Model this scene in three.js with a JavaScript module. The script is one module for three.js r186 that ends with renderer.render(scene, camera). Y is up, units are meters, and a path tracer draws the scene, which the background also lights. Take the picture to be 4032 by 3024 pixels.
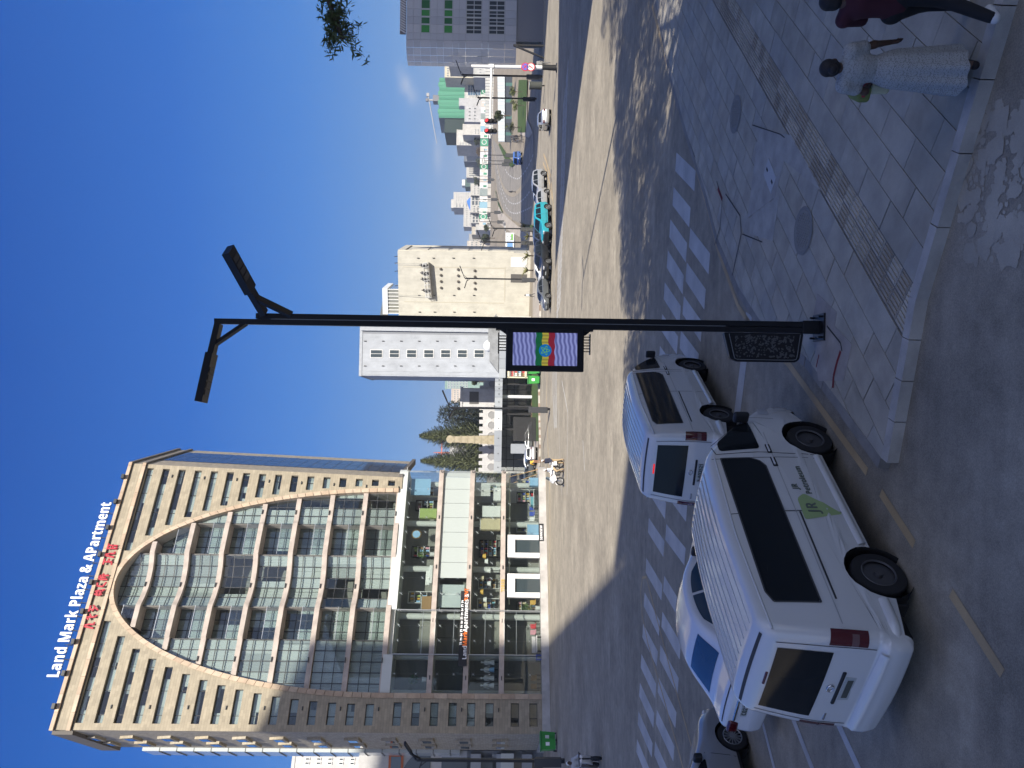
import * as THREE from 'three';
import { mergeGeometries, mergeVertices, toCreasedNormals } from 'three/addons/utils/BufferGeometryUtils.js';
import { FontLoader } from 'three/addons/loaders/FontLoader.js';
import { TextGeometry } from 'three/addons/geometries/TextGeometry.js';
import { RoundedBoxGeometry } from 'three/addons/geometries/RoundedBoxGeometry.js';
import { TessellateModifier } from 'three/addons/modifiers/TessellateModifier.js';

// ---------------------------------------------------------------- camera (a phone held upright, picture stored on its side)
const V3 = THREE.Vector3, PI = Math.PI;
const FOC = 3050, EYE = 5.1, PITCH = Math.atan((2016 - 1975) / FOC), ROLL = 0.0145;
const cF = new V3(0, -Math.sin(PITCH), -Math.cos(PITCH)), cU0 = new V3(0, Math.cos(PITCH), -Math.sin(PITCH)), cX = new V3(1, 0, 0);
const cR = cX.clone().multiplyScalar(Math.cos(ROLL)).addScaledVector(cU0, Math.sin(ROLL));
const cU = cU0.clone().multiplyScalar(Math.cos(ROLL)).addScaledVector(cX, -Math.sin(ROLL));
const scene = new THREE.Scene();
const camera = new THREE.PerspectiveCamera(2 * Math.atan(1512 / FOC) * 180 / PI, 4 / 3, 0.1, 4000);
camera.position.set(0, EYE, 0);
camera.up.copy(cR);
camera.lookAt(camera.position.clone().add(cF));

// ---------------------------------------------------------------- sun, sky, exposure
const SUNAZ = new V3(0.375, 0, 0.927).normalize(), SUNEL = 38 * PI / 180;
const SUN = new V3(SUNAZ.x * Math.cos(SUNEL), Math.sin(SUNEL), SUNAZ.z * Math.cos(SUNEL));
const EXPOSURE = 2.2;
const renderer = new THREE.WebGLRenderer({ antialias: true });
renderer.toneMapping = THREE.LinearToneMapping;
renderer.toneMappingExposure = EXPOSURE;
renderer.shadowMap.enabled = true;
const sun = new THREE.DirectionalLight(new THREE.Color(1.0, 0.93, 0.82), 3.9);
sun.position.copy(SUN).multiplyScalar(300).add(new V3(0, 0, -60));
sun.target.position.set(0, 0, -60); scene.add(sun, sun.target);
sun.castShadow = true; sun.shadow.mapSize.set(4096, 4096);
Object.assign(sun.shadow.camera, { left: -150, right: 150, top: 150, bottom: -150, near: 10, far: 700 });
sun.name = 'sun';

function rng(seed) { let s = seed >>> 0; return () => { s = (s + 0x6D2B79F5) | 0; let t = Math.imul(s ^ (s >>> 15), 1 | s); t = (t + Math.imul(t ^ (t >>> 7), 61 | t)) ^ t; return ((t ^ (t >>> 14)) >>> 0) / 4294967296; }; }
const lin = c => Math.pow(c / 255, 2.2);
{ // clear blue highland sky, paler and hazier towards the horizon
  const w = 1024, h = 512, data = new Float32Array(w * h * 4);
  const stops = [[-90, [120, 118, 112]], [-3, [128, 130, 130]], [0.5, [132, 152, 172]], [3, [116, 152, 196]], [7, [96, 148, 210]], [14, [66, 128, 210]], [22, [42, 106, 198]], [34, [26, 84, 174]], [60, [36, 84, 168]], [90, [36, 84, 168]]];
  const clouds = [[21.0, 6.9, 0.55, 0.3, 0.5], [20.3, 6.4, 0.5, 0.22, 0.4], [21.8, 7.3, 0.5, 0.16, 0.25], [16.4, 4.75, 1.1, 0.13, 0.3], [14.2, 4.6, 0.8, 0.1, 0.15]];
  for (let j = 0; j < h; j++) for (let i = 0; i < w; i++) {
    const el = ((j + 0.5) / h - 0.5) * PI, az = ((i + 0.5) / w - 0.5) * 2 * PI, e = el * 180 / PI;
    let k = 0; while (k < stops.length - 2 && e > stops[k + 1][0]) k++;
    const t = Math.min(1, Math.max(0, (e - stops[k][0]) / (stops[k + 1][0] - stops[k][0])));
    const dx = Math.cos(el) * Math.cos(az), dz = Math.cos(el) * Math.sin(az), dy = Math.sin(el);
    const cs = dx * SUN.x + dy * SUN.y + dz * SUN.z, glow = 1 + 0.3 * Math.pow(Math.max(0, cs), 6);
    const hz = Math.atan2(dx, -dz) * 180 / PI; // azimuth right of the view axis
    let cl = 0; for (const [ca, ce, sa, se, op] of clouds) cl = Math.max(cl, op * Math.exp(-(((hz - ca) / sa) ** 2 + ((e - ce) / se) ** 2)));
    for (let c = 0; c < 3; c++) {
      let v = (lin(stops[k][1][c]) * (1 - t) + lin(stops[k + 1][1][c]) * t) * glow;
      v += [1, 0.95, 0.88][c] * (0.9 * Math.pow(Math.max(0, cs), 8) + 0.27 * Math.pow(Math.max(0, cs), 1.6)); // pale aureole round the sun, widened as added fill for the shade
      v += cl * (lin([236, 232, 230][c]) - v);
      data[(j * w + i) * 4 + c] = v / EXPOSURE;
    }
    data[(j * w + i) * 4 + 3] = 1;
  }
  const tex = new THREE.DataTexture(data, w, h, THREE.RGBAFormat, THREE.FloatType);
  tex.mapping = THREE.EquirectangularReflectionMapping; tex.magFilter = tex.minFilter = THREE.LinearFilter; tex.colorSpace = THREE.LinearSRGBColorSpace; tex.needsUpdate = true;
  scene.background = tex; scene.environment = tex;
}

// ---------------------------------------------------------------- picture point -> direction -> place
const ray = (tx, ty) => cF.clone().multiplyScalar(FOC).addScaledVector(cR, (3024 - ty) - 1512).addScaledVector(cU, 2016 - tx);
const terrain = d => { if (d < 130) return 0; if (d > 340) return 11 + (d - 340) * 0.012; const t = (d - 130) / 210; return 11 * t * t * (3 - 2 * t); };
const gp = (tx, ty, y = 0) => { const r = ray(tx, ty), t = (y - EYE) / r.y; return new V3(r.x * t, y, r.z * t); };
const dp = (tx, ty, d) => { const r = ray(tx, ty), t = d / -r.z; return new V3(r.x * t, EYE + r.y * t, r.z * t); };
function tp(tx, ty) { const r = ray(tx, ty); let d = 3; for (; d < 1500; d += d < 200 ? 0.25 : 1) { const t = d / -r.z; if (EYE + r.y * t <= terrain(d)) break; } const t = d / -r.z; return new V3(r.x * t, terrain(d), -d); }
const W = (x, d, y = 0) => new V3(x, y, -d);
const zoomed = (ox, oy, s) => (a, b) => [ox + a * s, oy + b * s];

// ---------------------------------------------------------------- procedural textures
function hash(i, j, s) { let n = Math.imul(i, 374761393) + Math.imul(j, 668265263) + Math.imul(s, 1274126177); n = Math.imul(n ^ (n >>> 13), 1274126177); return ((n ^ (n >>> 16)) >>> 0) / 4294967296; }
function vnoise(x, y, per, s) { const i = Math.floor(x), j = Math.floor(y), f = x - i, g = y - j, u = f * f * (3 - 2 * f), v = g * g * (3 - 2 * g), m = a => ((a % per) + per) % per; const a = hash(m(i), m(j), s), b = hash(m(i + 1), m(j), s), c = hash(m(i), m(j + 1), s), d = hash(m(i + 1), m(j + 1), s); return (a + (b - a) * u) + ((c + (d - c) * u) - (a + (b - a) * u)) * v; }
const fbm = (x, y, per, s, o = 4) => { let v = 0, a = 0.5, t = 0; for (let k = 0; k < o; k++) { v += a * vnoise(x * (1 << k), y * (1 << k), per * (1 << k), s + k); t += a; a *= 0.55; } return v / t; };
function makeTex(n, fn, srgb = true) {
  const data = new Uint8Array(n * n * 4);
  for (let j = 0; j < n; j++) for (let i = 0; i < n; i++) { const c = fn(i / n, j / n, i, j); for (let k = 0; k < 3; k++) data[(j * n + i) * 4 + k] = Math.max(0, Math.min(255, Array.isArray(c) ? c[k] : c)); data[(j * n + i) * 4 + 3] = 255; }
  const t = new THREE.DataTexture(data, n, n); t.wrapS = t.wrapT = THREE.RepeatWrapping; t.magFilter = THREE.LinearFilter; t.minFilter = THREE.LinearMipmapLinearFilter; t.generateMipmaps = true;
  if (srgb) t.colorSpace = THREE.SRGBColorSpace; t.needsUpdate = true; return t;
}
const clampB = v => Math.max(0, Math.min(255, v));
// tone maps multiply the material's colour; metres per repeat are set by the uv scale given to each mesh
const T = {};
T.asphalt = makeTex(1024, (u, v, i, j) => { const c = fbm(u * 6, v * 6, 6, 3, 5), f = hash(i, j, 9), m = fbm(u * 40, v * 40, 40, 5, 3), st = fbm(u * 3, v * 48, 48, 21, 3); const g = 205 + (c - 0.5) * 70 + (f - 0.5) * 42 + (m - 0.5) * 40 + (st - 0.5) * 26; return [g + 2, g, g - 3]; });
T.grain = makeTex(512, (u, v, i, j) => { const g = 226 + (fbm(u * 5, v * 5, 5, 31, 5) - 0.5) * 60 + (hash(i, j, 33) - 0.5) * 18; return [g, g, g - 1]; });
T.grainBump = makeTex(512, (u, v, i, j) => 128 + (fbm(u * 32, v * 32, 32, 41, 4) - 0.5) * 160 + (hash(i, j, 43) - 0.5) * 60, false);
T.stucco = makeTex(1024, (u, v, i, j) => { const a = fbm(u * 4, v * 4, 4, 51, 5), b = fbm(u * 22, v * 3, 22, 57, 4), blot = Math.max(0, fbm(u * 7, v * 7, 7, 61, 3) - 0.6) * 45; const g = 236 + (a - 0.5) * 34 + (b - 0.5) * 18 - blot + (hash(i, j, 55) - 0.5) * 8; return [g, g - 1, g - 3]; });
T.courses = makeTex(1024, (u, v, i, j) => { // cream facade tiles, one course about 0.27 m, texture spans 4.3 m
  const rows = 16, r = Math.floor(v * rows), fv = v * rows - r, off = (r % 2) * 0.5, cu = u * 8 + off, cc = Math.floor(cu), fu = cu - cc;
  const joint = fv < 0.09 ? 30 : (fu < 0.025 ? 16 : 0); const g = 228 + (hash(r, ((cc % 8) + 8) % 8, 71) - 0.5) * 22 + (fbm(u * 6, v * 6, 6, 73, 4) - 0.5) * 26 - joint; return [g, g - 1, g - 5]; });
T.grass = makeTex(512, (u, v, i, j) => { const a = fbm(u * 8, v * 8, 8, 81, 4), f = hash(i, j, 83); return [150 + (a - 0.5) * 120 + (f - 0.5) * 70, 170 + (a - 0.5) * 90 + (f - 0.5) * 60, 110 + (a - 0.5) * 60 + (f - 0.5) * 40]; });
T.fabric = makeTex(256, (u, v, i, j) => { const f = fbm(u * 26, v * 26, 26, 91, 2); const g = f > 0.62 ? 165 : 225 + (hash(i, j, 93) - 0.5) * 30; return [g, g, g]; });
T.leaf = makeTex(128, (u, v, i, j) => { const g = 200 + (fbm(u * 8, v * 8, 8, 95, 3) - 0.5) * 110; return [g, g, g]; });

// ---------------------------------------------------------------- materials
const MATS = {};
function mat(key, rgb, o = {}) {
  if (MATS[key]) return MATS[key];
  const { tex, bump, rough = 0.85, metal = 0, phys, ...rest } = o;
  const C = (phys || rest.transmission !== undefined || rest.clearcoat !== undefined) ? THREE.MeshPhysicalMaterial : THREE.MeshStandardMaterial;
  const m = new C({ roughness: rough, metalness: metal, ...rest });
  m.color.setRGB(...rgb); if (tex) m.map = T[tex]; if (bump) { m.bumpMap = T.grainBump; m.bumpScale = bump; }
  m.name = key; return MATS[key] = m;
}
const paint = (key, rgb, o = {}) => mat(key, rgb, { rough: 0.28, clearcoat: 1, clearcoatRoughness: 0.08, ...o });

// ---------------------------------------------------------------- geometry helpers
const usedNames = {};
const numbered = n => { const k = usedNames[n] = (usedNames[n] ?? -1) + 1; return k ? `${n}_${String(k).padStart(3, '0')}` : n; };
function norm(g) { let q = g.index ? g.toNonIndexed() : g; for (const k of Object.keys(q.attributes)) if (!['position', 'normal', 'uv'].includes(k)) q.deleteAttribute(k); if (!q.attributes.normal) q.computeVertexNormals(); if (!q.attributes.uv) q.setAttribute('uv', new THREE.BufferAttribute(new Float32Array(q.attributes.position.count * 2), 2)); q.morphAttributes = {}; return q; }
const merge = list => list.length === 1 ? list[0] : mergeGeometries(list.map(norm), false);
function metreUV(g, s = 1) { // box-mapped uv in metres
  if (g.index) g = g.toNonIndexed();
  const p = g.attributes.position, n = g.attributes.normal, uv = new Float32Array(p.count * 2);
  for (let i = 0; i < p.count; i += 3) {
    let ax = 0, ay = 0, az = 0; for (let k = 0; k < 3; k++) { ax += Math.abs(n.getX(i + k)); ay += Math.abs(n.getY(i + k)); az += Math.abs(n.getZ(i + k)); }
    for (let k = 0; k < 3; k++) { const x = p.getX(i + k), y = p.getY(i + k), z = p.getZ(i + k); let a, b; if (ay >= ax && ay >= az) { a = x; b = -z; } else if (ax >= az) { a = z; b = y; } else { a = x; b = y; } uv[(i + k) * 2] = a / s; uv[(i + k) * 2 + 1] = b / s; }
  }
  g.setAttribute('uv', new THREE.BufferAttribute(uv, 2)); return g;
}
function obj(name, geos, m, parent = scene, s = 0) {
  let g = Array.isArray(geos) ? merge(geos) : geos; if (s || m.map) g = metreUV(norm(g), s || 3);
  const o = new THREE.Mesh(g, m); o.name = parent === scene ? numbered(name) : name; o.castShadow = o.receiveShadow = true; parent.add(o); return o;
}
function tag(o, label, category, group) { o.userData.label = label; o.userData.category = category; if (group) o.userData.group = group; return o; }
function thing(name, label, category, pos = [0, 0, 0], turn = 0, group) { const o = new THREE.Group(); o.name = numbered(name); scene.add(o); if (pos.isVector3) o.position.copy(pos); else o.position.set(...pos); o.rotation.y = turn; return tag(o, label, category, group); }
function struct(name, geos, m, s = 0, parent = scene) { const o = obj(name, geos, m, parent, s); if (parent === scene) o.userData.kind = 'structure'; return o; }
function dup(root, pos, turn, label, group) { const r = root.clone(); r.name = numbered(root.name.replace(/_\d{3}$/, '')); scene.add(r); if (pos.isVector3) r.position.copy(pos); else r.position.set(...pos); r.rotation.y = turn; r.userData = { ...root.userData }; if (label) r.userData.label = label; if (group) r.userData.group = group; return r; }
const bx = (w, h, d, x = 0, y = 0, z = 0) => new THREE.BoxGeometry(w, h, d).translate(x, y, z);
const bx0 = (x0, x1, y0, y1, z0, z1) => bx(x1 - x0, y1 - y0, z1 - z0, (x0 + x1) / 2, (y0 + y1) / 2, (z0 + z1) / 2);
const rbx = (w, h, d, r, x = 0, y = 0, z = 0, seg = 2) => new RoundedBoxGeometry(w, h, d, seg, r).translate(x, y, z);
const cyl = (r0, r1, h, x = 0, y = 0, z = 0, seg = 12) => new THREE.CylinderGeometry(r1, r0, h, seg).translate(x, y + h / 2, z);
function rod(a, b, r0, r1 = r0, seg = 7) { const A = Array.isArray(a) ? new V3(...a) : a, B = Array.isArray(b) ? new V3(...b) : b, d = B.clone().sub(A), g = new THREE.CylinderGeometry(r1, r0, d.length(), seg); g.applyQuaternion(new THREE.Quaternion().setFromUnitVectors(new V3(0, 1, 0), d.clone().normalize())); const m = A.clone().add(B).multiplyScalar(0.5); return g.translate(m.x, m.y, m.z); }
function beam(a, b, w, h, up = new V3(0, 1, 0)) { const A = Array.isArray(a) ? new V3(...a) : a, B = Array.isArray(b) ? new V3(...b) : b, d = B.clone().sub(A), L = d.length(); d.normalize(); let side = new V3().crossVectors(up, d); if (side.lengthSq() < 1e-6) side.set(1, 0, 0); side.normalize(); const u = new V3().crossVectors(d, side); const g = new THREE.BoxGeometry(w, h, L); g.applyMatrix4(new THREE.Matrix4().makeBasis(side, u, d)); const m = A.clone().add(B).multiplyScalar(0.5); return g.translate(m.x, m.y, m.z); }
const tube = (pts, r, seg = 24, rs = 6) => new THREE.TubeGeometry(new THREE.CatmullRomCurve3(pts.map(p => Array.isArray(p) ? new V3(...p) : p), false, 'catmullrom', 0.2), seg, r, rs);
function extr(pts, depth, holes = [], bevel = 0) { const s = new THREE.Shape(pts.map(p => new THREE.Vector2(p[0], p[1]))); for (const h of holes) s.holes.push(new THREE.Path(h.map(p => new THREE.Vector2(p[0], p[1])))); return new THREE.ExtrudeGeometry(s, { depth, bevelEnabled: bevel > 0, bevelThickness: bevel, bevelSize: bevel, bevelSegments: 1, steps: 1 }); }
// flat sheet from ground points (array of Vector3 or [x,d]); y0 is its height
function sheet(pts, y) { const q = pts.map(p => p.isVector3 ? [p.x, -p.z] : p), s = new THREE.Shape(q.map(p => new THREE.Vector2(p[0], p[1]))); const g = new THREE.ShapeGeometry(s); g.rotateX(-PI / 2); g.translate(0, y, 0); return g; }
function slab(pts, y0, y1) { const q = pts.map(p => p.isVector3 ? [p.x, -p.z] : p); const g = extr(q, y1 - y0); g.rotateX(-PI / 2); g.translate(0, y0, 0); return g; }
const clipPoly = (subj, conv) => { let out = subj; for (let i = 0; i < conv.length && out.length; i++) { const a = conv[i], b = conv[(i + 1) % conv.length], inp = out; out = []; const side = p => (b[0] - a[0]) * (p[1] - a[1]) - (b[1] - a[1]) * (p[0] - a[0]); for (let k = 0; k < inp.length; k++) { const p = inp[k], q = inp[(k + 1) % inp.length], sp = side(p), sq = side(q); if (sp >= 0) out.push(p); if ((sp >= 0) !== (sq >= 0)) { const t = sp / (sp - sq); out.push([p[0] + (q[0] - p[0]) * t, p[1] + (q[1] - p[1]) * t]); } } } return out; };
const area = p => { let a = 0; for (let i = 0; i < p.length; i++) { const q = p[(i + 1) % p.length]; a += p[i][0] * q[1] - q[0] * p[i][1]; } return a / 2; };
const ccw = p => area(p) < 0 ? p.slice().reverse() : p;
// alike pieces of one thing: the 300 largest are parts, any others one joined part
function pieces(parent, name, list, limit = 300) { const L = list.map(e => ({ ...e, a: e.a ?? 1 })).sort((p, q) => q.a - p.a); const rest = {}; L.forEach((e, i) => { if (i < limit) obj(name, e.g, e.m, parent, e.s || 0); else (rest[e.m.name] ||= []).push(e); }); for (const k in rest) { const o = obj(name + '_remainder', rest[k].map(e => norm(e.g)), rest[k][0].m, parent, rest[k][0].s || 0); o.userData.kind = 'stuff'; } }
const font = await new FontLoader().loadAsync('fonts/droid/droid_sans_bold.typeface.json');
function text(str, size, depth = 0.01) { const g = new TextGeometry(str, { font, size, depth, curveSegments: 4, bevelEnabled: false }); g.computeBoundingBox(); return g; }

// foliage helpers
const leafM = (k, rgb) => mat('leaf_' + k, rgb, { rough: 0.75, transmission: 0.0, side: THREE.DoubleSide });
const mBark = mat('bark', [0.12, 0.09, 0.065], { tex: 'grain', bump: 0.02 });
function leafCloud(r, blobs, n, size, thin = 0.5) { // many small leaves through the volume of several blobs
  const pos = new Float32Array(n * 18); let tot = 0; const wts = blobs.map(b => tot += b[3] * b[4] * b[5]); const q = new THREE.Quaternion(), e = new THREE.Euler(), v = new V3();
  for (let i = 0; i < n; i++) { const k = r() * tot; let b = blobs[0]; for (let j = 0; j < blobs.length; j++) if (k <= wts[j]) { b = blobs[j]; break; } let x, y, z, l; do { x = r() * 2 - 1; y = r() * 2 - 1; z = r() * 2 - 1; l = Math.hypot(x, y, z); } while (l > 1 || (l < 0.55 && r() < 0.6)); e.set(r() * 6.3, r() * 6.3, r() * 6.3); q.setFromEuler(e); const s = size * (0.6 + r() * 0.8), c = [b[0] + x * b[3], b[1] + y * b[4], b[2] + z * b[5]]; const P = [[-s, 0, 0], [0, -s * thin * 0.5, 0], [s, 0, 0], [0, s * thin * 0.5, 0]].map(p => { v.set(...p).applyQuaternion(q); return [c[0] + v.x, c[1] + v.y, c[2] + v.z]; }); pos.set([...P[0], ...P[1], ...P[2], ...P[0], ...P[2], ...P[3]], i * 18); }
  const g = new THREE.BufferGeometry(); g.setAttribute('position', new THREE.BufferAttribute(pos, 3)); g.computeVertexNormals(); return norm(g);
}

// ================================================================ the ground, road and pavements
const mAsphalt = mat('asphalt', [0.405, 0.365, 0.285], { tex: 'asphalt', bump: 0.004, rough: 0.9 });
const mAsphaltFar = mat('asphalt_far', [0.31, 0.29, 0.25], { tex: 'asphalt', rough: 0.9 });
const mEarth = mat('earth', [0.27, 0.23, 0.17], { tex: 'grain', rough: 0.95 });
const mPaving = mat('paving', [0.44, 0.39, 0.32], { tex: 'grain', bump: 0.003 });
const mWhite = mat('road_white', [0.56, 0.55, 0.52], { tex: 'grain', rough: 0.7 });
const mYellow = mat('road_yellow', [0.50, 0.37, 0.20], { tex: 'grain', rough: 0.75 });
const mKerb = mat('kerb_stone', [0.5, 0.47, 0.42], { tex: 'grain', bump: 0.004 });
const mKerbDark = mat('kerb_dark', [0.28, 0.265, 0.24], { tex: 'grain', bump: 0.004 });
const mGrass = mat('lawn', [0.105, 0.16, 0.045], { tex: 'grass', bump: 0.03, rough: 1 });

{ // ground sheet to the horizon, rising beyond the crossing
  const xs = [], ds = []; for (let x = -1500; x <= 1500; x += 60) xs.push(x); for (let d = -300; d < 120; d += 60) ds.push(d); for (let d = 120; d < 360; d += 6) ds.push(d); for (let d = 360; d <= 2400; d += 60) ds.push(d);
  const pos = [], idx = []; for (const d of ds) for (const x of xs) pos.push(x, terrain(d) - 0.06, -d);
  for (let j = 0; j < ds.length - 1; j++) for (let i = 0; i < xs.length - 1; i++) { const a = j * xs.length + i, b = a + 1, c = a + xs.length, e = c + 1; idx.push(a, b, c, b, e, c); }
  const g = new THREE.BufferGeometry(); g.setAttribute('position', new THREE.Float32BufferAttribute(pos, 3)); g.setIndex(idx); g.computeVertexNormals(); struct('ground', norm(g), mEarth, 7);
}
// a sheet of ground cut into strips so that it follows the rise
function draped(pts, lift, step = 4) {
  const q = ccw(pts.map(p => p.isVector3 ? [p.x, -p.z] : p)); let lo = 1e9, hi = -1e9; for (const p of q) { lo = Math.min(lo, p[1]); hi = Math.max(hi, p[1]); }
  const out = []; for (let d = lo; d < hi; d += step) { const band = [[-2000, d], [2000, d], [2000, Math.min(hi, d + step)], [-2000, Math.min(hi, d + step)]]; const c = clipPoly(q, band); if (c.length < 3) continue; const tri = THREE.ShapeUtils.triangulateShape(c.map(p => new THREE.Vector2(p[0], p[1])), []); const pos = []; for (const t of tri) for (const k of t) pos.push(c[k][0], terrain(c[k][1]) + lift, -c[k][1]); if (!pos.length) continue; const g = new THREE.BufferGeometry(); g.setAttribute('position', new THREE.Float32BufferAttribute(pos, 3)); g.computeVertexNormals(); const n = g.attributes.normal; for (let i = 0; i < n.count; i++) if (n.getY(i) < 0) n.setXYZ(i, -n.getX(i), -n.getY(i), -n.getZ(i)); out.push(norm(g)); }
  return out;
}
const road = struct('road', draped([[-120, -40], [120, -40], [120, 130], [-120, 130]], 0, 200), mAsphalt, 9);
const z7 = zoomed(1680, 500, 0.3618), z6 = zoomed(1680, 0, 0.3618), z8 = zoomed(1650, 1400, 0.3134);
const T7 = (a, b) => tp(...z7(a, b));
// the wide road that sweeps up the rise behind the crossing
const sweepL = [[1165, 1075], [1100, 1060], [1010, 1045], [930, 1010], [870, 960], [825, 890], [792, 790], [768, 680], [752, 540], [740, 400], [728, 280], [716, 180], [706, 110]].map(p => T7(...p));
const sweepR = [[712, 95], [740, 150], [775, 200], [815, 262], [850, 330], [885, 395], [935, 440], [985, 405], [1040, 330], [1085, 230], [1125, 130], [1165, -20]].map(p => T7(...p));
const rampRoad = struct('ramp_road', draped([...sweepL, ...sweepR], 0.012, 4), mAsphaltFar, 9);
function ribbon(pts, w, lift, dash = 0, gap = 0, phase = 0) { // painted line along ground points
  const out = []; let acc = phase;
  for (let i = 0; i < pts.length - 1; i++) {
    const a = pts[i], b = pts[i + 1], L = Math.hypot(b.x - a.x, b.z - a.z), dx = (b.x - a.x) / L, dz = (b.z - a.z) / L; let t = 0;
    const quad = (t0, t1) => { const hw = w / 2, P = (t, s) => { const x = a.x + dx * t - dz * s, z = a.z + dz * t + dx * s; return [x, terrain(-z) + lift, z]; }; const p = [P(t0, -hw), P(t1, -hw), P(t1, hw), P(t0, hw)]; const g = new THREE.BufferGeometry(); g.setAttribute('position', new THREE.Float32BufferAttribute([...p[0], ...p[2], ...p[1], ...p[0], ...p[3], ...p[2]], 3)); g.setAttribute('normal', new THREE.Float32BufferAttribute(Array(6).fill([0, 1, 0]).flat(), 3)); out.push(norm(g)); };
    if (!dash) quad(0, L); else { const per = dash + gap; while (t < L) { const ph = acc % per; if (ph < dash) { const e = Math.min(L, t + dash - ph); quad(t, e); acc += e - t; t = e; } else { const e = Math.min(L, t + per - ph); acc += e - t; t = e; } if (out.length > 4000) return out; } }
  }
  return out;
}
const smooth = (pts, n = 40) => new THREE.CatmullRomCurve3(pts, false, 'centripetal').getPoints(n);
const farLines = [[[1160, 300], [1130, 380], [1060, 500], [1000, 560], [930, 545], [880, 500], [850, 450]], [[1130, 700], [1060, 745], [985, 720], [900, 640], [850, 560], [810, 440]], [[1120, 705], [1040, 800], [970, 835], [900, 815], [850, 740], [805, 620], [775, 470]], [[1140, 870], [1060, 910], [960, 940], [890, 905], [845, 820], [805, 680], [775, 520], [745, 330]]];
farLines.forEach((l, i) => { if (i !== 1) obj('lane_dashes', ribbon(smooth(l.map(p => T7(...p)), 60), 0.32, 0.03, 3, 3), mWhite, rampRoad); });
obj('median_line', ribbon(smooth([[1150, 470], [1120, 530], [1050, 640], [1000, 700], [950, 735], [900, 725], [850, 680], [810, 590], [775, 440], [740, 260], [716, 140]].map(p => T7(...p)), 80), 1.1, 0.028), mat('median_tan', [0.34, 0.29, 0.21], { tex: 'grain' }), rampRoad);
obj('edge_line', ribbon(smooth(sweepL.slice(3), 60), 1.0, 0.026), mat('median_tan'), rampRoad);

// crosswalk on the near road: two staggered rows of painted bars, each bar a piece of the road
{
  const bar = (p, i) => obj('crosswalk_bar', sheet(p, 0.004 + 0.0006 * (i % 2)), mWhite, road);
  const rowA = [], rowB = [];
  const lerp = (a, b, t) => a + (b - a) * t;
  // control bars (x,d) measured on the ground: far edge right/left, near edge left/right
  const A = [[6.95, 22.95, 5.76, 20.6], [6.0, 23.26, 4.89, 21.11], [5.11, 23.65, 3.98, 21.45], [4.22, 23.96, 3.13, 21.79], [3.28, 24.35, 2.3, 22.1], [2.3, 24.65, 1.45, 22.4], [1.3, 24.95, 0.55, 22.7], [0.25, 25.25, -0.35, 22.95], [-0.85, 25.5, -1.35, 23.2], [-2.0, 25.8, -2.45, 23.45], [-3.19, 26.05, -3.58, 23.69], [-4.5, 26.4, -4.78, 23.85], [-5.95, 26.72, -6.19, 24.05], [-7.2, 26.95, -7.4, 24.35], [-8.35, 27.15, -8.45, 24.6], [-9.5, 27.38, -9.55, 24.77], [-10.6, 27.6, -10.6, 25.0], [-11.7, 27.8, -11.65, 25.2], [-12.8, 28.0, -12.7, 25.4], [-13.9, 28.2, -13.75, 25.6], [-15, 28.4, -14.8, 25.8]];
  for (const [x0, d0, x1, d1] of A) { const w = 0.52; rowA.push([[x0, d0], [x1, d1], [x1 - w, d1 + 0.12], [x0 - w, d0 + 0.12]]); }
  const Bs = [[4.34, 21.11, 3.29, 19.04], [3.45, 21.45, 2.45, 19.4], [2.55, 21.75, 1.65, 19.7], [1.6, 22.05, 0.85, 20.0], [0.65, 22.35, 0, 20.25], [-0.35, 22.65, -0.9, 20.5], [-1.55, 23.0, -2.05, 20.75], [-2.85, 23.35, -3.2, 21.0], [-4.21, 23.6, -4.42, 21.11], [-5.84, 23.8, -6.08, 21.3], [-7.0, 23.98, -7.15, 21.5], [-8.1, 24.2, -8.2, 21.7], [-9.2, 24.4, -9.25, 21.9], [-10.3, 24.6, -10.3, 22.1], [-11.4, 24.8, -11.35, 22.3], [-12.5, 25.0, -12.4, 22.5], [-13.6, 25.2, -13.4, 22.7]];
  for (const [x0, d0, x1, d1] of Bs) { const w = 0.5; rowB.push([[x0, d0], [x1, d1], [x1 - w, d1 + 0.12], [x0 - w, d0 + 0.12]]); }
  [...rowA, ...rowB].forEach(bar);
  // the far crossing: pairs of bars running across the picture
  const c2 = zoomed(2060, 600, 0.3918), c3 = zoomed(2050, 0, 0.3014);
  const fa = gp(...c3(590, 1075)), fb = gp(...c2(352, 1640)), n = 34;
  for (let i = 0; i < n; i++) for (const k of [0, 1]) { const t0 = (i + (k ? 0.5 : 0)) / n, t1 = t0 + 0.5 / n; const P = (t, off) => { const x = lerp(fa.x, fb.x, t) - 0.35 * off, d = lerp(-fa.z, -fb.z, t) + off; return [x, d]; }; const o0 = k ? 0.1 : -2.6, o1 = k ? 2.5 : -0.2; bar([P(t0, o0), P(t1, o0), P(t1, o1), P(t0, o1)], k); }
}
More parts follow.
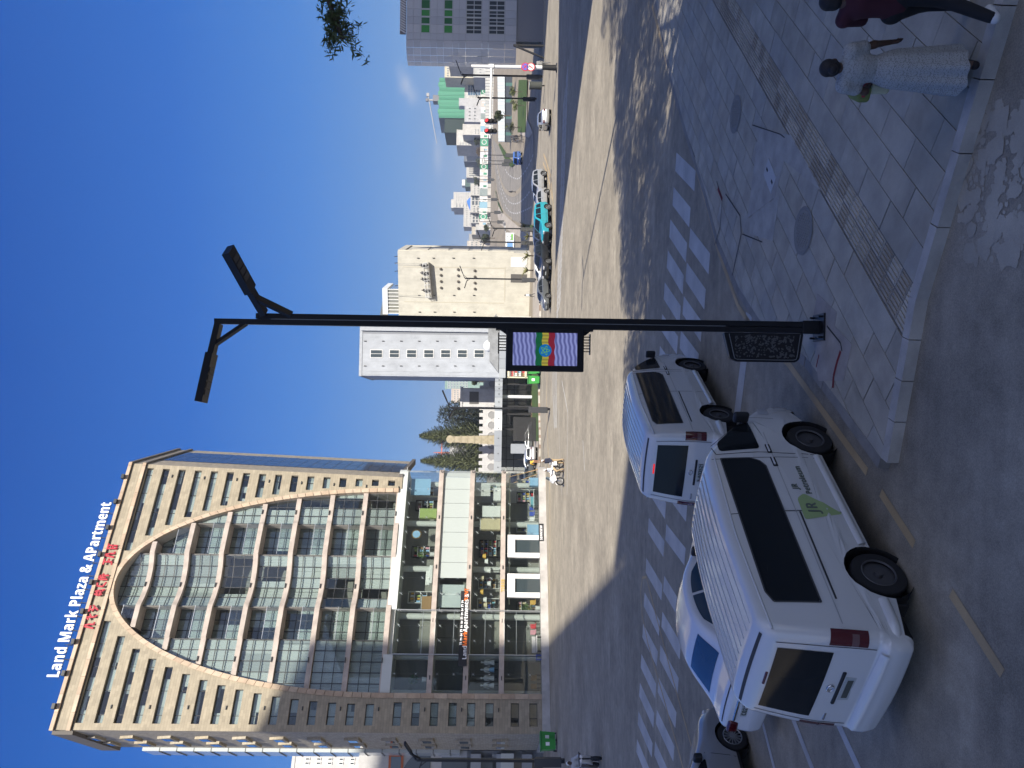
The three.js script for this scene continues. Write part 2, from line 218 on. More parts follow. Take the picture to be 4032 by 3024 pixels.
{ // other road paint
  const gl = a => a.map(p => W(p[0], p[1]));
  const ln = (name, pts, w, m, dash, gap) => obj(name, ribbon(gl(pts), w, 0.006, dash, gap), m, road);
  ln('edge_line', [[13.4, 27.2], [11.5, 25.6], [9.4, 23.75], [7.1, 21.75], [4.6, 19.45], [3.2, 18.3], [1.75, 16.7], [0.95, 15.2], [0.45, 13.75], [-1.15, 10.7]], 0.13, mYellow);
  ln('lane_dash', [[-1.38, 10.3], [-1.9, 9.45]], 0.13, mYellow); ln('lane_dash', [[-2.28, 8.66], [-2.85, 7.75]], 0.13, mYellow); ln('lane_dash', [[-3.3, 6.95], [-3.9, 5.95]], 0.13, mYellow);
  ln('stop_line', [[1.52, 15.95], [0.3, 16.35], [-0.95, 16.8]], 0.4, mWhite);
  ln('lane_line', [[-5.9, 15.4], [-7.4, 13.6], [-9, 11.6]], 0.12, mWhite); ln('lane_line', [[-5.2, 14.2], [-6.12, 12.42], [-7.3, 10.4]], 0.15, mWhite); ln('lane_line', [[-4.4, 12.7], [-5.33, 10.83], [-6.5, 8.4]], 0.15, mWhite);
  ln('median_loop_line', [[-12.6, 15.4], [-11.2, 18.9], [-10.3, 21.3], [-9.45, 23.9], [-8.75, 26.2], [-8.1, 27.4], [-7.35, 27.75], [-6.8, 27.4], [-6.6, 26.7], [-7.3, 25.2], [-8.4, 22.65], [-9.3, 20.4], [-10.6, 17.4]], 0.09, mYellow);
  const r1b = zoomed(2050, 1500, 0.2712);
  ln('gutter_line', [[390, -200], [375, 200], [385, 600], [400, 1000], [425, 1659], [425, 2400], [415, 3400]].map(p => { const q = gp(...r1b(...p)); return [q.x, -q.z]; }), 0.5, mYellow);
  ln('lane_line', [[600, 0], [685, 450], [680, 800], [675, 1659]].map(p => { const q = gp(...r1b(...p)); return [q.x, -q.z]; }), 0.16, mWhite);
  ln('lane_line', [[545, 400], [570, 1100], [600, 1659]].map(p => { const q = gp(...r1b(...p)); return [q.x, -q.z]; }), 0.14, mWhite);
  for (let i = 0; i < 4; i++) ln('crossing_bar', [[470 + i * 17, -700], [470 + i * 17, 200], [490 + i * 12, 680]].map(p => { const q = gp(...r1b(...p)); return [q.x, -q.z]; }), 0.45, mWhite);
  ln('lane_dash', [[905, 860], [930, 1300]].map(p => { const q = gp(...r1b(...p)); return [q.x, -q.z]; }), 0.15, mWhite);
  const c2 = zoomed(2060, 600, 0.3918);
  ln('median_line', [[205, 20], [230, 80], [275, 240], [300, 480], [330, 900], [330, 1600]].map(p => { const q = gp(...c2(...p)); return [q.x, -q.z]; }), 0.4, mYellow);
  ln('median_line', [[200, 105], [240, 200], [270, 330], [295, 480]].map(p => { const q = gp(...c2(...p)); return [q.x, -q.z]; }), 0.4, mYellow);
}

// the corner pavement: kerb stones, concrete pavers laid in running bond, a ribbed guiding strip
const walkPts = [[2575, -90], [2581, 0], [2606, 123], [2641, 298], [2699, 506], [2781, 768], [2826, 940], [2907, 1130], [2989, 1257], [3172, 1406], [3320, 1600], [3470, 1805], [3498, 1645], [3526, 1486], [3554, 1326], [3582, 1166], [3664, 879], [3747, 592], [3829, 305], [3911, 18], [3990, -260]].map(p => { const q = gp(...p, 0.15); return [q.x, -q.z]; });
walkPts.push([9, 6.2], [24, 12], [24, 36]);
const walkPoly = ccw(walkPts);
const sidewalk = struct('sidewalk', slab(walkPoly, 0.0, 0.135), mat('mortar', [0.14, 0.135, 0.125], { tex: 'grain' }), 2);
{
  const r = rng(7), e1 = [0.69, 0.724], e2 = [0.724, -0.69], O = [1.07, 9.96];
  const pav = [0, 1, 2, 3, 4].map(k => mat('paver_' + ['grey', 'pale', 'warm', 'cool', 'dark'][k], [[0.455, 0.42, 0.345], [0.485, 0.45, 0.37], [0.465, 0.42, 0.335], [0.44, 0.415, 0.355], [0.415, 0.38, 0.305]][k], { tex: 'grain', bump: 0.003 }));
  const tac = mat('tactile_tan', [0.52, 0.475, 0.38], { tex: 'grain', bump: 0.004 });
  const tac2 = mat('tactile_pale', [0.58, 0.53, 0.43], { tex: 'grain', bump: 0.004 }), tac3 = mat('tactile_brown', [0.42, 0.37, 0.29], { tex: 'grain', bump: 0.004 }); const list = [], tl = [], L = 0.86, Wd = 0.43, gap = 0.006;
  const at = (a, b) => [O[0] + e1[0] * a + e2[0] * b, O[1] + e1[1] * a + e2[1] * b];
  const rect = (a0, a1, b0, b1) => ccw([at(a0, b0), at(a1, b0), at(a1, b1), at(a0, b1)]);
  for (let j = -18; j < 18; j++) { let b0 = j * Wd; if (j >= 0) b0 += 0.62; const b1 = b0 + Wd; for (let i = -12; i < 34; i++) { const a0 = i * L + (j & 1 ? L / 2 : 0) + (r() - 0.5) * 0.02; const c = clipPoly(walkPoly, rect(a0 + gap, a0 + L - gap, b0 + gap, b1 - gap)); const ar = Math.abs(area(c)); if (c.length < 3 || ar < 0.02) continue; const m = at(a0, b0), dist = Math.hypot(m[0], m[1]); list.push({ g: slab(ccw(c), 0.1, 0.148 + r() * 0.004), m: pav[Math.floor(r() * 5)], a: ar / dist / dist * ((m[0] / m[1] < 0.52) ? 1 : 0.01), s: 1.3 + (Math.floor(r() * 3)) * 0.31 }); } }
  pieces(sidewalk, 'paver', list);
  for (let i = -3; i < 40; i++) for (const k of [0, 1]) { const a0 = i * 0.3, b0 = 0.01 + k * 0.3; const c = clipPoly(walkPoly, rect(a0 + 0.009, a0 + 0.291, b0 + 0.009, b0 + 0.291)); if (c.length < 3 || Math.abs(area(c)) < 0.01) continue; const gs = [slab(ccw(c), 0.1, 0.14)]; for (let q = 0; q < 4; q++) { const rb = clipPoly(walkPoly, rect(a0 + 0.03, a0 + 0.27, b0 + 0.03 + q * 0.066, b0 + 0.065 + q * 0.066)); if (rb.length > 2) gs.push(slab(ccw(rb), 0.138, 0.156)); } tl.push({ g: merge(gs), m: [tac, tac2, tac3][Math.floor(hash(i + 50, k, 6) * 3)], a: 1 / (6 + i), s: 1.7 }); }
  pieces(sidewalk, 'ribbed_tile', tl);
  // kerb stones
  const edge = walkPts.slice(0, 21), near = []; const n = edge.length;
  let cx = 0, cy = 0; for (const p of walkPts) { cx += p[0] / walkPts.length; cy += p[1] / walkPts.length; }
  const curve = []; for (let i = 0; i < n - 1; i++) { const a = edge[i], b = edge[i + 1], L2 = Math.hypot(b[0] - a[0], b[1] - a[1]), k = Math.max(1, Math.round(L2 / 0.9)); for (let q = 0; q < k; q++) curve.push([[a[0] + (b[0] - a[0]) * q / k, a[1] + (b[1] - a[1]) * q / k], [a[0] + (b[0] - a[0]) * (q + 1) / k, a[1] + (b[1] - a[1]) * (q + 1) / k], i]); }
  const ks = curve.map(([a, b, i]) => { let nx = b[1] - a[1], ny = -(b[0] - a[0]); const l = Math.hypot(nx, ny); nx /= l; ny /= l; if (nx * ((a[0] + b[0]) / 2 - cx) + ny * ((a[1] + b[1]) / 2 - cy) < 0) { nx = -nx; ny = -ny; } const ux = (b[0] - a[0]) / l * 0.006, uy = (b[1] - a[1]) / l * 0.006, o = 0.16; return { g: slab(ccw([[a[0] + ux, a[1] + uy], [b[0] - ux, b[1] - uy], [b[0] - ux + nx * o, b[1] - uy + ny * o], [a[0] + ux + nx * o, a[1] + uy + ny * o]]), -0.02, 0.145 + r() * 0.012), m: i > 10 ? mKerb : mKerbDark, s: 1.1 }; });
  pieces(sidewalk, 'kerb_stone', ks);
}
// covers, hatch and marks on the pavement
function manhole(tx, ty, rx, label, cond) {
  const p = gp(tx, ty, 0.15), t = thing('manhole_cover', label, 'manhole cover', [p.x, 0.15, p.z], 0.6);
  const m = mat('cast_iron', [0.33, 0.31, 0.27], { tex: 'grain', rough: 0.7, metal: 0.2 });
  obj('rim', new THREE.RingGeometry(rx * 0.92, rx * 1.1, 40).rotateX(-PI / 2).translate(0, 0.012, 0), mat('iron_rim', [0.24, 0.225, 0.2], { rough: 0.7, metal: 0.4 }), t);
  const gs = [cyl(rx * 0.91, rx * 0.91, 0.012, 0, 0, 0, 40)]; for (let i = -5; i <= 5; i++) { const h = Math.sqrt(Math.max(0, rx * rx * 0.72 - (i * rx * 0.15) ** 2)); for (let k = -4; k <= 4; k++) if (Math.abs(k * rx * 0.2) < h) gs.push(bx(rx * 0.12, 0.006, rx * 0.06, k * rx * 0.2, 0.015, i * rx * 0.15)); }
  obj('lid', gs, m, t); return t;
}
manhole(3164, 908, 0.36, 'round iron manhole cover in bare paving beside the ribbed strip');
manhole(2897, 450, 0.36, 'round iron manhole cover far along the pavement in a pale streak');
{
  const p = gp(3033, 692, 0.15), t = thing('access_hatch', 'white rectangular plastic access hatch set in a concrete patch', 'hatch', [p.x, 0.156, p.z], 0.72);
  obj('lid', rbx(0.62, 0.02, 0.36, 0.008), mat('hatch_white', [0.55, 0.55, 0.54], { tex: 'grain', rough: 0.6 }), t);
  for (const s of [-1, 1]) obj('handle_slot', bx(0.1, 0.006, 0.05, 0.2 * s, 0.011, 0), mat('slot_dark', [0.05, 0.05, 0.05]), t);
  const patch = (pts, h, key, rgb, nm) => { const c = pts.map(q => { const a = gp(...q, 0.15); return [a.x, -a.z]; }); obj(nm, slab(ccw(c), 0.12, h), mat(key, rgb, { tex: 'grain', bump: 0.003 }), sidewalk, 1.2); };
  const r6 = zoomed(2600, 0, 0.904), P6 = l => l.map(q => r6(...q));
  patch(P6([[430, 560], [575, 590], [700, 830], [540, 700], [500, 860], [380, 950]]), 0.1545, 'concrete_patch', [0.45, 0.43, 0.385], 'concrete_patch');
  patch(P6([[390, 950], [520, 850], [490, 1050], [395, 1020]]), 0.1550, 'concrete_patch', [0.45, 0.43, 0.385], 'concrete_patch');
  patch(P6([[685, 1280], [770, 1360], [760, 1420], [835, 1500], [800, 1659], [690, 1659], [660, 1420]]), 0.1552, 'screed_patch', [0.40, 0.365, 0.33], 'screed_patch');
  const crack = (l, w, key, rgb, nm) => { const pts = P6(l).map(q => gp(...q, 0)); const rr = []; for (const g of ribbon(pts, w, 0.158)) rr.push(g); obj(nm, rr, mat(key, rgb, { tex: 'grain' }), sidewalk); };
  crack([[275, 790], [300, 870], [290, 990], [265, 1070]], 0.03, 'crack_dark', [0.05, 0.048, 0.045], 'crack'); crack([[315, 845], [380, 940], [385, 1020], [345, 1200]], 0.035, 'crack_dark', [0, 0, 0], 'crack'); crack([[435, 545], [560, 585], [580, 600]], 0.022, 'crack_dark', [0, 0, 0], 'crack'); crack([[390, 1020], [480, 1055]], 0.025, 'crack_dark', [0, 0, 0], 'crack');
  crack([[280, 820], [300, 870]], 0.09, 'red_paint', [0.22, 0.02, 0.025], 'red_paint_mark'); crack([[832, 1530], [815, 1580], [800, 1640], [797, 1690]], 0.06, 'red_paint', [0, 0, 0], 'red_paint_mark'); crack([[735, 1545], [722, 1600]], 0.03, 'red_paint', [0, 0, 0], 'red_paint_mark'); crack([[770, 1420], [832, 1495], [838, 1530]], 0.03, 'crack_dark', [0, 0, 0], 'crack');
  const y6 = l => P6(l).map(q => gp(...q)); // pale dried cement on the asphalt of the lower lane
  const rr = rng(91), blots = []; for (let i = 0; i < 240; i++) { const a = 1280 + rr() * 330, b = 440 + rr() * 700; const q = gp(...r6(a + (b - 700) * 0.1, b)); const n = 9, R = 0.02 + rr() * rr() * 0.15, c = []; for (let k = 0; k < n; k++) { const t = k / n * 2 * PI, R2 = R * (0.6 + rr() * 0.6); c.push([q.x + Math.cos(t) * R2, -q.z + Math.sin(t) * R2]); } blots.push(sheet(ccw(c), 0.003 + i * 0.00002)); }
  obj('cement_stain', blots, mat('cement_stain', [0.47, 0.425, 0.335], { tex: 'grain' }), road);
}

// ================================================================ the tall plaza and apartment building
{
  const A = dp(2001, 2889, 73.4), B = dp(2119, 1864, 88.0); A.y = B.y = 0;
  const D = B.clone().sub(A), LEN = D.length(); D.normalize();
  const turn = Math.atan2(-D.z, D.x); // local +x along the front, local +z towards the street
  const bld = thing('apartment_tower', 'tall cream tiled tower with a glazed arch and roof lettering', 'building', A, turn);
  const cream = mat('cream_tile', [0.385, 0.335, 0.25], { tex: 'courses', rough: 0.7 }), grey = mat('side_tile', [0.40, 0.36, 0.29], { tex: 'courses', rough: 0.75 });
  const tan = [mat('arch_tan', [0.53, 0.405, 0.285], { tex: 'grain', rough: 0.6 }), mat('arch_tan_light', [0.57, 0.45, 0.33], { tex: 'grain', rough: 0.6 }), mat('arch_tan_deep', [0.49, 0.365, 0.255], { tex: 'grain', rough: 0.6 })];
  const slabM = mat('slab_pink', [0.50, 0.43, 0.38], { tex: 'grain', rough: 0.7 }), dark = mat('frame_dark', [0.045, 0.048, 0.05], { rough: 0.5, metal: 0.3 });
  const glass = mat('green_glass', [0.84, 0.875, 0.865], { transmission: 1, thickness: 0, rough: 0.02, ior: 1.5 }), curt = [mat('curtain_pale', [0.46, 0.485, 0.475], { rough: 0.9, side: THREE.DoubleSide }), mat('curtain_grey', [0.33, 0.35, 0.35], { rough: 0.9, side: THREE.DoubleSide })];
  const room = mat('room_wall', [0.24, 0.235, 0.22]), roomMid = mat('room_mid', [0.22, 0.22, 0.2]), tint = mat('tinted_pane', [0.04, 0.055, 0.06], { rough: 0.04, phys: 1, clearcoat: 1 });
  const sR = y => 26.55 + Math.max(0, y - 16.4) * (1.3 / 30.6); // the right edge leans outward
  const EC = 14.12, EA = 11.05, EB = 28.95, EY = 16.4, TW = 0.47;
  const el = (k, t) => [EC + (EA - k) * Math.cos(t), EY + (EB - k) * Math.sin(t)];
  const archS = (y, sgn, k = 0) => { const q = (y - EY) / (EB - k); return q <= 0 ? EC + sgn * (EA - k) : q >= 1 ? EC : EC + sgn * (EA - k) * Math.sqrt(1 - q * q); };
  const TOP = 47.0, r = rng(21);
  // window openings of the flanks: [s0,s1,y0,y1]
  const wins = []; const tops = []; for (let i = 0; i < 16; i++) tops.push(45.0 - 1.82 * i); for (let j = 0; j < 6; j++) tops.push(15.05 - 1.77 * j); tops.push(3.76, 1.97);
  tops.forEach((y, i) => {
    const lo = y - 0.78; const e = i < 1 ? 10.2 : archS(lo, -1) - 0.55; if (i < 22) wins.push([0.62, i < 16 ? Math.max(2.55, e) : 2.72, lo, y]); else wins.push([0.62, 2.72, lo, y]);
    if (i < 16) { const s0 = i < 1 ? 17.6 : archS(lo, 1) + 0.32, s1 = sR(lo) - 0.42; if (s1 - s0 > 0.3) wins.push([s0, s1, lo, y]); }
  });
  // front wall with its openings: outline minus arch
  const wallL = [[0, 0]]; const outer = [[0, 0], [3.15, 0], [3.07, EY]]; for (let i = 0; i <= 60; i++) { const t = PI - PI * i / 60; outer.push(el(0, t)); } outer.push([EC + EA, 16.1], [sR(16.1), 16.1], [sR(TOP), TOP], [0, TOP]);
  const holes = wins.map(w => [[w[0], w[2]], [w[0], w[3]], [w[1], w[3]], [w[1], w[2]]]);
  obj('front_wall', extr(outer, 0.4, holes).translate(0, 0, -0.4), cream, bld, 4.3);
  wins.forEach((w, i) => {
    const [a, b, y0, y1] = w, wd = b - a; const fr = [bx0(a, b, y0, y0 + 0.05, -0.36, -0.28), bx0(a, b, y1 - 0.05, y1, -0.36, -0.28), bx0(a, a + 0.05, y0, y1, -0.36, -0.28), bx0(b - 0.05, b, y0, y1, -0.36, -0.28)]; const rightSide = a > 14; const mx = rightSide ? b - 0.75 : a + 0.78; if (wd > 1.4) fr.push(bx0(mx - 0.03, mx + 0.03, y0, y1, -0.36, -0.28)); for (let s = mx + (rightSide ? -2.2 : 2.2); rightSide ? s > a + 0.6 : s < b - 0.6; s += rightSide ? -2.2 : 2.2) fr.push(bx0(s - 0.025, s + 0.025, y0, y1, -0.36, -0.28));
    const f = obj('window', fr, dark, bld); obj('pane', bx0(a, b, y0, y1, -0.335, -0.325), glass, f);
    const cg = []; let s = a; while (s < b) { const e = Math.min(b, s + 0.5 + r() * 1.6), drop = r() < 0.72 ? 1 : r() * 0.6; if (r() < 0.8 && !(i > 37)) obj('blind', bx0(s + 0.02, e, y1 - (y1 - y0) * drop, y1, -0.46, -0.43), curt[r() < 0.7 ? 0 : 1], f); s = e; }
  });
  // ribs, caps and band at the top
  const caps = []; for (let k = 0; k < 2; k++) { const y0 = k ? 45.12 : 46.72, h = 0.36; let s = -0.1, n = 0; while (s < sR(y0) + 0.05) { const e = Math.min(sR(y0) + 0.1, s + 1.62); caps.push({ g: bx0(s + 0.012, e - 0.012, y0, y0 + h, -0.1, 0.24), m: tan[n++ % 3] }); s = e; } obj('cap_shadow_gap', bx0(0, sR(y0), y0 - 0.07, y0, -0.1, 0.06), dark, bld); }  // dark strip under each cap row is its shadow, painted in
  pieces(bld, 'cap_tile', caps);
  // arch surround: tiles along the left leg and round the curve
  const tiles = []; for (let i = 0; i < 12; i++) { const y0 = 0.72 + i * 1.31; tiles.push({ g: bx0(3.07, 3.07 + TW, y0 + 0.012, y0 + 1.298, -0.35, 0.13), m: tan[(i * 7) % 3] }); }
  { let acc = []; const N = 900; let L = 0, last = el(0, PI), seg = [PI]; for (let i = 1; i <= N; i++) { const t = PI - PI * i / N, p = el(0, t); L += Math.hypot(p[0] - last[0], p[1] - last[1]); last = p; if (L >= 0.83) { seg.push(t); L = 0; } } if (seg[seg.length - 1] > 0.01) seg.push(0);
    for (let i = 0; i < seg.length - 1; i++) { const t0 = seg[i] - 0.0009, t1 = seg[i + 1] + 0.0009, m = (t0 + t1) / 2; tiles.push({ g: extr([el(0, t0), el(0, m), el(0, t1), el(TW, t1), el(TW, m), el(TW, t0)], 0.5).translate(0, 0, -0.36), m: tan[Math.floor(hash(i, 3, 5) * 3)] }); } }
  pieces(bld, 'arch_tile', tiles);
  // reveal of the arch and rooms behind
  const bk = 64, rev = []; { const pos = [], idx = []; for (let i = 0; i <= bk; i++) { const p = el(TW, PI - PI * i / bk); pos.push(p[0], p[1], -0.3, p[0], p[1], -2.6); } for (let i = 0; i < bk; i++) { const a = i * 2; idx.push(a, a + 1, a + 2, a + 1, a + 3, a + 2); } const g = new THREE.BufferGeometry(); g.setAttribute('position', new THREE.Float32BufferAttribute(pos, 3)); g.setIndex(idx); g.computeVertexNormals(); rev.push(norm(g)); }
  obj('arch_reveal', rev, mat('reveal_grey', [0.34, 0.32, 0.29]), bld);
  const Z = [[3.4, 8.6, -0.45, 5], [8.6, 11.9, -1.55, 3], [11.9, 17.45, 0, 5], [17.45, 20.95, -1.55, 3], [20.95, 24.8, -0.45, 4]];
  const gz = s => { if (s >= 11.9 && s <= 17.45) { const q = (s - 14.675) / 2.775; return -0.5 - 0.75 * (1 - q * q); } if ((s > 8.6 && s < 11.9) || (s > 17.45 && s < 20.95)) return -1.55; return -0.45; };
  const ez = s => { if (s >= 11.9 && s <= 17.45) { const q = (s - 14.675) / 2.775; return 0.02 - 0.75 * (1 - q * q); } if ((s > 8.6 && s < 11.9) || (s > 17.45 && s < 20.95)) return 0.02; return -0.12; };
  const ellP = []; for (let i = 0; i < 80; i++) ellP.push(el(TW + 0.02, i / 80 * 2 * PI)); const archClip = p => { const c = clipPoly(ccw(p), ellP); return c.length > 2 && Math.abs(area(c)) > 0.03 ? c : null; };
  const panes = [], F0 = [16.6, 20.25, 23.9, 27.55, 31.2, 34.85, 38.5, 42.15]; let pc = 0;
  const strip = (poly, z) => { const g = extr(ccw(poly), 0.012); const p = g.attributes.position; for (let i = 0; i < p.count; i++) p.setZ(i, p.getZ(i) + z(p.getX(i))); g.computeVertexNormals(); return g; };
  F0.forEach((y0, fl) => {
    const y1 = fl < 7 ? F0[fl + 1] - 0.45 : 45.4, bars = [], cu = [[], []];
    for (const [s0, s1, zz, n] of Z) {
      const w = (s1 - s0) / n;
      for (let c = 0; c < n; c++) for (let q = 0; q < 3; q++) { const a = s0 + c * w, yb = y0 + (y1 - y0) * q / 3, yt = y0 + (y1 - y0) * (q + 1) / 3; const poly = archClip([[a + 0.03, yb + 0.03], [a + w - 0.03, yb + 0.03], [a + w - 0.03, yt - 0.03], [a + 0.03, yt - 0.03]]); if (!poly) continue; const open = hash(c + fl * 9, q, 17) < 0.02; const g = strip(poly, gz); if (open) g.translate(0, 0, 0.2); panes.push({ g, m: glass, a: Math.abs(area(poly)) + (open ? 1 : 0) }); pc++; }
      for (let c = 0; c <= n; c++) { const a = s0 + c * w; const p = archClip([[a - 0.035, y0], [a + 0.035, y0], [a + 0.035, y1], [a - 0.035, y1]]); if (p) { const g = extr(ccw(p), 0.09); const zc = gz(a + (c === 0 ? 0.01 : c === n ? -0.01 : 0)); bars.push(g.translate(0, 0, zc - 0.05)); } }
      for (let q = 0; q <= 3; q++) { const yy = y0 + (y1 - y0) * q / 3; for (let c = 0; c < n; c++) { const p = archClip([[s0 + c * w, yy - 0.03], [s0 + (c + 1) * w, yy - 0.03], [s0 + (c + 1) * w, yy + 0.03], [s0 + c * w, yy + 0.03]]); if (p) { const g = extr(ccw(p), 0.08), P = g.attributes.position; for (let i = 0; i < P.count; i++) P.setZ(i, P.getZ(i) + gz(Math.min(s1 - 0.01, Math.max(s0 + 0.01, P.getX(i)))) - 0.045); g.computeVertexNormals(); bars.push(g); } } }
      // curtains hanging behind the glass, pleated
      let s = s0; while (s < s1) { const e = Math.min(s1, s + 0.9 + r() * 1.5); if (r() < 0.86) { const n2 = Math.ceil((e - s) / 0.09), P = [], I = []; for (let i = 0; i <= n2; i++) { const x = s + (e - s) * i / n2, z = gz(Math.min(s1 - 0.01, Math.max(s0 + 0.01, x))) - 0.2 + 0.035 * Math.sin(i * 1.9 + fl) + 0.02 * r(); const yt = Math.min(y1, archTop(x)); if (yt < y0 + 0.3) { P.push(x, y0, z, x, y0 + 0.01, z); } else P.push(x, y0, z, x, yt, z); } for (let i = 0; i < n2; i++) { const a = i * 2; I.push(a, a + 2, a + 1, a + 1, a + 2, a + 3); } const g = new THREE.BufferGeometry(); g.setAttribute('position', new THREE.Float32BufferAttribute(P, 3)); g.setIndex(I); g.computeVertexNormals(); cu[r() < 0.75 ? 0 : 1].push(norm(g)); } s = e; }
    }
    const fg = obj('window_grid', bars, dark, bld); cu.forEach((l, k) => l.length && obj('curtain', l, curt[k], fg));
    // floor edge
    const pts = []; const lo = archS(y0, -1, TW), hi = archS(y0, 1, TW); const P = [], N = 60; for (let i = 0; i <= N; i++) { const s = lo + (hi - lo) * i / N; P.push([s, ez(s)]); } const shape = [...P, [hi, -2.6], [lo, -2.6]]; const g = extr(ccw(shape), 0.5); g.rotateX(PI / 2); g.translate(0, y0 + 0.03, 0); const sl = obj('floor_edge', g, slabM, bld);
    // balconies: dark return walls and glass balustrades
    for (const [s0, s1] of [[8.6, 11.9], [17.45, 20.95]]) { const a = Math.max(s0, archS(y0 + 1, -1, TW) + 0.05), b = Math.min(s1, archS(y0 + 1, 1, TW) - 0.05); if (b - a < 0.5) continue; obj('balustrade', bx0(a, b, y0 + 0.04, y0 + 1.25, -0.09, -0.075), glass, sl); obj('handrail', bx0(a, b, y0 + 1.25, y0 + 1.29, -0.11, -0.055), mat('steel', [0.5, 0.52, 0.53], { rough: 0.35, metal: 0.8 }), sl); }
    for (const s of [8.6, 11.9, 17.45, 20.95]) { if (s < lo || s > hi) continue; const yt = Math.min(y1, archTop(s)); obj('return_wall', bx0(s - 0.06, s + 0.06, y0 + 0.04, yt, -1.6, -0.5), mat('reveal_grey'), sl); }
    for (const s of [6.6, 14.2, 22.2]) if (s > lo && s < hi) obj('spot_lamp', bx0(s - 0.25, s + 0.25, y0 - 0.1, y0 - 0.02, ez(s) + 0.02, ez(s) + 0.14), dark, sl);
  });
  function archTop(s) { const q = (s - EC) / (EA - TW); return Math.abs(q) >= 1 ? EY : EY + (EB - TW) * Math.sqrt(1 - q * q); }
  pieces(bld, 'pane', panes);
  obj('room_backing', [bx0(3.2, 25, 0.4, 46, -3.4, -3.2)], roomMid, bld); obj('flank_backing', extr(outer, 0.1).translate(0, 0, -1.3), room, bld);
  for (let i = 0; i < 40; i++) { const y = tops[i % 22] - 1.3, rt = i >= 22; if (i % 2 && !rt) obj('spot_lamp', bx0(1.9, 2.25, y, y + 0.09, 0, 0.12), dark, bld); if (rt && tops[i - 22] > 17 && (i % 2)) obj('spot_lamp', bx0(sR(y) - 1.5, sR(y) - 1.15, tops[i - 22] - 1.3, tops[i - 22] - 1.21, 0, 0.12), dark, bld); }
  // side faces and roof
  const S2 = 11.5; // depth of the left return
  const side = obj('side_wall', bx0(0.003, 0.4, 0, TOP - 1.9, -S2, -0.41), grey, bld, 4.3);
  for (let f = 0; f < 12; f++) for (const zz of [-4.3, -7.9]) { const y = 4 + f * 3.65; if (f < 0) continue; const g = extr([[zz - 1.3, y], [zz + 1.3, y], [zz + 0.7, y + 1.5], [zz - 0.7, y + 1.5]], 0.25); g.rotateY(-PI / 2); g.translate(0.02, 0, 0); obj('wedge_window', g, f % 2 ? grey : cream, side); obj('wedge_pane', bx0(-0.26, -0.24, y + 0.25, y + 1.1, zz - 0.7, zz + 0.7), tint, side); }
  obj('side_band', bx0(-0.35, 0.3, TOP - 1.9, TOP + 0.05, -S2, -0.42), mat('band_dark', [0.12, 0.11, 0.1]), bld);
  obj('glass_bay', [bx0(-0.35, 1.2, 9, TOP - 4.2, -S2 - 3.4, -S2 - 0.01)], mat('bay_white', [0.42, 0.46, 0.47], { rough: 0.15, phys: 1 }), bld);
  for (let f = 0; f < 18; f++) obj('bay_mullion', bx0(-0.42, 1.25, 10 + f * 1.82, 10.06 + f * 1.82, -S2 - 3.45, -S2 + 0.02), dark, bld);
  // right return, its plane turned so that a strip of dark glazing shows
  { const inv = new THREE.Matrix4().makeRotationY(-turn), away = new V3(0.035, 0, -1).normalize().applyMatrix4(inv); const at = (k, y) => [sR(y) + away.x * k, y, away.z * k]; const quad = (k0, k1, y0, y1, o = 0) => { const n = new V3(away.z, 0, -away.x).multiplyScalar(-o); const P = [at(k0, y0), at(k1, y0), at(k1, y1), at(k0, y1)].map(p => [p[0] + n.x, p[1], p[2] + n.z]); const g = new THREE.BufferGeometry(); g.setAttribute('position', new THREE.Float32BufferAttribute([...P[0], ...P[1], ...P[2], ...P[0], ...P[2], ...P[3]], 3)); g.computeVertexNormals(); return norm(g); };
    const rs = obj('right_return', [quad(0, 13, 16.1, TOP - 0.02)], mat('return_cream', [0.44, 0.39, 0.31], { tex: 'courses', side: THREE.DoubleSide }), bld, 4.3); const pl = []; for (let f = 0; f < 21; f++) for (let c = 0; c < 2; c++) pl.push({ g: quad(3.2 + c * 3.7, 6.8 + c * 3.7, 16.8 + f * 1.36, 18.1 + f * 1.36, 0.06), m: mat('blue_pane', [0.045, 0.06, 0.085], { rough: 0.06, phys: 1, specularIntensity: 0.35, side: THREE.DoubleSide }) }); pieces(rs, 'pane', pl);
    for (const [y, w] of [[46.9, 0.4], [45.3, 0.4], [16.3, 0.7]]) obj('return_cap', beam(at(0, y), at(13, y), w, 0.4), mat('band_dark'), bld); }
  obj('core', [extr(ccw([[0.45, -0.7], [2.9, -3.5], [25, -3.5], [27, -14], [0.45, -14]].map(p => [p[0], -p[1]])), TOP - 1.9).rotateX(-PI / 2)], mat('room_mid'), bld);
  for (let i = 0; i < 9; i++) obj('roof_floodlight', bx(0.5, 0.3, 0.45, 2 + i * 3.0, 46.95 + 0.2, 0.4), dark, bld);
  { const gr = []; for (let s = 5; s < 23; s += 1.4) gr.push(rod([s, TOP, 0.05], [s, TOP + 1.1, 0.05], 0.03), rod([s, TOP + 0.9, 0.05], [s, TOP + 0.1, -0.8], 0.025)); gr.push(rod([4.6, TOP + 0.75, 0.0], [23.2, TOP + 0.75, 0.0], 0.03)); obj('sign_frame', gr, dark, bld); }
  { const str = 'Land Mark Plaza & APartment'; const g = text(str, 1.15, 0.12); const w = g.boundingBox.max.x; g.scale(18.4 / w, 1, 1); g.translate(4.6, TOP + 0.72, 0.05); obj('roof_lettering', g, mat('sign_white', [0.82, 0.84, 0.85], { rough: 0.4 }), bld); }
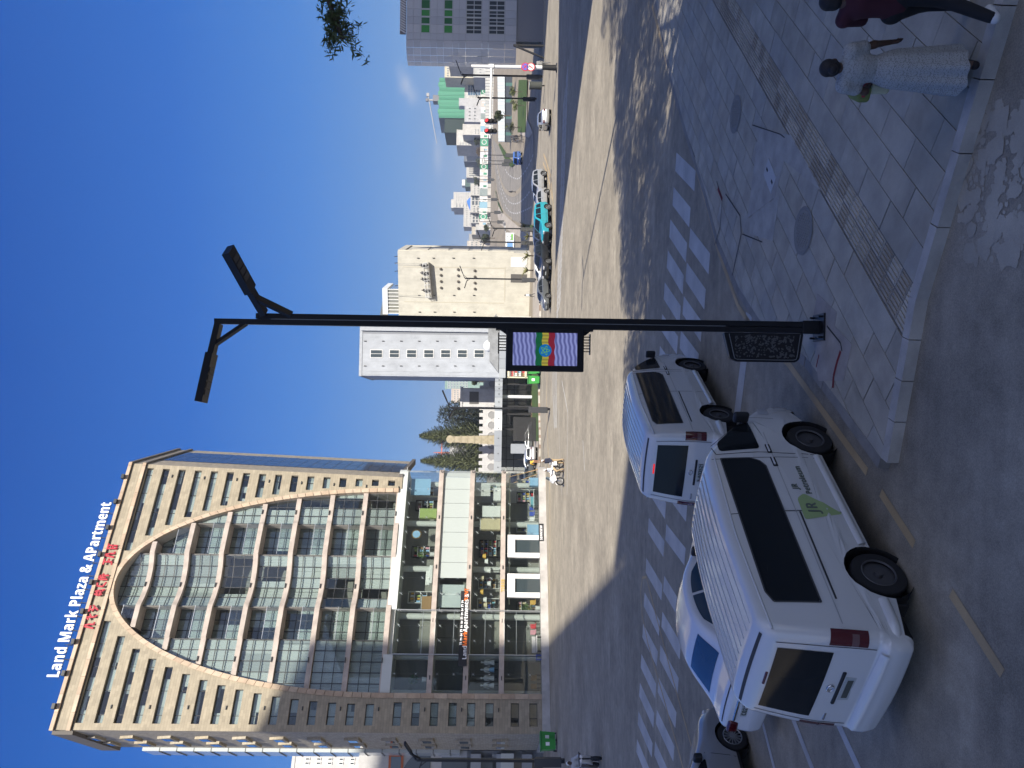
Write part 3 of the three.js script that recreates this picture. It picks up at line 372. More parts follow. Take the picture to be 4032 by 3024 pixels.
  { // red Ethiopic lettering, drawn as strokes on a 1 x 1 cell
    const L = { la: [[[0.05, 0], [0.3, 0.95], [0.45, 1], [0.62, 0.55], [0.62, 0.05]], [[0.62, 0.05], [0.85, 0.05]]], n: [[[0.1, 0.8], [0.45, 1], [0.5, 0.2], [0.7, 0]], [[0.5, 0.6], [0.85, 0.75]]], d: [[[0.1, 1], [0.85, 0.95]], [[0.5, 0.97], [0.25, 0.6], [0.75, 0.5], [0.35, 0.1]], [[0.75, 0.5], [0.95, 0.65]]], ma: [[[0.1, 0.5], [0.3, 0.9], [0.5, 0.5], [0.3, 0.2], [0.1, 0.5]], [[0.5, 0.5], [0.7, 0.9], [0.85, 0.5], [0.7, 0.2], [0.5, 0.5]], [[0.82, 0.4], [0.95, 0]]], r: [[[0.8, 0.95], [0.35, 0.9], [0.25, 0.3], [0.85, 0.05]]], k: [[[0.15, 0], [0.15, 0.85], [0.5, 1], [0.75, 0.8], [0.75, 0]], [[0.45, 1], [0.45, 0.3]], [[0.75, 0.5], [0.98, 0.6]]], p: [[[0.1, 0.95], [0.9, 0.95]], [[0.5, 0.95], [0.5, 0.1], [0.15, 0.05]], [[0.5, 0.5], [0.9, 0.45]]], za: [[[0.1, 1], [0.9, 1]], [[0.25, 1], [0.25, 0]], [[0.7, 1], [0.7, 0]], [[0.25, 0.45], [0.7, 0.45]], [[0.1, 0], [0.4, 0]]] };
    const word = ['la', 'n', 'd', ' ', 'ma', 'r', 'k', ' ', 'p', 'la', 'za'], gs = []; word.forEach((c, i) => { if (c === ' ') return; for (const st of L[c]) for (let k = 0; k < st.length - 1; k++) { const p = q => [9.3 + i * 0.82 + q[0] * 0.72, 45.62 + q[1] * 0.95, 0.33]; gs.push(beam(p(st[k]), p(st[k + 1]), 0.16, 0.12, new V3(0, 0, 1))); gs.push(new THREE.CylinderGeometry(0.08, 0.08, 0.12, 8).rotateX(PI / 2).translate(...p(st[k + 1]))); } });
    obj('red_lettering', gs, mat('sign_red', [0.42, 0.015, 0.03], { rough: 0.45 }), bld);
  }
  // ---------------- podium: four glazed storeys
  const lev = [[0.76, 4.5], [4.98, 8.0], [8.5, 11.55], [12.05, 15.75]], PR = 28.0;
  const corner = z0 => { const p = []; for (let i = 0; i <= 8; i++) { const t = i / 8 * PI * 0.42; p.push([PR - 1.2 + 1.2 * Math.sin(t), z0 - 1.2 + 1.2 * Math.cos(t)]); } return p; };
  const bandShape = z0 => [[3.54, z0], [7.2, z0], [7.2, z0 - 0.5], [11.7, z0 - 0.5], [11.7, z0], ...corner(z0), [PR + 0.4, -12], [3.54, -12]];
  for (const y of [4.45, 7.98, 11.5]) { const g = extr(ccw(bandShape(0.02).map(p => [p[0], p[1]])), 0.5); g.rotateX(PI / 2); g.translate(0, y + 0.5, 0); obj('podium_band', g, slabM, bld); for (let s = 5; s < 28; s += 5.6) obj('spot_lamp', bx0(s - 0.2, s + 0.2, y + 0.2, y + 0.28, 0.02, 0.12), dark, bld); }
  { const g = extr(ccw(bandShape(-0.1).map(p => [p[0], p[1]])), 0.95); g.rotateX(PI / 2); g.translate(0, 16.5, 0); obj('podium_fascia', g, mat('fascia_white', [0.50, 0.53, 0.51], { rough: 0.5 }), bld); }
  { const g = extr(ccw([[-0.2, 0.4], ...corner(0.5).map(p => [p[0] + 0.3, p[1]]), [PR + 0.8, -12], [-0.2, -12]]), 0.74); g.rotateX(PI / 2); g.translate(0, 0.74, 0); obj('plinth', g, mat('plinth_white', [0.52, 0.50, 0.48], { tex: 'grain', rough: 0.5 }), bld); }
  const shop = [mat('shop_floor', [0.3, 0.3, 0.28]), mat('shop_wall', [0.42, 0.435, 0.41]), mat('shop_ceiling', [0.5, 0.51, 0.49])];
  obj('shop_back_wall', bx0(3.55, PR + 0.3, 0.76, 16, -6.1, -6), shop[1], bld); obj('shop_ceilings', lev.map(([a, b]) => bx0(3.55, PR, b - 0.06, b - 0.02, -6, -0.3)), shop[2], bld);
  for (const s of [3.9, 7.4, 11.5, 16.6, 21.8, 26.6]) obj('column', cyl(0.32, 0.32, 15, s, 0.76, -1.9, 16), shop[2], bld);
  const frosted = mat('frosted_panel', [0.37, 0.41, 0.39], { rough: 0.35, phys: 1 }), sp = mat('steel'), pod = [];
  const zs = s => s > 7.2 && s < 11.7 ? -0.55 : s > PR - 1.2 ? -0.3 - 1.2 * (1 - Math.cos((s - PR + 1.2) / 1.2 * 1.3)) : -0.3;
  lev.forEach(([y0, y1], k) => { const cuts = [3.56, 5.4, 7.2, 8.7, 10.2, 11.7, 13.4, 15.1, 16.8, 18.5, 20.2, 21.9, 23.6, 25.3, 26.8, 27.5, 27.98]; for (let i = 0; i < cuts.length - 1; i++) { const a = cuts[i] + 0.015, b = cuts[i + 1] - 0.015, mid = (a + b) / 2, fro = k === 2 && (mid > 14.6); const g = strip([[a, y0], [b, y0], [b, y1], [a, y1]], zs); pod.push({ g, m: fro ? frosted : glass, a: b - a }); if (i && mid < 27) { const f = []; for (const yy of [y0 + (y1 - y0) * 0.3, y1 - 0.5]) { for (const [u, v] of [[1, 1], [-1, 1]]) f.push(rod([a - 0.16 * u, yy - 0.16 * v, zs(mid) - 0.02], [a + 0.16 * u, yy + 0.16 * v, zs(mid) - 0.02], 0.018, 0.018, 5)); f.push(bx(0.1, 0.1, 0.1, a, yy, zs(mid) - 0.03)); } obj('spider_fitting', f, sp, bld); } } });
  pieces(bld, 'shopfront_pane', pod);
  obj('entrance_frame', [bx0(7.2, 7.28, 0.76, 15.6, -0.55, -0.05), bx0(11.62, 11.7, 0.76, 15.6, -0.55, -0.05), ...[3.2, 6.4, 9.6, 12.8].map(y => bx0(7.25, 11.65, y, y + 0.06, -0.62, -0.54))], sp, bld);
  obj('white_board', bx0(12.1, 14.5, 8.7, 11.4, -0.7, -0.62), mat('board_white', [0.5, 0.54, 0.54], { rough: 0.4 }), bld);
  obj('pipe_rail', [rod([12.5, 4.0, -0.7], [PR - 1, 4.0, -0.7], 0.07), ...[14, 18, 22, 25.5].map(s => rod([s, 4.0, -0.7], [s, 4.5, -0.7], 0.05))], mat('rail_cream', [0.6, 0.58, 0.45], { rough: 0.5 }), bld);
  { const s = obj('name_board', bx0(6.1, 13.6, 8.15, 9.0, 0.06, 0.16), mat('board_black', [0.02, 0.02, 0.022], { rough: 0.35 }), bld); const w1 = text('Land', 0.42, 0.02), w2 = text('Mark', 0.42, 0.02), w3 = text('Apartments &', 0.42, 0.02), w4 = text('RENT', 0.38, 0.02); const put = (g, x, m, y = 8.2) => obj('lettering', g.translate(x, y, 0.165), m, s); put(w1, 6.7, mat('letter_white', [0.8, 0.8, 0.8])); put(w2, 8.0, mat('letter_orange', [0.75, 0.16, 0.02])); put(w3, 9.4, mat('letter_white')); put(w4, 12.55, mat('letter_orange'), 8.25); const gs = []; for (let i = 0; i < 11; i++) { const x = 8.2 + i * 0.42; gs.push(bx(0.07, 0.24, 0.02, x, 8.8, 0.17), bx(0.24, 0.07, 0.02, x + 0.05, 8.9 - (i % 3) * 0.06, 0.17), bx(0.07, 0.18, 0.02, x + 0.17, 8.8, 0.17)); } obj('lettering', gs, mat('letter_white'), s); }
  // white shop portals at street level
  for (const s of [14.3, 18.6]) { const p = obj('shop_portal', [bx0(s - 1.25, s - 0.75, 0.78, 4.2, -0.26, 0.02), bx0(s + 0.75, s + 1.25, 0.78, 4.2, -0.26, 0.02), bx0(s - 1.25, s + 1.25, 3.4, 4.2, -0.26, 0.04)], mat('portal_white', [0.72, 0.72, 0.70], { rough: 0.5 }), bld); obj('door', bx0(s - 0.75, s + 0.75, 0.78, 3.4, -0.22, -0.18), tint, p); }
  const loc = (s, y, z) => new V3(s, y, z).applyAxisAngle(new V3(0, 1, 0), turn).add(A);
  // shop fittings seen through the glass: every one a thing of its own
  const r2 = rng(77), fit = (name, label, cat, s, y, z, parts) => { const t = thing(name, label, cat, loc(s, y, z), turn); for (const [n, g, m] of parts) obj(n, g, m, t); return t; };
  const cols = { teal: [0.16, 0.36, 0.42], blue: [0.05, 0.09, 0.4], white: [0.62, 0.62, 0.6], beige: [0.5, 0.43, 0.28], amber: [0.55, 0.33, 0.06], black: [0.03, 0.03, 0.03], green: [0.3, 0.38, 0.12], red: [0.5, 0.05, 0.06], sky: [0.25, 0.42, 0.6], oak: [0.3, 0.18, 0.08], pink: [0.6, 0.3, 0.35] }; const cm = k => mat('fit_' + k, cols[k], { rough: 0.6 });
  const counter = (k, s, y, w, h, label) => fit('shop_counter', label, 'counter', s, y, -1.0, [['body', rbx(w, h, 0.5, 0.03, 0, h / 2), cm(k)], ['top', bx(w + 0.06, 0.05, 0.56, 0, h + 0.025), cm('white')]]);
  counter('sky', 20.6, 0.76, 1.6, 1.3, 'pale blue shop counter beside the white portal at street level'); counter('teal', 24.2, 0.76, 1.1, 0.9, 'teal shop counter behind the ground floor glass near the corner'); counter('sky', 26.6, 0.76, 1.0, 1.0, 'light blue counter at the glazed street corner'); counter('beige', 21.4, 5.0, 1.3, 2.2, 'tall beige cabinet on the first floor above the blue counter'); counter('white', 22.9, 5.0, 1.3, 2.0, 'tall white cabinet on the first floor beside the beige one'); counter('white', 25.0, 5.0, 1.6, 0.8, 'low white table on the first floor near the corner'); counter('green', 22.6, 12.1, 1.1, 1.9, 'green cabinet on the top podium storey'); counter('oak', 12.6, 12.1, 1.4, 1.0, 'brown desk on the top podium storey'); counter('black', 24.5, 0.76, 2.2, 0.5, 'low black display plinth on the ground floor');
  for (const [s, y, k] of [[17.2, 5.0, 'white'], [17.9, 5.0, 'amber'], [16.4, 5.0, 'white'], [15.5, 5.0, 'beige'], [14.8, 5.0, 'white'], [14.0, 5.0, 'amber'], [13.2, 5.0, 'white'], [12.5, 5.0, 'beige']]) { const h = 0.9 + r2() * 0.9; const t = fit('floor_lamp', `${k} shaded floor lamp in the first floor lamp shop`, 'lamp', s, y, -0.9 - r2() * 0.8, [['pole', cyl(0.03, 0.03, h, 0, 0, 0, 6), cm('black')], ['foot', cyl(0.16, 0.16, 0.03), cm('black')], ['shade', cyl(0.3, 0.19, 0.36, 0, h, 0, 14), cm(k)]]); t.userData.group = 'lamps in the lamp shop'; }
  for (const [s, k, y] of [[23.0, 'blue', 0.76], [23.7, 'blue', 0.76], [22.4, 'white', 0.76], [10.5, 'red', 0.76], [9.9, 'pink', 0.76], [13.0, 'amber', 0.76], [4.6, 'oak', 0.76], [5.4, 'oak', 0.76]]) fit('chair', `${k} shop chair ${s > 20 ? 'near the blue counters' : s > 12 ? 'beside the left white portal' : s > 8 ? 'in front of the entrance glazing' : 'behind the shaded left glass'}`, 'chair', s, y, -1.4, [['seat', rbx(0.5, 0.08, 0.5, 0.03, 0, 0.45), cm(k)], ['backrest', rbx(0.5, 0.5, 0.07, 0.03, 0, 0.75, -0.22), cm(k)], ...[[-1, -1], [1, -1], [-1, 1], [1, 1]].map(([a, b]) => ['leg', bx(0.05, 0.42, 0.05, a * 0.2, 0.21, b * 0.2), cm('black')])]).userData.group = 'chairs in the podium shops';
  for (const [s, k] of [[5.2, 'white'], [6.0, 'sky'], [6.7, 'white'], [4.5, 'white']]) { const t = fit('mannequin', `${k === 'sky' ? 'mannequin in a blue dress' : 'white clothed mannequin'} behind the first floor glass`, 'mannequin', s, 5.02, -0.9, [['torso', new THREE.LatheGeometry([[0, 0.78], [0.17, 0.8], [0.15, 1.02], [0.2, 1.3], [0.17, 1.42], [0.05, 1.47], [0.045, 1.53], [0.095, 1.6], [0.1, 1.7], [0.05, 1.78], [0, 1.79]].map(p => new THREE.Vector2(...p)), 14), cm('white')], ['skirt', cyl(0.27, 0.16, 0.5, 0, 0.4, 0, 14), cm(k)], ['stand', cyl(0.05, 0.05, 0.4, 0, 0, 0, 6), cm('black')], ['arm', rod([-0.2, 1.36, 0], [-0.28, 0.85, 0.06], 0.045, 0.03), cm('white')], ['arm', rod([0.2, 1.36, 0], [0.28, 0.85, 0.06], 0.045, 0.03), cm('white')]]); t.userData.group = 'mannequins behind the first floor glass'; }
  { const t = fit('chandelier', 'large ring chandelier of small lights behind the entrance glazing', 'chandelier', 9.4, 8.6, -2.2, [['stem', cyl(0.03, 0.03, 3, 0, 0.4, 0, 6), cm('black')], ['ring', new THREE.TorusGeometry(0.9, 0.04, 6, 30).rotateX(PI / 2), cm('amber')]]); const bs = []; for (let i = 0; i < 26; i++) bs.push(new THREE.SphereGeometry(0.06, 6, 5).translate(0.9 * Math.cos(i * 0.242 * 1), -0.1 - (i % 3) * 0.15, 0.9 * Math.sin(i * 0.242))); obj('bulbs', bs, mat('bulb_glow', [0.8, 0.7, 0.4], { emissive: new THREE.Color(1, 0.75, 0.35), emissiveIntensity: 0.35 }), t); }
  { const t = fit('sofa', 'curved pale sofa on the top podium storey', 'sofa', 15.8, 12.1, -1.5, [['seat', rbx(2.0, 0.4, 0.8, 0.1, 0, 0.25), cm('white')], ['backrest', rbx(2.0, 0.5, 0.25, 0.1, 0, 0.6, -0.35), cm('white')]]); }
  { const t = fit('round_mirror', 'round pale mirror with a spiked rim on the top podium storey', 'mirror', 20.2, 14.2, -1.0, [['glass', new THREE.CylinderGeometry(0.42, 0.42, 0.04, 24).rotateX(PI / 2), cm('sky')], ['rim', Array.from({ length: 14 }, (_, i) => bx(0.05, 0.14, 0.03).translate(0, 0.49, 0).rotateZ(i * 2 * PI / 14)), cm('amber')], ['bracket', bx(0.05, 0.05, 0.3, 0, 0, -0.15), cm('black')]]); }
  // lettering of the shops, shelves, plants and screens behind the podium glass
  { const g1 = text('THE FAIRY', 0.34, 0.03); obj('shop_lettering', g1.translate(16.2, 14.2, -5.95), mat('letter_brown', [0.1, 0.06, 0.05]), bld); const g2 = text('TIBEB', 0.36, 0.04); obj('shop_lettering', g2.translate(13.55, 4.5, 0.06), mat('letter_gold', [0.5, 0.36, 0.12]), bld); const sb = obj('black_sign', bx0(19.0, 21.0, 0.3, 0.86, 0.42, 0.48), mat('board_black'), bld); const g3 = text('SENNSEW', 0.26, 0.02); obj('lettering', g3.translate(19.12, 0.46, 0.485), mat('letter_white'), sb); }
  const goods = ['white', 'sky', 'pink', 'red', 'oak', 'beige', 'teal', 'amber', 'black', 'blue', 'green'], r3 = rng(99);
  const shelf = (s, y, w, h, n, label, group) => { const t = fit('display_shelf', label, 'shelf', s, y, -1.7 - r3() * 1.5, [['frame', [bx(w, 0.05, 0.4, 0, 0.03), bx(w, 0.05, 0.4, 0, h), bx(0.05, h, 0.4, -w / 2, h / 2), bx(0.05, h, 0.4, w / 2, h / 2)], cm(r3() < 0.5 ? 'white' : 'black')]]); for (let k = 1; k < n; k++) { const sh = obj('shelf_board', bx(w, 0.04, 0.4, 0, h * k / n), cm('white'), t); for (let q = 0; q < 4; q++) obj('goods', bx(w * 0.14, h / n * (0.35 + r3() * 0.45), 0.22, -w * 0.36 + q * w * 0.24, h * k / n + h / n * 0.3, 0), cm(goods[Math.floor(r3() * 11)]), sh); } t.userData.group = group; };
  for (const s of [12.6, 16.4, 22.0, 25.4, 26.9]) shelf(s, 0.76, 1.2, 2.4, 5, 'filled display shelf behind the ground floor glass', 'shelves on the plaza ground floor');
  for (const s of [12.9, 15.4, 18.9, 19.8, 26.2]) shelf(s, 5.0, 1.1, 2.3, 5, 'filled display shelf behind the first floor glass', 'shelves on the plaza first floor');
  for (const s of [13.6, 18.6, 24.4, 25.9]) shelf(s, 12.1, 1.2, 2.6, 4, 'filled display shelf on the top podium storey', 'shelves on the top podium storey');
  for (const [s, y, l] of [[17.9, 12.1, 'leafy potted plant beside the sofa on the top podium storey'], [5.0, 12.1, 'leafy potted plant behind the shaded top left podium glass'], [12.2, 0.78, 'leafy potted plant by the entrance bay']]) { const t = fit('potted_plant', l, 'plant', s, y, -0.9, [['pot', cyl(0.2, 0.27, 0.45, 0, 0, 0, 12), cm('white')], ['stem', cyl(0.03, 0.02, 0.7, 0, 0.4, 0, 6), cm('oak')]]); obj('leaves', leafCloud(rng(4 + s), [[0, 1.3, 0, 0.45, 0.5, 0.45]], 160, 0.14), leafM('pot', [0.08, 0.14, 0.04]), t); }
  fit('striped_curtain', 'pale vertical blind hanging on the first floor near the corner', 'blind', 25.6, 6.2, -0.9, Array.from({ length: 12 }, (_, i) => ['slat', bx(0.1, 1.8, 0.03, -0.75 + i * 0.135, 0.9, 0), cm('white')]));
  fit('poster_wall', 'pale blue picture panel at the glazed corner of the top podium storey', 'panel', 25.9, 13.0, -1.1, [['panel', bx(2.0, 2.2, 0.06, 0, 1.1), cm('sky')], ['frame', bx(2.1, 0.08, 0.08, 0, 2.24), cm('white')]]);
  fit('slatted_bench', 'slatted white bench on the step before the entrance', 'bench', 8.3, 0.74, 0.05, [['seat', bx(1.6, 0.06, 0.45, 0, 0.45), cm('white')], ...[0, 1, 2, 3].map(i => ['slat', bx(1.6, 0.05, 0.03, 0, 0.6 + i * 0.1, -0.22), cm('white')]), ...[-0.7, 0.7].map(x => ['leg', bx(0.06, 0.45, 0.4, x, 0.22), cm('black')])]);
  fit('blue_stool', 'small blue stool at the left end of the entrance step', 'stool', 7.0, 0.74, 0.1, [['seat', bx(0.5, 0.05, 0.4, 0, 0.5), cm('blue')], ...[[-1, -1], [1, -1], [-1, 1], [1, 1]].map(([a, b]) => ['leg', bx(0.05, 0.5, 0.05, a * 0.2, 0.25, b * 0.15), cm('blue')])]);
}

// ================================================================ vehicles
const mTyre = mat('tyre', [0.018, 0.018, 0.019], { rough: 0.9 }), mRim = mat('rim', [0.42, 0.43, 0.44], { rough: 0.35, metal: 0.8 }), mRimSteel = mat('rim_steel', [0.12, 0.12, 0.125], { rough: 0.5, metal: 0.6 });
const mGlassDark = mat('car_glass', [0.012, 0.015, 0.017], { rough: 0.06, phys: 1, specularIntensity: 0.55 }), mBlackTrim = mat('black_trim', [0.014, 0.014, 0.015], { rough: 0.55 }), mChrome = mat('chrome', [0.7, 0.7, 0.7], { rough: 0.12, metal: 1 });
const mTail = mat('tail_red', [0.085, 0.007, 0.011], { rough: 0.15, clearcoat: 1 }), mTailPale = mat('tail_pale', [0.16, 0.09, 0.09], { rough: 0.15, clearcoat: 1 }), mLamp = mat('lamp_lens', [0.55, 0.56, 0.57], { rough: 0.1, clearcoat: 1 }), mAmber = mat('amber_lens', [0.5, 0.2, 0.03], { rough: 0.15, clearcoat: 1 });
const mPlate = mat('number_plate', [0.42, 0.45, 0.44], { rough: 0.5 }), mPlateText = mat('plate_text', [0.03, 0.05, 0.04]), mSeam = mat('seam', [0.05, 0.052, 0.055], { rough: 0.8 }), mUnder = mat('underbody', [0.012, 0.012, 0.012], { rough: 0.95 }), mLens3 = mat('brake_glow', [0.6, 0.02, 0.02], { emissive: new THREE.Color(1, 0.03, 0.02), emissiveIntensity: 0.35 });
function fillet(pts) { // polyline [x,y,r] with rounded corners, densely sampled
  const out = []; const n = pts.length;
  for (let i = 0; i < n; i++) {
    const p = pts[i], r = p[2] || 0; if (!r || i === 0 || i === n - 1) { out.push([p[0], p[1]]); continue; }
    const a = pts[i - 1], b = pts[i + 1], la = Math.hypot(a[0] - p[0], a[1] - p[1]), lb = Math.hypot(b[0] - p[0], b[1] - p[1]), t = Math.min(r, la * 0.48, lb * 0.48);
    const A = [p[0] + (a[0] - p[0]) / la * t, p[1] + (a[1] - p[1]) / la * t], B = [p[0] + (b[0] - p[0]) / lb * t, p[1] + (b[1] - p[1]) / lb * t];
    for (let k = 0; k <= 6; k++) { const u = k / 6, v = 1 - u; out.push([A[0] * v * v + 2 * p[0] * u * v + B[0] * u * u, A[1] * v * v + 2 * p[1] * u * v + B[1] * u * u]); }
  }
  const res = [out[0]]; for (let i = 1; i < out.length; i++) { const a = res[res.length - 1], b = out[i], L = Math.hypot(b[0] - a[0], b[1] - a[1]); if (L < 1e-4) continue; const k = Math.max(1, Math.ceil(L / 0.14)); for (let q = 1; q <= k; q++) res.push([a[0] + (b[0] - a[0]) * q / k, a[1] + (b[1] - a[1]) * q / k]); }
  return res;
}
const tess = new TessellateModifier(0.14, 5);
function onSide(shapePts, w, off, sgn, holes) { let g = new THREE.ShapeGeometry(new THREE.Shape(shapePts.map(p => new THREE.Vector2(...p))), 4).toNonIndexed(); g.deleteAttribute('normal'); g.deleteAttribute('uv'); g = tess.modify(g); const p = g.attributes.position; for (let i = 0; i < p.count; i++) p.setZ(i, sgn * (w(p.getX(i), p.getY(i)) + off)); g = mergeVertices(g, 1e-4); if (sgn < 0) { const ix = g.index; for (let i = 0; i < ix.count; i += 3) { const t = ix.getX(i + 1); ix.setX(i + 1, ix.getX(i + 2)); ix.setX(i + 2, t); } } g.computeVertexNormals(); return norm(g); }
function sideLine(pts, w, sgn, width = 0.012, off = 0.003) { const gs = []; for (let i = 0; i < pts.length - 1; i++) { const a = pts[i], b = pts[i + 1], L = Math.hypot(b[0] - a[0], b[1] - a[1]), nx = -(b[1] - a[1]) / L * width / 2, ny = (b[0] - a[0]) / L * width / 2, k = Math.max(1, Math.ceil(L / 0.2)); for (let q = 0; q < k; q++) { const A = [a[0] + (b[0] - a[0]) * q / k, a[1] + (b[1] - a[1]) * q / k], B = [a[0] + (b[0] - a[0]) * (q + 1) / k, a[1] + (b[1] - a[1]) * (q + 1) / k]; const P = [[A[0] - nx, A[1] - ny], [B[0] - nx, B[1] - ny], [B[0] + nx, B[1] + ny], [A[0] + nx, A[1] + ny]].map(p => [p[0], p[1], sgn * (w(p[0], p[1]) + off)]); const o = sgn > 0 ? [0, 1, 2, 0, 2, 3] : [0, 2, 1, 0, 3, 2]; const g = new THREE.BufferGeometry(); g.setAttribute('position', new THREE.Float32BufferAttribute(o.flatMap(j => P[j]), 3)); g.computeVertexNormals(); gs.push(norm(g)); } } return merge(gs); }
function shell(S) {
  const path = fillet(S.profile), n = path.length, r = S.r, w = S.w, nrm = path.map((p, i) => { const a = path[Math.max(0, i - 1)], b = path[Math.min(n - 1, i + 1)], L = Math.hypot(b[0] - a[0], b[1] - a[1]); return [(b[1] - a[1]) / L, -(b[0] - a[0]) / L]; });
  const inset = path.map((p, i) => [p[0] + nrm[i][0] * r, p[1] + nrm[i][1] * r]);
  const K = 5, M = 8, row = (i, off = 0, k0 = 1) => { const p = path[i], q = nrm[i], W2 = w(inset[i][0], inset[i][1]), o = []; const put = (z, drop) => o.push([p[0] + q[0] * (drop - off), p[1] + q[1] * (drop - off), z]); for (let k = K; k > 0; k--) { const a = k / K * PI / 2; put((W2 - r + r * Math.sin(a)), r * (1 - Math.cos(a))); } for (let k = 0; k <= M; k++) { const f = 1 - 2 * k / M; put(f * (W2 - r), -(S.crown || 0.02) * (1 - f * f)); } for (let k = 1; k <= K; k++) { const a = k / K * PI / 2; put(-(W2 - r + r * Math.sin(a)), r * (1 - Math.cos(a))); } return o; };
  const grid = rows => { const m = rows[0].length, pos = rows.flat(2), idx = []; for (let i = 0; i < rows.length - 1; i++) for (let j = 0; j < m - 1; j++) { const a = i * m + j, b = a + 1, c = a + m, d = c + 1; idx.push(a, c, b, b, c, d); } const g = new THREE.BufferGeometry(); g.setAttribute('position', new THREE.Float32BufferAttribute(pos, 3)); g.setIndex(idx); g.computeVertexNormals(); return norm(g); };
  const top = grid(path.map((_, i) => row(i)));
  const sy = S.sill, R = S.arch, arc = (xc, rev) => { const a0 = Math.asin(Math.max(-1, (sy - S.wy) / R)), o = []; for (let k = 0; k <= 14; k++) { const a = a0 + (PI - 2 * a0) * k / 14; o.push([xc + R * Math.cos(a), S.wy + R * Math.sin(a)]); } return o; };
  const side = [...inset.filter((p, i) => p[1] > sy + 0.005)]; const out = [...side, ...arc(S.axles[1]), ...arc(S.axles[0])];
  const sides = [1, -1].map(s => onSide(out, w, 0, s));
  const near = q => { let b = 0, bd = 1e9; path.forEach((p, i) => { const d = (p[0] - q[0]) ** 2 + (p[1] - q[1]) ** 2; if (d < bd) { bd = d; b = i; } }); return b; };
  const patch = (A, B, f0, f1, off = 0.006) => { const i0 = near(A), i1 = near(B), rows = []; for (let i = i0; i <= i1; i++) { const p = path[i], q = nrm[i], W2 = w(inset[i][0], inset[i][1]) - r, o = []; for (let k = 0; k <= 8; k++) { const f = f0 + (f1 - f0) * k / 8; o.push([p[0] + q[0] * (-off - (S.crown || 0.02) * (1 - f * f)), p[1] + q[1] * (-off - (S.crown || 0.02) * (1 - f * f)), f * W2]); } rows.push(o); } return grid(rows.map(o => f1 > f0 ? o.reverse() : o)); };
  const corner = (A, B, a0, a1, sg, off = 0.008) => { const i0 = near(A), i1 = Math.max(near(B), near(A) + 1), rows = []; for (let i = i0; i <= i1; i++) { const p = path[i], q = nrm[i], W2 = w(inset[i][0], inset[i][1]), o = []; for (let k = 0; k <= 6; k++) { const a = a0 + (a1 - a0) * k / 6, R = r + off; o.push([p[0] + q[0] * (r - R * Math.cos(a)), p[1] + q[1] * (r - R * Math.cos(a)), sg * (W2 - r + R * Math.sin(a))]); } rows.push(sg > 0 ? o.reverse() : o); } return grid(rows); };
  return { body: [top, ...sides], patch, corner, w, path, inset };
}
function wheelParts(t, x, z, R, width, rimM, spokes = 0) {
  const wdt = width, s = Math.sign(z), o = obj('wheel', new THREE.LatheGeometry([[R * 0.62, -wdt / 2], [R * 0.93, -wdt / 2], [R, -wdt * 0.36], [R, wdt * 0.36], [R * 0.93, wdt / 2], [R * 0.62, wdt / 2]].map(p => new THREE.Vector2(...p)), 28).rotateX(PI / 2), mTyre, t); o.position.set(x, R, z);
  const gs = [new THREE.CylinderGeometry(R * 0.62, R * 0.62, 0.02, 24).rotateX(PI / 2).translate(0, 0, s * wdt * 0.22), new THREE.TorusGeometry(R * 0.6, R * 0.045, 6, 28).translate(0, 0, s * wdt * 0.46), new THREE.CylinderGeometry(R * 0.14, R * 0.17, 0.05, 14).rotateX(PI / 2).translate(0, 0, s * wdt * 0.36)];
  if (!spokes) { obj('rim', gs, rimM, o); for (let i = 0; i < 8; i++) gs.length; } else { gs.splice(0, 1); for (let i = 0; i < spokes; i++) gs.push(bx(R * 0.07, R * 0.46, 0.03).translate(0, R * 0.36, s * wdt * 0.4).rotateZ(i * 2 * PI / spokes)); obj('rim', gs, rimM, o); obj('brake_disc', new THREE.CylinderGeometry(R * 0.6, R * 0.6, 0.02, 20).rotateX(PI / 2).translate(0, 0, s * wdt * 0.05), mRimSteel, o); }
  return o;
}
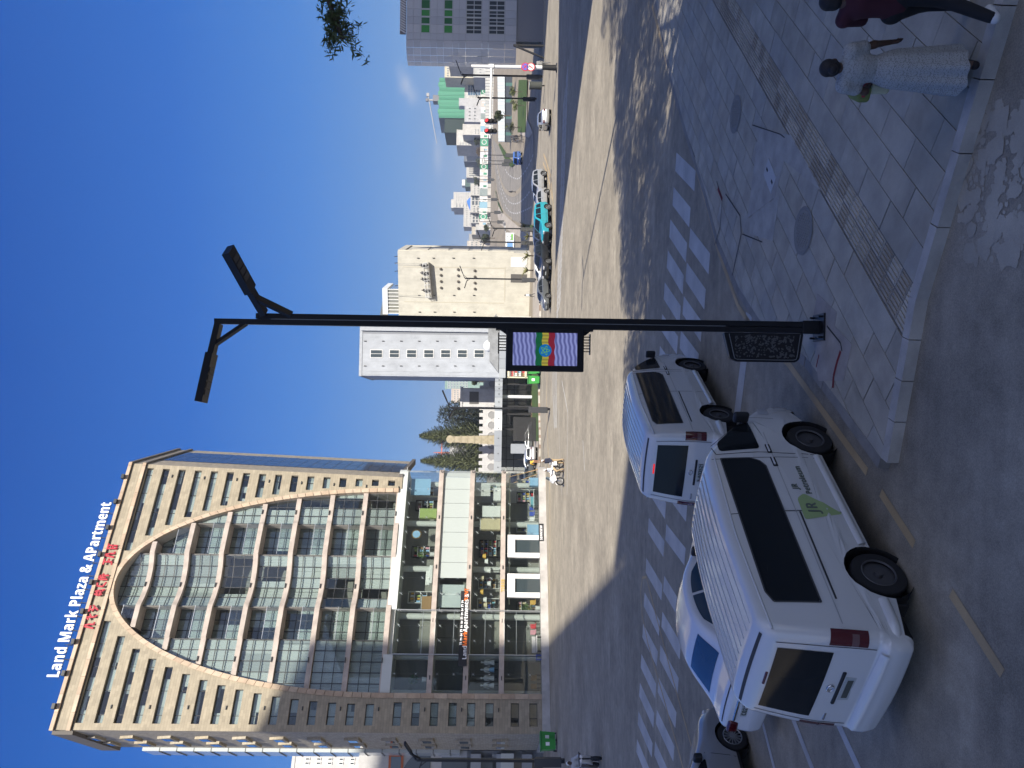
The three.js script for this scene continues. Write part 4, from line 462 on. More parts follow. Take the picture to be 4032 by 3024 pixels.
const KINDS = {
  van: { L: 4.8, W: 0.9, r: 0.13, crown: 0.03, sill: 0.3, arch: 0.42, wy: 0.35, R: 0.34, axles: [1.12, 3.82], profile: [[0.12, 0.3], [0.02, 0.34, 0.05], [-0.02, 0.5, 0.06], [0.0, 0.66, 0.05], [0.07, 0.7, 0.05], [0.11, 1.2, 0.3], [0.24, 1.92, 0.14], [0.42, 2.05, 0.2], [2.2, 2.1, 0.9], [3.4, 2.03, 0.4], [3.62, 1.93, 0.25], [4.42, 1.16, 0.25], [4.68, 0.95, 0.2], [4.78, 0.72, 0.1], [4.82, 0.55, 0.08], [4.78, 0.34, 0.08], [4.66, 0.28]],
    w: (x, y) => { let w = 0.9; if (y > 1.02) w -= 0.13 * Math.pow((y - 1.02) / 1.05, 1.35); if (y < 0.55) w -= 0.045 * Math.pow((0.55 - y) / 0.3, 1.5); if (x > 3.9) w -= 0.17 * Math.pow((x - 3.9) / 0.9, 2); if (x < 0.4) w -= 0.045 * Math.pow((0.4 - x) / 0.4, 2); w += 0.014 * Math.exp(-(((y - 0.66) / 0.03) ** 2)); return w; },
    side: [[[0.62, 1.24], [3.12, 1.22], [3.24, 1.28], [3.32, 1.4], [3.36, 1.82], [0.84, 1.84], [0.68, 1.78]], [[3.52, 1.2], [4.26, 1.22], [4.22, 1.3], [3.72, 1.8], [3.52, 1.8]]], ws: [[3.66, 1.88], [4.38, 1.22]], rw: [[0.12, 1.18], [0.22, 1.78]], rwk: 0.83, sideBlack: false },
  sedan: { L: 4.35, W: 0.85, r: 0.16, crown: 0.03, sill: 0.26, arch: 0.36, wy: 0.31, R: 0.31, axles: [0.85, 3.45], profile: [[0.12, 0.26], [0.02, 0.32, 0.06], [-0.02, 0.52, 0.08], [0.04, 0.72, 0.1], [0.1, 0.96, 0.08], [0.2, 1.02, 0.1], [0.66, 1.06, 0.2], [1.32, 1.42, 0.3], [1.95, 1.5, 0.6], [2.6, 1.43, 0.4], [3.35, 1.02, 0.25], [4.0, 0.86, 0.4], [4.28, 0.66, 0.2], [4.36, 0.46, 0.1], [4.28, 0.24]],
    w: (x, y) => { let w = 0.85; if (y > 0.86) w -= 0.27 * Math.pow((y - 0.86) / 0.6, 1.15); if (y < 0.5) w -= 0.06 * Math.pow((0.5 - y) / 0.25, 1.5); if (x > 3.3) w -= 0.2 * Math.pow((x - 3.3) / 1.05, 2.2); if (x < 0.7) w -= 0.11 * Math.pow((0.7 - x) / 0.7, 2); return w; },
    side: [[[0.98, 0.98], [2.0, 0.95], [2.0, 1.37], [1.5, 1.34]], [[2.06, 0.95], [2.98, 0.95], [2.9, 1.04], [2.52, 1.3], [2.06, 1.37]]], ws: [[2.62, 1.4], [3.28, 1.05]], rw: [[0.72, 1.1], [1.28, 1.38]], rwk: 0.86 },
  hatch: { L: 3.9, W: 0.83, r: 0.16, crown: 0.03, sill: 0.27, arch: 0.36, wy: 0.31, R: 0.31, axles: [0.62, 3.1], profile: [[0.12, 0.27], [0.02, 0.32, 0.06], [-0.02, 0.55, 0.08], [0.04, 0.72, 0.08], [0.08, 0.98, 0.1], [0.42, 1.44, 0.18], [1.2, 1.54, 0.5], [2.1, 1.48, 0.4], [2.95, 1.04, 0.25], [3.55, 0.9, 0.3], [3.83, 0.68, 0.2], [3.9, 0.48, 0.1], [3.82, 0.25]],
    w: (x, y) => { let w = 0.83; if (y > 0.9) w -= 0.24 * Math.pow((y - 0.9) / 0.6, 1.2); if (y < 0.5) w -= 0.05 * Math.pow((0.5 - y) / 0.25, 1.5); if (x > 2.9) w -= 0.17 * Math.pow((x - 2.9) / 1, 2.2); if (x < 0.5) w -= 0.08 * Math.pow((0.5 - x) / 0.5, 2); return w; },
    side: [[[0.55, 1.0], [1.55, 0.98], [1.55, 1.4], [0.72, 1.38]], [[1.62, 0.98], [2.6, 0.98], [2.5, 1.1], [2.08, 1.36], [1.62, 1.4]]], ws: [[2.15, 1.45], [2.9, 1.07]], rw: [[0.12, 1.03], [0.38, 1.38]], rwk: 0.84 },
  suv: { L: 4.6, W: 0.92, r: 0.13, crown: 0.03, sill: 0.4, arch: 0.44, wy: 0.39, R: 0.385, axles: [0.85, 3.65], profile: [[0.14, 0.4], [0.03, 0.45, 0.06], [-0.02, 0.65, 0.08], [0.03, 0.8, 0.06], [0.07, 1.1, 0.1], [0.28, 1.72, 0.15], [1.2, 1.84, 0.5], [2.3, 1.79, 0.35], [3.0, 1.2, 0.2], [3.3, 1.15, 0.25], [4.3, 1.06, 0.2], [4.52, 0.92, 0.12], [4.58, 0.6, 0.1], [4.5, 0.38]],
    w: (x, y) => { let w = 0.92; if (y > 1.1) w -= 0.2 * Math.pow((y - 1.1) / 0.7, 1.2); if (y < 0.6) w -= 0.04; if (x > 3.6) w -= 0.1 * Math.pow((x - 3.6) / 1, 2.2); if (x < 0.5) w -= 0.06 * Math.pow((0.5 - x) / 0.5, 2); return w; },
    side: [[[0.35, 1.18], [0.95, 1.16], [0.98, 1.62], [0.5, 1.6]], [[1.05, 1.16], [1.9, 1.16], [1.9, 1.67], [1.1, 1.65]], [[1.97, 1.16], [2.9, 1.16], [2.78, 1.26], [2.36, 1.64], [1.97, 1.67]]], ws: [[2.36, 1.72], [2.95, 1.24]], rw: [[0.1, 1.16], [0.24, 1.6]], rwk: 0.84 },
  minibus: { L: 4.45, W: 0.85, r: 0.14, crown: 0.04, sill: 0.34, arch: 0.38, wy: 0.33, R: 0.32, axles: [1.0, 3.45], profile: [[0.1, 0.34], [0.02, 0.38, 0.04], [0, 0.7, 0.05], [0.02, 1.1, 0.3], [0.16, 1.88, 0.15], [0.3, 2.0, 0.2], [2.2, 2.06, 0.9], [3.6, 1.98, 0.3], [3.72, 1.9, 0.15], [4.22, 1.12, 0.25], [4.36, 0.85, 0.15], [4.42, 0.55, 0.1], [4.36, 0.36, 0.06], [4.26, 0.3]],
    w: (x, y) => { let w = 0.85; if (y > 1.1) w -= 0.11 * Math.pow((y - 1.1) / 0.9, 1.3); if (x > 3.8) w -= 0.1 * Math.pow((x - 3.8) / 0.6, 2); if (x < 0.3) w -= 0.04; return w; },
    side: [[[0.35, 1.15], [1.3, 1.15], [1.3, 1.72], [0.45, 1.72]], [[1.38, 1.15], [2.3, 1.15], [2.3, 1.72], [1.38, 1.72]], [[2.38, 1.15], [3.1, 1.15], [3.1, 1.72], [2.38, 1.72]], [[3.2, 1.12], [4.06, 1.12], [3.66, 1.76], [3.2, 1.76]]], ws: [[3.75, 1.85], [4.2, 1.18]], rw: [[0.04, 1.18], [0.14, 1.76]], rwk: 0.85 },
};
function vehicle(kind, paintM, label, category, x, d, hx, hd, o = {}) {
  const K = KINDS[kind], y0 = terrain(d), t = thing(o.name || { van: 'parked_van', sedan: 'sedan_car', hatch: 'hatchback_car', suv: 'offroad_car', minibus: 'minibus' }[kind], label, category, [x, y0, -d], Math.atan2(hd, hx), o.group);
  const S = shell(K), ox = -K.L / 2, sh = g => { (Array.isArray(g) ? g : [g]).forEach(q => q.translate(ox, 0, 0)); return g; };
  const body = obj('body', sh(S.body), paintM, t);
  obj('underbody', sh([bx0(0.3, K.L - 0.3, K.sill - 0.1, K.sill + 0.25, -K.W + 0.25, K.W - 0.25)]), mUnder, t);
  for (const s of [1, -1]) for (const ax of K.axles) { const wl = wheelParts(t, ax + ox, s * (K.W - 0.14), K.R, 0.2, o.rim || mRim, o.spokes ?? 7); const lin = new THREE.CylinderGeometry(K.arch, K.arch, 0.34, 20, 1, true).rotateX(PI / 2).translate(ax + ox, K.wy, s * (K.W - 0.2)); obj('wheel_arch', [lin, new THREE.CircleGeometry(K.arch, 20).translate(ax + ox, K.wy, s * (K.W - 0.36))], mUnder, t); }
  const gm = o.glass || mGlassDark;
  for (const s of [1, -1]) for (const poly of (o.side || K.side)) obj('side_window', sh(onSide(fillet2(poly, 0.06), K.w, 0.005, s)), gm, t);
  obj('windscreen', sh(S.patch(K.ws[0], K.ws[1], 0.94, -0.94)), gm, t); obj('rear_window', sh(S.patch(K.rw[0], K.rw[1], K.rwk, -K.rwk)), gm, t);
  const lx = K.profile, front = K.L, yb = K.sill + 0.25;
  if (!o.plainLamps) {
    const hy = kind === 'van' ? 0.86 : kind === 'suv' ? 0.88 : kind === 'minibus' ? 0.78 : 0.7, hx2 = kind === 'van' ? 4.66 : kind === 'suv' ? 4.48 : kind === 'minibus' ? 4.36 : K.L - 0.22;
    for (const s of [1, -1]) { obj('headlight', sh(rbx(0.16, 0.17, 0.36, 0.05, hx2, hy, s * (K.W - 0.3))), mLamp, t); obj('tail_light', sh(kind === 'van' ? rbx(0.14, 0.42, 0.14, 0.04, 0.1, 1.0, s * (K.W - 0.1)) : rbx(0.14, 0.2, 0.32, 0.05, 0.1, kind === 'suv' ? 1.0 : 0.82, s * (K.W - 0.24))), mTail, t); obj('mirror', sh(rbx(0.12, 0.17, 0.2, 0.04, K.ws[1][0] - 0.35, K.ws[1][1] + 0.08, s * (K.W + 0.06))), o.mirror || mBlackTrim, t); }
    obj('grille', sh(rbx(0.06, 0.18, K.W * 1.0, 0.03, hx2 + 0.07, hy - 0.05, 0)), mBlackTrim, t); obj('bumper_intake', sh(rbx(0.06, 0.12, K.W * 1.1, 0.03, front - 0.02, K.sill + 0.14, 0)), mBlackTrim, t); obj('number_plate', sh(bx(0.02, 0.11, 0.46, front + 0.015, K.sill + 0.26, 0)), mPlate, t); obj('number_plate', sh(bx(0.02, 0.11, 0.46, kind === 'sedan' || kind === 'hatch' ? 0.0 : 0.02, kind === 'sedan' ? 0.72 : 0.82, 0)), mPlate, t);
  }
  if (kind === 'sedan' || kind === 'hatch' || kind === 'suv') { const sd = K.side, x1 = sd[sd.length - 1][0][0] - 0.03, x0 = sd[0][0][0]; for (const s of [1, -1]) { obj('door_seam', sh(sideLine([[x1, K.sill + 0.05], [x1, sd[sd.length - 1][0][1]]], K.w, s)), mSeam, t); obj('door_seam', sh(sideLine([[x1 + 1.05, K.sill + 0.08], [x1 + 1.12, sd[0][0][1] - 0.02]], K.w, s)), mSeam, t); obj('door_handle', sh(rbx(0.16, 0.03, 0.03, 0.01, x1 + 0.15, sd[0][0][1] - 0.14, s * (K.w(x1, sd[0][0][1] - 0.14) + 0.015))), mChrome, t); obj('sill_trim', sh(sideLine([[K.axles[0] + K.arch, K.sill + 0.03], [K.axles[1] - K.arch, K.sill + 0.03]], K.w, s, 0.06)), mBlackTrim, t); } }
  t.userData.L = undefined; delete t.userData.L; return { t, S, K, sh, ox };
}
function fillet2(poly, r) { const n = poly.length, out = []; for (let i = 0; i < n; i++) { const p = poly[i], a = poly[(i + n - 1) % n], b = poly[(i + 1) % n], la = Math.hypot(a[0] - p[0], a[1] - p[1]), lb = Math.hypot(b[0] - p[0], b[1] - p[1]), q = Math.min(r, la * 0.4, lb * 0.4); for (let k = 0; k <= 3; k++) { const u = k / 3, v = 1 - u; const A = [p[0] + (a[0] - p[0]) / la * q, p[1] + (a[1] - p[1]) / la * q], B = [p[0] + (b[0] - p[0]) / lb * q, p[1] + (b[1] - p[1]) / lb * q]; out.push([A[0] * v * v + 2 * p[0] * u * v + B[0] * u * u, A[1] * v * v + 2 * p[1] * u * v + B[1] * u * u]); } } return out; }
const pWhite = paint('paint_white', [0.64, 0.65, 0.64], { rough: 0.35 }), pSilver = paint('paint_silver', [0.36, 0.37, 0.38], { metal: 0.35, rough: 0.3 }), pGrey = paint('paint_grey', [0.12, 0.13, 0.135], { metal: 0.3 }), pBlack = paint('paint_black', [0.018, 0.019, 0.022]), pBlue = paint('paint_turquoise', [0.02, 0.27, 0.33]), pNavy = paint('paint_navy', [0.03, 0.04, 0.07]), pPearl = paint('paint_pearl', [0.66, 0.68, 0.70], { rough: 0.25 });

function bigVan(label, x, d, hx, hd, logo) {
  const V = vehicle('van', pWhite, label, 'van', x, d, hx, hd, { plainLamps: true, rim: mRimSteel, spokes: 0, glass: mGlassDark }), { t, K, sh, S } = V, w = K.w;
  for (const s of [1, -1]) {
    // clear quarter pane, headlamp round the corner, tail lamp cluster, mirror
    obj('headlight', sh(onSide(fillet2([[4.42, 0.8], [4.72, 0.76], [4.66, 0.93], [4.45, 0.98]], 0.05), w, 0.006, s)), mLamp, t);
    obj('headlight_lens', sh(S.patch([4.64, 0.97], [4.76, 0.78], s * 0.98, s * 0.55)), mLamp, t);
    const tl = obj('tail_light', sh(S.corner([0.085, 0.88], [0.125, 1.3], -0.05, 1.5, s)), mTail, t); obj('reversing_lens', sh(S.corner([0.09, 0.93], [0.105, 1.06], 0.0, 1.1, s, 0.013)), mTailPale, tl);
    const mr = obj('mirror', sh(rbx(0.1, 0.24, 0.18, 0.04, 4.18, 1.34, s * (w(4.18, 1.34) + 0.12))), mBlackTrim, t); obj('mirror_arm', sh(rod([4.2, 1.24, s * (w(4.2, 1.24) - 0.02)], [4.18, 1.3, s * (w(4.18, 1.3) + 0.1)], 0.025)), mBlackTrim, mr);
    obj('front_door_seam', sh(sideLine([[3.38, 0.42], [3.4, 0.9], [3.44, 1.25], [3.46, 1.86], [3.62, 1.9]], w, s, 0.014)), mSeam, t); obj('front_door_seam', sh(sideLine([[4.3, 0.78], [4.34, 1.16], [3.66, 1.9]], w, s, 0.01)), mSeam, t);
    obj('slide_door_seam', sh(sideLine([[2.16, 0.4], [2.18, 1.2], [2.2, 1.95]], w, s, 0.014)), mSeam, t); obj('slide_door_seam', sh(sideLine([[3.3, 0.42], [3.31, 1.2], [3.36, 1.95]], w, s, 0.01)), mSeam, t); obj('slide_rail', sh(sideLine([[0.66, 1.05], [2.16, 1.02]], w, s, 0.026)), mSeam, t); obj('waist_crease', sh(sideLine([[0.3, 1.1], [2.2, 1.07], [3.9, 1.05]], w, s, 0.012)), mat('crease', [0.4, 0.41, 0.41]), t);
    for (const hxp of [3.5, 3.2]) { const h = obj('door_handle', sh(rbx(0.2, 0.07, 0.02, 0.015, hxp, 1.08, s * (w(hxp, 1.08) + 0.006))), mBlackTrim, t); obj('grip', sh(rbx(0.17, 0.025, 0.025, 0.01, hxp, 1.09, s * (w(hxp, 1.09) + 0.025))), mat('paint_white'), h); }
    obj('window_gasket', sh(sideLine([...K.side[0], K.side[0][0]], w, s, 0.02, 0.006)), mSeam, t);
    obj('roof_gutter', sh(tube([[0.3, 1.9, s * (w(0.3, 1.9) + 0.0)], [1.8, 1.955, s * w(1.8, 1.955)], [3.4, 1.9, s * w(3.4, 1.9)]], 0.014, 20, 5)), pWhite, t);
    obj('sill_bulge', sh(tube([[1.56, 0.4, s * (w(2, 0.4) - 0.02)], [3.36, 0.4, s * (w(3, 0.4) - 0.02)]], 0.06, 8, 8)), pWhite, t); obj('mud_flap', sh(bx(0.02, 0.24, 0.2, 0.66, 0.26, s * 0.7)), mBlackTrim, t);
    obj('rear_bumper_corner', sh(tube([[0.66, 0.48, s * (w(0.66, 0.48) - 0.02)], [0.3, 0.5, s * (w(0.3, 0.5) - 0.02)], [0.03, 0.52, s * (w(0.05, 0.52) - 0.12)]], 0.075, 12, 8)), pWhite, t);
  }
  for (let i = -4; i <= 4; i++) { const zz = i * 0.145; obj('roof_rib', sh(tube([[0.55, 2.085 - 0.004 * i * i * 0.4, zz], [1.6, 2.118 - 0.004 * i * i * 0.4, zz], [2.4, 2.125 - 0.004 * i * i * 0.4, zz], [3.3, 2.075 - 0.004 * i * i * 0.4, zz * 0.97]], 0.009, 16, 5)), pWhite, t); }
  obj('tailgate_seam', sh(S.patch([0.315, 1.99], [0.35, 2.01], 0.99, -0.99, 0.004)), mSeam, t); for (const s of [1, -1]) obj('tailgate_seam', sh(S.patch([0.075, 0.75], [0.23, 1.86], s * 0.965, s * 0.95, 0.004)), mSeam, t);
  obj('brake_lamp', sh(rbx(0.04, 0.035, 0.24, 0.012, 0.21, 1.85, 0)), logo ? mTail : mLens3, t);
  obj('handle_bar', sh(rbx(0.05, 0.045, 0.62, 0.015, 0.075, 1.0, 0)), mBlackTrim, t); const pl = obj('number_plate', sh(rbx(0.02, 0.13, 0.44, 0.006, 0.062, 0.9, 0)), mPlate, t); if (!logo) { const g = text('3-A03521', 0.075, 0.004); g.translate(-g.boundingBox.max.x / 2, 0, 0); g.rotateY(-PI / 2); g.translate(K.L * -0.5 + 0.051, 0.863, 0); obj('plate_number', g, mPlateText, pl); } else obj('plate_grime', sh(bx(0.004, 0.07, 0.34, 0.05, 0.9, 0)), mat('grime', [0.12, 0.13, 0.11], { tex: 'grain' }), pl);
  obj('emblem', sh(new THREE.TorusGeometry(0.055, 0.012, 6, 20).rotateY(PI / 2).scale(1, 0.72, 1).translate(0.062, 1.1, 0)), mChrome, t); obj('badge', sh(rbx(0.01, 0.03, 0.14, 0.004, 0.078, 1.02, -0.6)), mChrome, t);
  obj('bumper_step', sh(S.patch([-0.01, 0.62], [0.05, 0.69], 0.96, -0.96, 0.02)), pWhite, t); obj('tailgate_crease', sh(tube([[0.08, 0.77, -0.34], [0.075, 0.765, 0], [0.08, 0.77, 0.34]], 0.016, 8, 5)), pWhite, t);
  obj('grille', sh(S.patch([4.69, 0.92], [4.77, 0.76], 0.5, -0.5, 0.012)), mBlackTrim, t); obj('wiper', sh(rod([0.15, 1.26, 0.1], [0.17, 1.3, -0.45], 0.012)), mBlackTrim, t);
  if (logo) {
    const mG = mat('logo_green', [0.34, 0.46, 0.2], { rough: 0.4 }), mT = mat('logo_dark', [0.12, 0.15, 0.12], { rough: 0.5 }), s = 1;
    const lg = obj('logo', sh(onSide(fillet2([[2.0, 1.0], [2.42, 0.98], [2.52, 0.86], [2.12, 0.44]], 0.05), w, 0.005, s)), mG, t);
    const put = (str, size, x0, y0) => { const g = text(str, size, 0.003), p = g.attributes.position; for (let i = 0; i < p.count; i++) { const X = x0 + p.getX(i), Y = y0 + p.getY(i); p.setXYZ(i, X + K.ox0, Y, w(X, Y) + 0.008 + p.getZ(i)); } g.computeVertexNormals(); obj('lettering', g, mT, t); };
    K.ox0 = -K.L / 2; put('JR', 0.15, 2.13, 0.76); put('JR', 0.085, 2.6, 0.9); put('Petroleum', 0.085, 2.5, 0.74);
  }
  return t;
}
bigVan('white panel van with a green petroleum logo beside the kerb', -2.28, 11.18, 0.565, 0.825, true);
bigVan('plain white van with its brake light on at the crosswalk', -0.83, 18.37, 0.42, 0.908, false);
{
  const V = vehicle('sedan', pPearl, 'pearl white sedan waiting beside the petroleum van', 'car', -4.5, 15.45, 0.53, 0.848, { glass: mat('sedan_glass', [0.03, 0.06, 0.1], { rough: 0.05, clearcoat: 1 }) });
  const g = text('C02426', 0.085, 0.004); g.translate(-g.boundingBox.max.x / 2, 0, 0); g.rotateY(-PI / 2); g.translate(-4.35 / 2 - 0.011, 0.68, 0); obj('plate_number', g, mPlateText, V.t);
  obj('trunk_garnish', V.sh(rbx(0.04, 0.05, 0.8, 0.015, 0.03, 0.85, 0)), mChrome, V.t); obj('trunk_seam', V.sh(V.S.patch([0.14, 0.99], [0.16, 1.0], 0.95, -0.95, 0.005)), mSeam, V.t);
  vehicle('hatch', pSilver, 'silver hatchback with spoked wheels behind the pearl sedan', 'car', -8.35, 15.1, 0.53, 0.848, { spokes: 14 });
}

// ================================================================ people
function nets(f, mn, mx, c) { // surface nets on a grid of cell size c
  const n = [0, 1, 2].map(k => Math.ceil((mx[k] - mn[k]) / c) + 2), [nx, ny, nz] = n, F = new Float32Array(nx * ny * nz), at = (i, j, k) => (k * ny + j) * nx + i;
  for (let k = 0; k < nz; k++) for (let j = 0; j < ny; j++) for (let i = 0; i < nx; i++) F[at(i, j, k)] = f(mn[0] + i * c, mn[1] + j * c, mn[2] + k * c);
  const id = new Int32Array(nx * ny * nz).fill(-1), pos = [], idx = [];
  for (let k = 0; k < nz - 1; k++) for (let j = 0; j < ny - 1; j++) for (let i = 0; i < nx - 1; i++) {
    const v = []; let m = 0; for (let q = 0; q < 8; q++) { const a = F[at(i + (q & 1), j + ((q >> 1) & 1), k + (q >> 2))]; v.push(a); if (a < 0) m |= 1 << q; } if (m === 0 || m === 255) continue;
    let sx = 0, sy = 0, sz = 0, ct = 0; for (let q = 0; q < 8; q++) for (const b of [1, 2, 4]) if (!(q & b)) { const p = q | b; if ((v[q] < 0) !== (v[p] < 0)) { const t = v[q] / (v[q] - v[p]); sx += (q & 1) + (b === 1 ? t : 0); sy += ((q >> 1) & 1) + (b === 2 ? t : 0); sz += (q >> 2) + (b === 4 ? t : 0); ct++; } }
    id[at(i, j, k)] = pos.length / 3; pos.push(mn[0] + (i + sx / ct) * c, mn[1] + (j + sy / ct) * c, mn[2] + (k + sz / ct) * c);
  }
  const quad = (a, b, d, e, flip) => { if (a < 0 || b < 0 || d < 0 || e < 0) return; if (flip) idx.push(a, d, b, a, e, d); else idx.push(a, b, d, a, d, e); };
  for (let k = 1; k < nz - 1; k++) for (let j = 1; j < ny - 1; j++) for (let i = 1; i < nx - 1; i++) { const a = F[at(i, j, k)] < 0; if (a !== F[at(i + 1, j, k)] < 0) quad(id[at(i, j - 1, k - 1)], id[at(i, j, k - 1)], id[at(i, j, k)], id[at(i, j - 1, k)], !a); if (a !== F[at(i, j + 1, k)] < 0) quad(id[at(i - 1, j, k - 1)], id[at(i - 1, j, k)], id[at(i, j, k)], id[at(i, j, k - 1)], !a); if (a !== F[at(i, j, k + 1)] < 0) quad(id[at(i - 1, j - 1, k)], id[at(i, j - 1, k)], id[at(i, j, k)], id[at(i - 1, j, k)], !a); }
  const g = new THREE.BufferGeometry(); g.setAttribute('position', new THREE.Float32BufferAttribute(pos, 3)); g.setIndex(idx); g.computeVertexNormals(); return norm(g);
}
function sdf(caps, k = 0.03) { // capsules [a,b,ra,rb,squashZ]
  const C = caps.map(([a, b, ra, rb, sq]) => ({ a, b, ra, rb: rb ?? ra, sq: sq || 1, d: [b[0] - a[0], b[1] - a[1], b[2] - a[2]] })).map(c => ({ ...c, l: c.d[0] ** 2 + c.d[1] ** 2 + c.d[2] ** 2 }));
  return (x, y, z) => { let r = 1e3; for (const c of C) { const px = x - c.a[0], py = y - c.a[1], pz = z - c.a[2]; let t = c.l > 1e-9 ? (px * c.d[0] + py * c.d[1] + pz * c.d[2]) / c.l : 0; t = t < 0 ? 0 : t > 1 ? 1 : t; const qx = (px - c.d[0] * t) / c.sq, qy = py - c.d[1] * t, qz = pz - c.d[2] * t; const d = Math.sqrt(qx * qx + qy * qy + qz * qz) - (c.ra + (c.rb - c.ra) * t); const h = Math.max(0, Math.min(1, 0.5 + 0.5 * (r - d) / k)); r = r + (d - r) * h - k * h * (1 - h); } return r; };
}
function capsMesh(caps, cell, k) { const mn = [1e9, 1e9, 1e9], mx = [-1e9, -1e9, -1e9]; for (const [a, b, ra, rb] of caps) for (const p of [a, b]) for (let q = 0; q < 3; q++) { const R = Math.max(ra, rb ?? ra) * (q === 0 ? 1.5 : 1) + cell * 2; mn[q] = Math.min(mn[q], p[q] - R); mx[q] = Math.max(mx[q], p[q] + R); } return nets(sdf(caps, k), mn, mx, cell); }
// figure 1.7 m tall facing local +x; joints can be overridden
function figure(t, J0, C, cell = 0.022, S = 1) {
  const J = { pel: [0, 0.95, 0], ch: [0, 1.28, 0], nk: [0, 1.45, 0], hd: [0.02, 1.59, 0], sL: [0, 1.4, -0.18], sR: [0, 1.4, 0.18], eL: [-0.04, 1.12, -0.23], eR: [-0.04, 1.12, 0.23], wL: [0.06, 0.88, -0.24], wR: [0.06, 0.88, 0.24], hL: [0, 0.92, -0.09], hR: [0, 0.92, 0.09], kL: [0.04, 0.5, -0.1], kR: [0.04, 0.5, 0.1], aL: [-0.03, 0.08, -0.1], aR: [-0.03, 0.08, 0.1], ...J0 };
  const add = (a, b) => [a[0] + b[0], a[1] + b[1], a[2] + b[2]], toe = a => add(a, [0.17, -0.045, 0]), mid = (a, b, f) => [a[0] + (b[0] - a[0]) * f, a[1] + (b[1] - a[1]) * f, a[2] + (b[2] - a[2]) * f];
  const hand = (e, w) => { const d = mid(e, w, 1.28); return d; };
  const arm = s => [[J['s' + s], J['e' + s], 0.052, 0.042], [J['e' + s], J['w' + s], 0.041, 0.029]], leg = s => [[J['h' + s], J['k' + s], 0.088, 0.058], [J['k' + s], J['a' + s], 0.058, 0.038]];
  const torso = [[J.pel, J.ch, 0.125, 0.13, 0.8], [mid(J.pel, J.ch, 0.55), J.ch, 0.11, 0.15, 0.72], [J.sL, J.sR, 0.062, 0.062], [J.hL, J.hR, 0.1, 0.1, 0.95]];
  const head = [[add(J.hd, [0, 0.03, 0]), add(J.hd, [0, -0.035, 0]), 0.093, 0.075, 1.08], [add(J.hd, [0.03, -0.08, 0]), add(J.hd, [0.05, -0.075, 0]), 0.045, 0.035], [add(J.hd, [0.1, -0.03, 0]), add(J.hd, [0.105, -0.045, 0]), 0.014, 0.016], [add(J.hd, [0, -0.02, 0.088]), add(J.hd, [0, -0.045, 0.086]), 0.016, 0.014], [add(J.hd, [0, -0.02, -0.088]), add(J.hd, [0, -0.045, -0.086]), 0.016, 0.014], [J.nk, J.hd, 0.055, 0.05]];
  const parts = [...torso, ...arm('L'), ...arm('R'), ...leg('L'), ...leg('R'), ...head]; for (const s of ['L', 'R']) parts.push([J['a' + s], toe(J['a' + s]), 0.04, 0.032]);
  const skin = mat(C.skin || 'skin_dark', [0.085, 0.045, 0.028], { rough: 0.6 });
  const gs = [capsMesh(parts, cell, 0.03)];
  for (const s of ['L', 'R']) { // hands: palm, four fingers with a knuckle bend, thumb from the side of the palm
    const e = new V3(...J['e' + s]), w = new V3(...J['w' + s]), dir = w.clone().sub(e).normalize(), sd = new V3(dir.y, -dir.x, 0).normalize(), ac = new V3().crossVectors(dir, sd), c = [], P = (a, b, q) => { const v = w.clone().addScaledVector(dir, a).addScaledVector(sd, b).addScaledVector(ac, q); return [v.x, v.y, v.z]; }; const fl = s === 'L' ? 1 : -1;
    c.push([P(-0.02, 0, 0), P(0.07, 0.02, 0), 0.026, 0.022], [P(-0.02, 0, 0), P(0.07, -0.02, 0), 0.026, 0.022]); [[0.03, 0.068], [0.01, 0.078], [-0.01, 0.072], [-0.03, 0.056]].forEach(([b, l]) => c.push([P(0.07, b, 0), P(0.07 + l * 0.5, b, 0.004 * fl), 0.0095, 0.009], [P(0.07 + l * 0.5, b, 0.004 * fl), P(0.07 + l * 0.95, b * 0.9, 0.022 * fl), 0.009, 0.008])); c.push([P(0.015, 0.03, 0.005), P(0.05, 0.055, 0.015 * fl), 0.011, 0.01], [P(0.05, 0.055, 0.015 * fl), P(0.078, 0.052, 0.025 * fl), 0.01, 0.008]);
    gs.push(capsMesh(c, cell > 0.03 ? 0.012 : 0.005, 0.008));
  }
  const body = obj('body', gs, skin, t); body.scale.setScalar(S);
  const cloth = (name, caps, inf, m, c = cell, k = 0.03, s = 0) => { const o = obj(name, capsMesh(caps.map(([a, b, ra, rb, q]) => [a, b, ra + inf, (rb ?? ra) + inf, q]), c, k), m, body, s); return o; };
  return { J, body, cloth, add, mid, arm, leg, torso, head, toe };
}
const cm2 = (k, rgb, o) => mat('cloth_' + k, rgb, { rough: 0.9, ...o });
